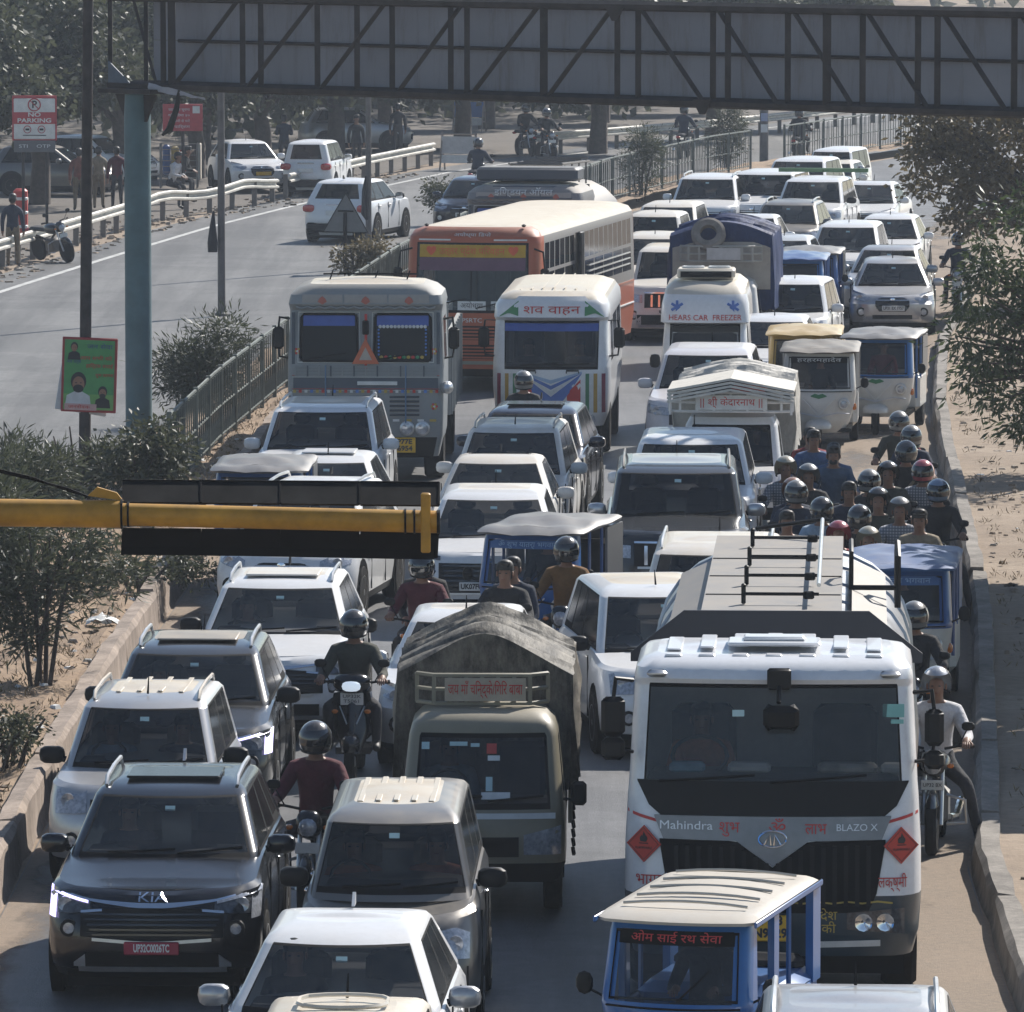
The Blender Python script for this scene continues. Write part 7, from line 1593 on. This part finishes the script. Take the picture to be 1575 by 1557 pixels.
def rider(px, py, yaw, top, legs, head, hcol, plabel, blabel, bcol=None, kind='motorcycle', pose='ride', plate=None, lit=False, box=None, h=None, **k):
    """bike + rider; (px,py) = top of the rider's head/helmet in the photograph"""
    hh = h or (1.63 if head in ('full', 'half') else 1.58); b = bike(blabel, bcol, kind, plate, lit, box=box); place(b, px, py, hh, 0, -.06, R(yaw))
    p = person(plabel, pose, top, legs, head, hcol, b.location, R(yaw), _pg, scale=1.05, **k); return b, p
def strap(p, mat, both=True):
    z0 = .80
    for s_ in ((-1, 1) if both else (1,)):
        m = MB(); m.tube([(s_ * .11, .06, z0 + .53), (s_ * .115, -.09, z0 + .515), (s_ * .12, -.185, z0 + .38), (s_ * (.13 if both else -.05), -.17, z0 + .18), (s_ * (.17 if both else -.16), -.06, z0 + .10)], .020, mat, 5); m.build('bag_strap', p)
    if both: m = MB(); m.rbox((0, .20, z0 + .34), (.30, .16, .42), .06, mat); m.build('backpack', p)
def pillion(b, plabel, top, legs, head, hcol, dy=.42, **k):
    yaw = b.rotation_euler.z; l = b.location; return person(plabel, 'pillion', top, legs, head, hcol, (l.x - math.sin(yaw) * dy, l.y + math.cos(yaw) * dy, 0), yaw, _pg, **k)
rider(545, 956, -3, JGR, TB, 'full', HB, 'rider in dark olive jacket and black helmet on the lit scooter', 'black scooter with lit headlamp between the white crossover and the tarpaulin pickup', kind='scooter', plate='UP32K\nT5061', lit=True)
rider(486, 1130, -6, JM, TB, 'full', HB, 'rider in maroon jacket and glossy black helmet behind the grey minivan', 'black motorcycle wedged between the black crossover and the grey minivan', bcol=BLK, pose='ride_foot')
b, p = rider(649, 866, -4, JM, TB, 'full', HB, 'rider in maroon sweater and black helmet below the end of the yellow boom', 'motorcycle in front of the white number plate car, carrying two', pose='ride_foot'); pillion(b, 'bareheaded dark dressed passenger behind the maroon rider', JB, TB, 'hair', None)
rider(872, 842, -8, JBR, TB, 'full', HB, 'rider in mustard brown jacket and black helmet beside the blue auto rickshaw', 'motorcycle of the rider in mustard brown beside the blue auto rickshaw', pose='ride_foot')
b, p = rider(778, 880, -12, JB, TB, 'hair', None, 'bareheaded young man in black in front of the blue auto rickshaw', 'motorcycle carrying two bareheaded men past the tarpaulin load'); pillion(b, 'bareheaded man with topknot hair riding pillion in a dark jacket', JNV, TB, 'hair', None, .40)
rider(806, 583, -4, JB, TB, 'full', HG, 'helmeted rider peeping over the navy crossover', 'motorcycle hidden between the hearse van and the navy crossover')
CR = [
 (1383, 646, -5, JGR, TB, 'full', HG, 'rider in olive jacket and grey helmet, rearmost of the bunch by the kerb', 'rearmost motorcycle of the bunch by the right kerb'),
 (1402, 668, -6, JNV, TJ, 'full', HG, 'rider in navy jacket with red straps and grey helmet by the kerb', 'motorcycle second from the rear along the right kerb'),
 (1394, 692, -5, JB, TB, 'full', HB, 'rider in black with black helmet in front of the navy jacketed one', 'motorcycle between the grey helmeted and the red helmeted riders'),
 (1420, 722, -8, JCK, TB, 'full', HR, 'rider in red helmet and pale check shirt near the kerb', 'motorcycle of the red helmeted rider near the kerb'),
 (1443, 752, -4, JB, TB, 'full', HBL, 'rider in black with shiny pale blue helmet against the kerb', 'motorcycle scraping along the right kerb with black handle guards'),
 (1337, 737, -3, JB, TB, 'full', HG, 'rider in black with dark grey visor helmet in the middle of the bunch', 'motorcycle in the middle of the bunch, behind the olive rider'),
 (1351, 765, -4, JGR, TB, 'half', HB, 'rider in dark olive with round black open helmet', 'motorcycle ahead of the dark visored rider'),
 (1384, 780, -5, JCK, TB, 'half', HG, 'rider in pale check shirt and grey open helmet behind the blue canopy', 'motorcycle behind the blue canopied three-wheeler'),
 (1224, 754, 3, JNV, TB, 'full', HG, 'rider with large dark grey striped helmet beside the dark off roader', 'motorcycle beside the dark off roader door'),
 (1264, 780, -3, JPL, TB, 'full', HB, 'rider in pale blue with black ridged helmet behind the tanker walkway', 'motorcycle right behind the tanker walkway'),
 (1208, 716, 2, JCK, TK_, 'half', HC, 'rider in check shirt with beige jacket and cream open helmet', 'motorcycle next to the white off roader mirror'),
 (1282, 700, -3, JDN, TJ, 'beard', None, 'bearded bareheaded man in denim jacket in front of the boy', 'motorcycle carrying the bearded man in denim'),
 (1251, 676, 4, JBL, TJ, 'hair', None, 'bareheaded man in blue beside the slatted canopy pickup', 'motorcycle beside the slatted canopy pickup'),
 (1336, 826, -4, JB, TB, 'half', HC, 'rider whose dark cream rimmed helmet shows behind the grab hoops', 'motorcycle hidden behind the tank grab hoops'),
 (1290, 817, -3, JRD, TB, 'half', HR, 'rider with pale pink helmet just behind the tank', 'motorcycle just behind the tank rear rail'),
 (1210, 802, 0, JB, TB, 'hair', None, 'bareheaded rider low beside the cream off roader', 'motorcycle low beside the cream off roader'),
 (1306, 757, -4, JNV, TJ, 'hair', None, 'bareheaded man in navy behind the dark visored rider', 'motorcycle in the thick of the bunch behind the tanker'),
 (1366, 724, -4, JGR, TB, 'half', HB, 'rider in olive with black open helmet behind the red helmet', 'motorcycle behind the red helmeted rider'),
 (1243, 728, 2, JB, TB, 'half', HG, 'rider in black with grey open helmet between the cream and the striped helmets', 'motorcycle between the cream helmeted rider and the bearded man'),
 (1322, 792, -3, JB, TB, 'full', HB, 'rider in black with black helmet low behind the grab hoops', 'motorcycle low behind the grab hoops'),
 (1414, 800, -5, JBG, TB, 'cap', MATTE, 'man in beige jacket and black cap beside the blue canopy', 'motorcycle between the blue canopy and the kerb'),
]
for c in CR:
    b, p = rider(*c, pose='ride_foot' if c[0] % 2 else 'ride')
    if c[0] in (1402, 1337, 1224): strap(p, cloth('red_strap', (.28, .03, .03)) if c[0] == 1402 else TJ)
    if c[0] in (1264, 1394): strap(p, TK_, False)
    if c[0] == 1282: pillion(b, 'boy in blue jacket sitting behind the bearded man in denim', JBL, TJ, 'hair', None, .42)
    if c[0] == 1251: pillion(b, 'passenger in red sweater behind the man in blue', JRD, TB, 'hair', None, .42)
    if c[0] == 1224: pillion(b, 'passenger with copper brown helmet behind the large grey helmet', JNV, TB, 'half', HO, .42)
b, p = rider(1407, 943, -6, JB, TB, 'full', HG, 'helmeted rider squeezed between the tanker cab and the kerb', 'motorcycle squeezed between the tanker cab and the blue canopied three-wheeler')
rider(1441, 1045, -7, JWH, TB, 'half', HS, 'rider in white shirt and silver helmet with his foot on the kerb beside the tanker', 'black motorcycle with bright leg guards between tanker and kerb', pose='ride_foot', box=BLACK, plate='UP32 BX')
rider(1474, 366, -6, JNV, TB, 'full', HBL, 'rider with pale helmet under the roadside tree beyond the silver hatchback', 'motorcycle under the roadside tree')
rider(1178, 349, -8, JB, TB, 'full', HS, 'rider whose silver helmet shows above the blue covered load', 'motorcycle behind the blue covered load')
# left carriageway riders go away from the camera
for px, py, lb, bl, tp in ((735, 219, 'rider in dark blue seen from behind on the left carriageway beside the oil tanker', 'motorcycle on the left carriageway beside the oil tanker', JNV), (1052, 168, 'rider in black seen from behind under the gantry', 'motorcycle with red tail light under the gantry', JNV), (1229, 173, 'distant rider beyond the notice pole', 'distant motorcycle beyond the notice pole', JB)):
    b, p = rider(px, py, 168, tp, TB, 'full', HB, lb, bl)
for px, py, lb, bl in ((808, 165, 'rider facing the camera left of the two under the gantry', 'motorcycle parked left of the pair beyond the guard rail'), (840, 172, 'rider facing the camera right of the two under the gantry', 'motorcycle right of the pair beyond the guard rail')):
    rider(px, py, 20, JB, TB, 'full', HG, lb, bl)
b = bike('black motorcycle parked leaning at the edge of the left carriageway', BLK); place(b, 82, 402, 0, 0, 0, R(35)); b.rotation_euler.x = 0; b.rotation_euler.y = R(-10)
# people beyond the guard rail
def stand(px, py, yaw, pose, top, legs, head, hcol, label, **k): p = at(px, py, 0); return person(label, pose, top, legs, head, hcol, p, R(yaw), 'people beyond the guard rail', **k)
stand(20, 411, 170, 'stand', JNV, TK_, 'hair', None, 'man in navy jacket and khaki trousers, back turned, beside the parked motorcycle')
stand(122, 325, 185, 'stand', cloth('brick_shirt', (.20, .07, .05)), TK_, 'hair', None, 'man in brick red shirt standing behind the guard rail')
stand(152, 322, 175, 'stand', JBG, TK_, 'hair', None, 'man in khaki standing between two others behind the guard rail'); stand(180, 322, 190, 'stand', JM, TB, 'hair', None, 'man in maroon jacket standing behind the guard rail next to the teal pillar')
stand(262, 322, 60, 'perch', JWH, TB, 'hair', None, 'man in pale shirt sitting bent forward on the guard rail right of the teal pillar'); stand(275, 312, 80, 'perch', JB, TB, 'hair', None, 'dark dressed man sitting on the guard rail beside the one in pale shirt')
stand(437, 262, 180, 'phone', JNV, TB, 'hair', None, 'man in dark blue standing on the rubble left of the white hatchback'); stand(548, 262, 20, 'stand', JB, TB, 'hair', None, 'dark dressed person standing right of the white hatchback'); stand(494, 215, 10, 'stand', JWH, TK_, 'hair', None, 'distant person in white under the trees'); stand(612, 240, 190, 'stand', JB, TB, 'hair', None, 'dark dressed person by the guard rail right of the parked cars')
# people inside vehicles
def inside(root, x, y, z, top, label, head='hair', hcol=None, sc=.98):
    M = root.matrix_world if False else Matrix.Translation(root.location) @ Matrix.Rotation(root.rotation_euler.z, 4, 'Z'); p = M @ Vector((x, y, z)); return person(label, 'drive', top, TB, head, hcol, p, root.rotation_euler.z, 'people seated in vehicles', scale=sc)
def find(s): return next(o for o in bpy.data.objects if o.parent is None and s in o.get('label', ''))
q = find('grey minivan with ribbed'); inside(q, -.34, 1.45, .74, JOR, 'driver in orange shirt at the wheel of the grey minivan'); inside(q, .34, 1.50, .74, JOR, 'passenger in orange on the front seat of the grey minivan')
q = find('dusty silver tall'); inside(q, -.34, 1.72, .62, JPL, 'driver in pale blue shirt in the dusty silver hatchback'); inside(q, .34, 1.75, .62, JNV, 'passenger in dark clothes in the dusty silver hatchback')
inside(ACE, -.32, 1.08, .74, JPL, 'driver in pale shirt at the wheel of the tarpaulin pickup'); inside(TK, -.62, 1.30, 1.52, JOR, 'driver in orange high up in the tanker cab', sc=1.05)
q = find('glossy black crossover'); inside(q, -.36, 1.95, .66, JNV, 'driver in dark clothes in the glossy black crossover'); inside(KED, .34, 2.0, .72, JB, 'passenger in dark clothes in the slatted canopy pickup')
for s, lb in (('blue auto rickshaw with silver grey canopy', 'driver in dark clothes in the middle blue auto rickshaw'), ('blue canopied auto', 'driver in dark clothes of the blue canopied auto rickshaw'), ('white auto rickshaw with dark canopy', 'driver in dark clothes of the dark canopied auto rickshaw'), ('white and blue electric auto', 'driver in red of the white and blue auto rickshaw'), ('bright blue electric rickshaw', 'driver in dark clothes of the bright blue electric rickshaw')):
    q = find(s); inside(q, 0, 1.20, .80, JRD if 'red' in lb else JB, lb, sc=.85)
q = find('white hearse van'); inside(q, -.42, 1.3, 1.0, JB, 'driver silhouetted in the striped hearse van'); inside(q, .42, 1.3, 1.0, JNV, 'passenger in navy in the striped hearse van')
for s, lb in (('white crossover with wide black grille', 'driver in dark clothes in the white crossover behind the scooter'), ('dark grey crossover with dusty roof', 'driver with pale sleeve in the dark grey crossover'), ('clean white hatchback', 'driver in dark clothes in the bottom white hatchback')):
    q = find(s); inside(q, -.36, 1.95 if 'crossover' in s else 1.85, .60, JB if 'pale' not in lb else JWH, lb)
# ------------------------------------------------------------------ trees and bushes
def leafmat(name, c0, c1, tr=.35):
    m, t, b = newmat(name); f = _ramp(t, _noise(t, 1.1, 5, .75), .3, .7); n2 = _ramp(t, _noise(t, 23, 2, .5), .3, .7)
    c = _mix(t, _math(t, 'MULTIPLY', _math(t, 'ADD', f, n2), .5), c0, c1); t.links.new(c, b.inputs['Base Color']); b.inputs['Roughness'].default_value = .5; b.inputs['Specular IOR Level'].default_value = .4
    tl = t.nodes.new('ShaderNodeBsdfTranslucent'); t.links.new(c, tl.inputs[0]); mx = t.nodes.new('ShaderNodeMixShader'); mx.inputs[0].default_value = tr
    out = t.nodes['Material Output']; t.links.new(b.outputs[0], mx.inputs[1]); t.links.new(tl.outputs[0], mx.inputs[2]); t.links.new(mx.outputs[0], out.inputs[0]); MATS[name] = m; return m
LF1 = leafmat('dusty_dark_leaves', (.034, .040, .022), (.10, .107, .06)); LF2 = leafmat('brown_green_leaves', (.075, .06, .03), (.20, .16, .08)); LF3 = leafmat('narrow_grey_green_leaves', (.036, .043, .026), (.095, .105, .062)); LF4 = leafmat('deep_green_leaves', (.024, .038, .018), (.09, .12, .045))
BARK = plain('bark', (.07, .055, .045), .95, var=.3, scale=8)
def leaves(pts, dirs, ln, wd, mat, name, parent):
    n = len(pts); d = dirs / np.linalg.norm(dirs, axis=1, keepdims=True); r = rng.normal(size=(n, 3)); s = np.cross(d, r); s /= np.linalg.norm(s, axis=1, keepdims=True) + 1e-9
    L_ = (ln * rng.uniform(.65, 1.3, (n, 1))); W_ = (wd * rng.uniform(.7, 1.25, (n, 1))); nn = np.cross(d, s)
    a = pts; b = pts + d * L_ * .5 + s * W_ * .5 + nn * W_ * .15; c = pts + d * L_; e = pts + d * L_ * .5 - s * W_ * .5 + nn * W_ * .15
    v = np.stack([a, b, c, e], 1).reshape(-1, 3).astype(np.float32); me = bpy.data.meshes.new(name); me.vertices.add(4 * n); me.vertices.foreach_set('co', v.ravel()); me.loops.add(4 * n); me.loops.foreach_set('vertex_index', np.arange(4 * n, dtype=np.int32)); me.polygons.add(n); me.polygons.foreach_set('loop_start', np.arange(0, 4 * n, 4, dtype=np.int32))
    me.materials.append(mat); me.update(calc_edges=True); o = bpy.data.objects.new(name, me); COL.objects.link(o); o.parent = parent; return o
def clumps(c, r, k, seed=None):
    """k clump centres on and inside an ellipsoid"""
    q = rng.normal(size=(k, 3)); q /= np.linalg.norm(q, axis=1, keepdims=True); q *= rng.uniform(.35, 1.0, (k, 1)) ** .6; return np.array(c) + q * np.array(r)
def tree(name, label, base, blobs, trunk, mat, per=60, csz=.45, ln=.13, wd=.06, cat='tree', group=None, k0=26, droop=.4, limbs=True, stems=None):
    t = thing(name, label, cat, base, 0, group); P = []; D = []
    tops = []
    for c, r in blobs:
        vol = r[0] * r[1] * r[2]; k = max(6, int(k0 * max(.3, vol ** .5))); cs = clumps(c, r, k); tops.append(cs)
        for q in cs:
            sz = csz * rng.uniform(.55, 1.25); pp = q + rng.normal(size=(per, 3)) * sz * np.array([.5, .5, .36]); P.append(pp); dd = (pp - q) + rng.normal(size=(per, 3)) * .25 * sz; dd[:, 2] -= droop * sz * .5; D.append(dd + 1e-4)
    leaves(np.concatenate(P), np.concatenate(D), ln, wd, mat, 'crown', t)
    m = MB(); r0 = trunk[1]; h = trunk[0]
    if stems:
        for sx, sy, tx, ty, tz in stems: m.tube([(sx, sy, -.1), (sx * .6 + tx * .4, sy * .5 + ty * .5, tz * .5), (tx, ty, tz)], [r0, r0 * .8, r0 * .35], BARK, 6)
    else: m.tube([(0, 0, -.2), (.06, .05, h * .35), (-.05, .0, h * .7), (blobs[0][0][0] * .5, blobs[0][0][1] * .5, h)], [r0 * 1.25, r0, r0 * .85, r0 * .5], BARK, 9)
    if limbs:
        for cs in tops:
            for q in cs[::max(1, len(cs) // 5)]: m.tube([(0, 0, h * .6), tuple(np.array([0, 0, h * .6]) * .45 + q * .55 + np.array([0, 0, .1])), tuple(q)], [r0 * .5, r0 * .28, r0 * .08], BARK, 5)
    m.build('trunk', t, 60); return t
def bush(label, px, py, zb, blobs, mat, **k):
    p = at(px, py, zb); return tree('bush', label, p, blobs, (.6, .03), mat, cat='bush', group='bushes along the median', **k)
OL = dict(ln=.16, wd=.028, droop=-.3, csz=.34, per=70, k0=62)
st5 = lambda h: [(-.1, 0, -.35, .1, h), (.05, .1, .1, .2, h * 1.1), (.1, -.1, .4, 0, h), (0, .1, -.1, -.2, h * 1.15), (-.05, -.1, .2, -.2, h * .9)]
bush('large oleander bush with bare stems at the left edge, under the yellow boom', 62, 1052, .3, [((0, .2, 1.25), (.75, .6, .6)), ((-.5, .4, 1.7), (.6, .6, .55)), ((.55, .5, 1.35), (.5, .5, .45)), ((-.3, .2, .75), (.5, .5, .4))], LF3, stems=st5(1.5), limbs=False, **OL)
bush('oleander bush behind the yellow boom at the far left', 10, 905, .3, [((-.2, 0, 1.2), (.8, .8, .6)), ((.3, .3, 1.4), (.5, .5, .35))], LF3, stems=st5(1.5), limbs=False, **OL)
bush('spreading bush at the foot of the poster pole', 120, 790, .3, [((0, 0, .55), (.8, .6, .4)), ((.7, .2, .55), (.6, .5, .35)), ((-.8, .3, .6), (.7, .6, .45))], LF3, stems=st5(1.1), limbs=False, **OL)
bush('leafy bush at the foot of the teal pillar', 215, 800, .3, [((0, 0, .75), (.55, .6, .45)), ((.3, .2, 1.1), (.4, .4, .3))], LF1, stems=st5(1.0), limbs=False, ln=.11, wd=.05, csz=.3, per=70, k0=60)
bush('low green shrub on the median just under the boom board', 215, 912, .3, [((0, 0, .25), (.5, .5, .22)), ((.6, .4, .3), (.35, .4, .2))], LF1, stems=st5(.4), limbs=False, ln=.07, wd=.03, csz=.2, per=60, k0=60)
bush('small scrub at the left edge beside the bare earth', 10, 1180, .3, [((0, 0, .35), (.3, .4, .3))], LF1, stems=st5(.5), limbs=False, ln=.07, wd=.03, csz=.2, per=60, k0=60)
bush('round dusty bush between the teal pillar and the fence', 308, 636, .2, [((0, 0, .85), (.6, .6, .55)), ((.35, .2, 1.2), (.5, .5, .4)), ((-.35, 0, .7), (.4, .5, .4)), ((.2, .3, .5), (.6, .5, .4))], LF3, stems=st5(1.1), limbs=False, **OL)
bush('yellow green shrub at the foot of the triangle sign', 545, 424, .1, [((0, 0, .35), (.6, .5, .35)), ((.4, .2, .5), (.4, .4, .3))], LF2, stems=st5(.6), limbs=False, ln=.12, wd=.05, csz=.3, per=60, k0=50)
bush('dark shrub beside the bus roof and the oil tanker', 683, 342, .1, [((0, 0, .5), (.55, .5, .45)), ((-.1, .2, .8), (.35, .4, .25))], LF1, stems=st5(.8), limbs=False, ln=.11, wd=.05, csz=.3, per=70, k0=50)
for px, py, lb in ((985, 305, 'climbing bush on the iron fence behind the oil tanker'), (1115, 262, 'climbing bush on the iron fence left of the notice pole')): bush(lb, px, py, .2, [((0, 0, .9), (.55, .4, .7)), ((.2, .2, 1.6), (.4, .3, .4))], LF3, stems=st5(1.4), limbs=False, **OL)
# roadside trees on the right
p = at(1640, 470, .2); tree('tree', 'roadside tree with brownish leaves overhanging the far right lane', p, [((-1.2, 0, 3.5), (1.9, 1.4, .9)), ((-2.6, -.2, 3.0), (1.1, 1, .8)), ((0, 0, 3.8), (1.6, 1.5, 1.0)), ((-1.2, -.5, 2.5), (1.3, .9, .6)), ((.6, 0, 2.7), (1.2, 1.2, .9)), ((-2.4, 0, 4.0), (1.3, 1, .6)), ((-1.9, -.3, 1.95), (.7, .7, .35))], (2.6, .16), LF2, per=38, csz=.40, ln=.15, wd=.09, k0=44)
p = at(1690, 730, .2); tree('tree', 'dark green tree with drooping branches at the right edge', p, [((-1.2, 0, 3.3), (.9, .8, .9)), ((-1.55, -.2, 2.1), (.75, .7, .5)), ((-1.5, 0, 2.7), (.8, .7, .5)), ((-1.45, 0, 1.45), (.65, .6, .45)), ((-.7, 0, 2.2), (.8, .9, 1.4)), ((-.2, 0, 3.9), (1.2, 1.2, .7)), ((-1.1, 0, .9), (.5, .5, .3))], (2.4, .14), LF4, per=42, csz=.32, ln=.17, wd=.05, k0=38, droop=.7)
for X, Y, lb in ((8.3, 88, 'unseen leafy tree added past the right edge to shade the verge, farthest of three'), (7.95, 80.5, 'unseen leafy tree added past the right edge to shade the verge, middle of three'), (7.5, 73, 'unseen leafy tree added past the right edge to shade the verge, nearest of three')):  # out-of-view trees added to throw shade on the right verge
    tree('tree', lb, (X + .4, Y, .2), [((0, 0, 4.0), (1.3, 2.0, .8)), ((0, -2.0, 3.6), (1.2, 1.5, .6)), ((.2, 2.0, 3.8), (1.3, 1.6, .7))], (3.2, .2), LF4, per=50, csz=.45, ln=.32, wd=.22, k0=80)
# trees beyond the left carriageway
TR = [(60, 330, 2.2, 3.3, LF1, 'dense dark tree behind the no parking sign'), (-60, 350, 2.4, 3.0, LF1, 'dark tree at the far left edge'), (185, 300, 2.2, 3.2, LF1, 'dark tree behind the dark pole and parked crossover'), (300, 290, 2.1, 2.8, LF1, 'dusty tree behind the red notice board'), (402, 275, 2.0, 2.9, LF1, 'dusty tree with stout trunk beside the parked white hatchback'), (500, 235, 2.0, 2.9, LF2, 'brownish tree behind the two hatchbacks'), (590, 232, 2.2, 3.0, LF1, 'dark tree beyond the grey poles'), (748, 214, 2.0, 3.0, LF1, 'tree behind the rusty barricade'), (925, 205, 2.2, 3.2, LF1, 'tree with dark trunk beyond the two motorcyclists'), (1090, 190, 2.3, 3.2, LF2, 'tree beyond the far guard rail')]
for i, (px, py, r, h, mt, lb) in enumerate(TR):
    p = at(px, py - 16, 0); sp = rng.uniform(-.4, .4, 4); r *= 1.2; h += .15; tree('tree', lb, p, [((sp[0], 0, h + .6), (r, r, 1.2)), ((sp[1] - .9, -.6, h - .1), (r * .7, r * .7, .8)), ((sp[2] + .9, .2, h + .1), (r * .75, r * .75, .9)), ((0, .5, h + 1.9), (r * .8, r * .8, .9))], (h - .2, .27), mt, per=46, csz=.6, ln=.22, wd=.15, k0=34, group='trees beyond the left carriageway')
for i in range(9):
    z = 226 + 5 * (i % 3); x = -22 + i * 4.1 + rng.uniform(-.8, .8); z += max(0, x) * 1.6; tree('tree', 'grove tree behind the parked cars, %s from the left' % ('first second third fourth fifth sixth seventh eighth ninth'.split()[i]), (x, z, 0), [((0, 0, 3.5), (2.8, 2.8, 1.4)), ((-1.5, -1.2, 2.6), (1.8, 1.8, .8)), ((1.4, .8, 5.2), (2.0, 2.0, 1.0))], (3.6, .28), LF1, per=44, csz=.75, ln=.30, wd=.2, k0=26, group='grove behind the parked cars')
# the wood farther back, one mass
P = []; D = []
for i in range(760):
    px = rng.uniform(-260, 1020); z = rng.uniform(236 if px < 560 else 262, 330); base = at(0, 0, 0); x = (px - 787) / FPX * z; q = np.array([x, z, rng.uniform(.1, 6.2)]); n = 34; pp = q + rng.normal(size=(n, 3)) * np.array([1.0, 1.0, .7]); P.append(pp); D.append(rng.normal(size=(n, 3)))
w = leaves(np.concatenate(P), np.concatenate(D), .65, .45, LF1, 'treeline', None); w['kind'] = 'stuff'
P = []; D = []
for i in range(420):
    z = rng.uniform(440, 620); x = rng.uniform(-.12, .12) * z; q = np.array([x, z, rng.uniform(.5, 9)]); n = 26; P.append(q + rng.normal(size=(n, 3)) * np.array([1.8, 1.8, 1.1])); D.append(rng.normal(size=(n, 3)))
w = leaves(np.concatenate(P), np.concatenate(D), 1.2, .9, LF1, 'far_treeline', None); w['kind'] = 'stuff'
# dry grass and weeds along kerbs
P = []; D = []
for i in range(1500):
    y = rng.uniform(60, 120); f = rng.random() < .6; x = KL(y) - .35 - rng.random() * 1.1 if f else KR(y) + .4 + abs(rng.normal()) * 2.5; q = np.array([x, y, .26 if not f else .31]); n = 5; P.append(q + rng.normal(size=(n, 3)) * np.array([.05, .05, .01])); d = rng.normal(size=(n, 3)); d[:, 2] = 1.2; D.append(d)
w = leaves(np.concatenate(P), np.concatenate(D), .10, .014, plain('dry_grass', (.20, .15, .08), .9, var=.4), 'dry_grass', None); w['kind'] = 'stuff'
# ------------------------------------------------------------------ haze
hm = bpy.data.materials.new('haze_air'); hm.use_nodes = True; ht = hm.node_tree; ht.nodes.clear()
hv = ht.nodes.new('ShaderNodeVolumePrincipled'); ho = ht.nodes.new('ShaderNodeOutputMaterial')
hv.inputs['Color'].default_value = (0.74, 0.84, 0.98, 1); hv.inputs['Density'].default_value = HAZE; hv.inputs['Anisotropy'].default_value = 0.1
ht.links.new(hv.outputs[0], ho.inputs['Volume'])
m = MB(); m.box((0, 620, 12.0), (1480, 1300, 27.0), hm); o = m.build('haze', None, None); o['kind'] = 'stuff'
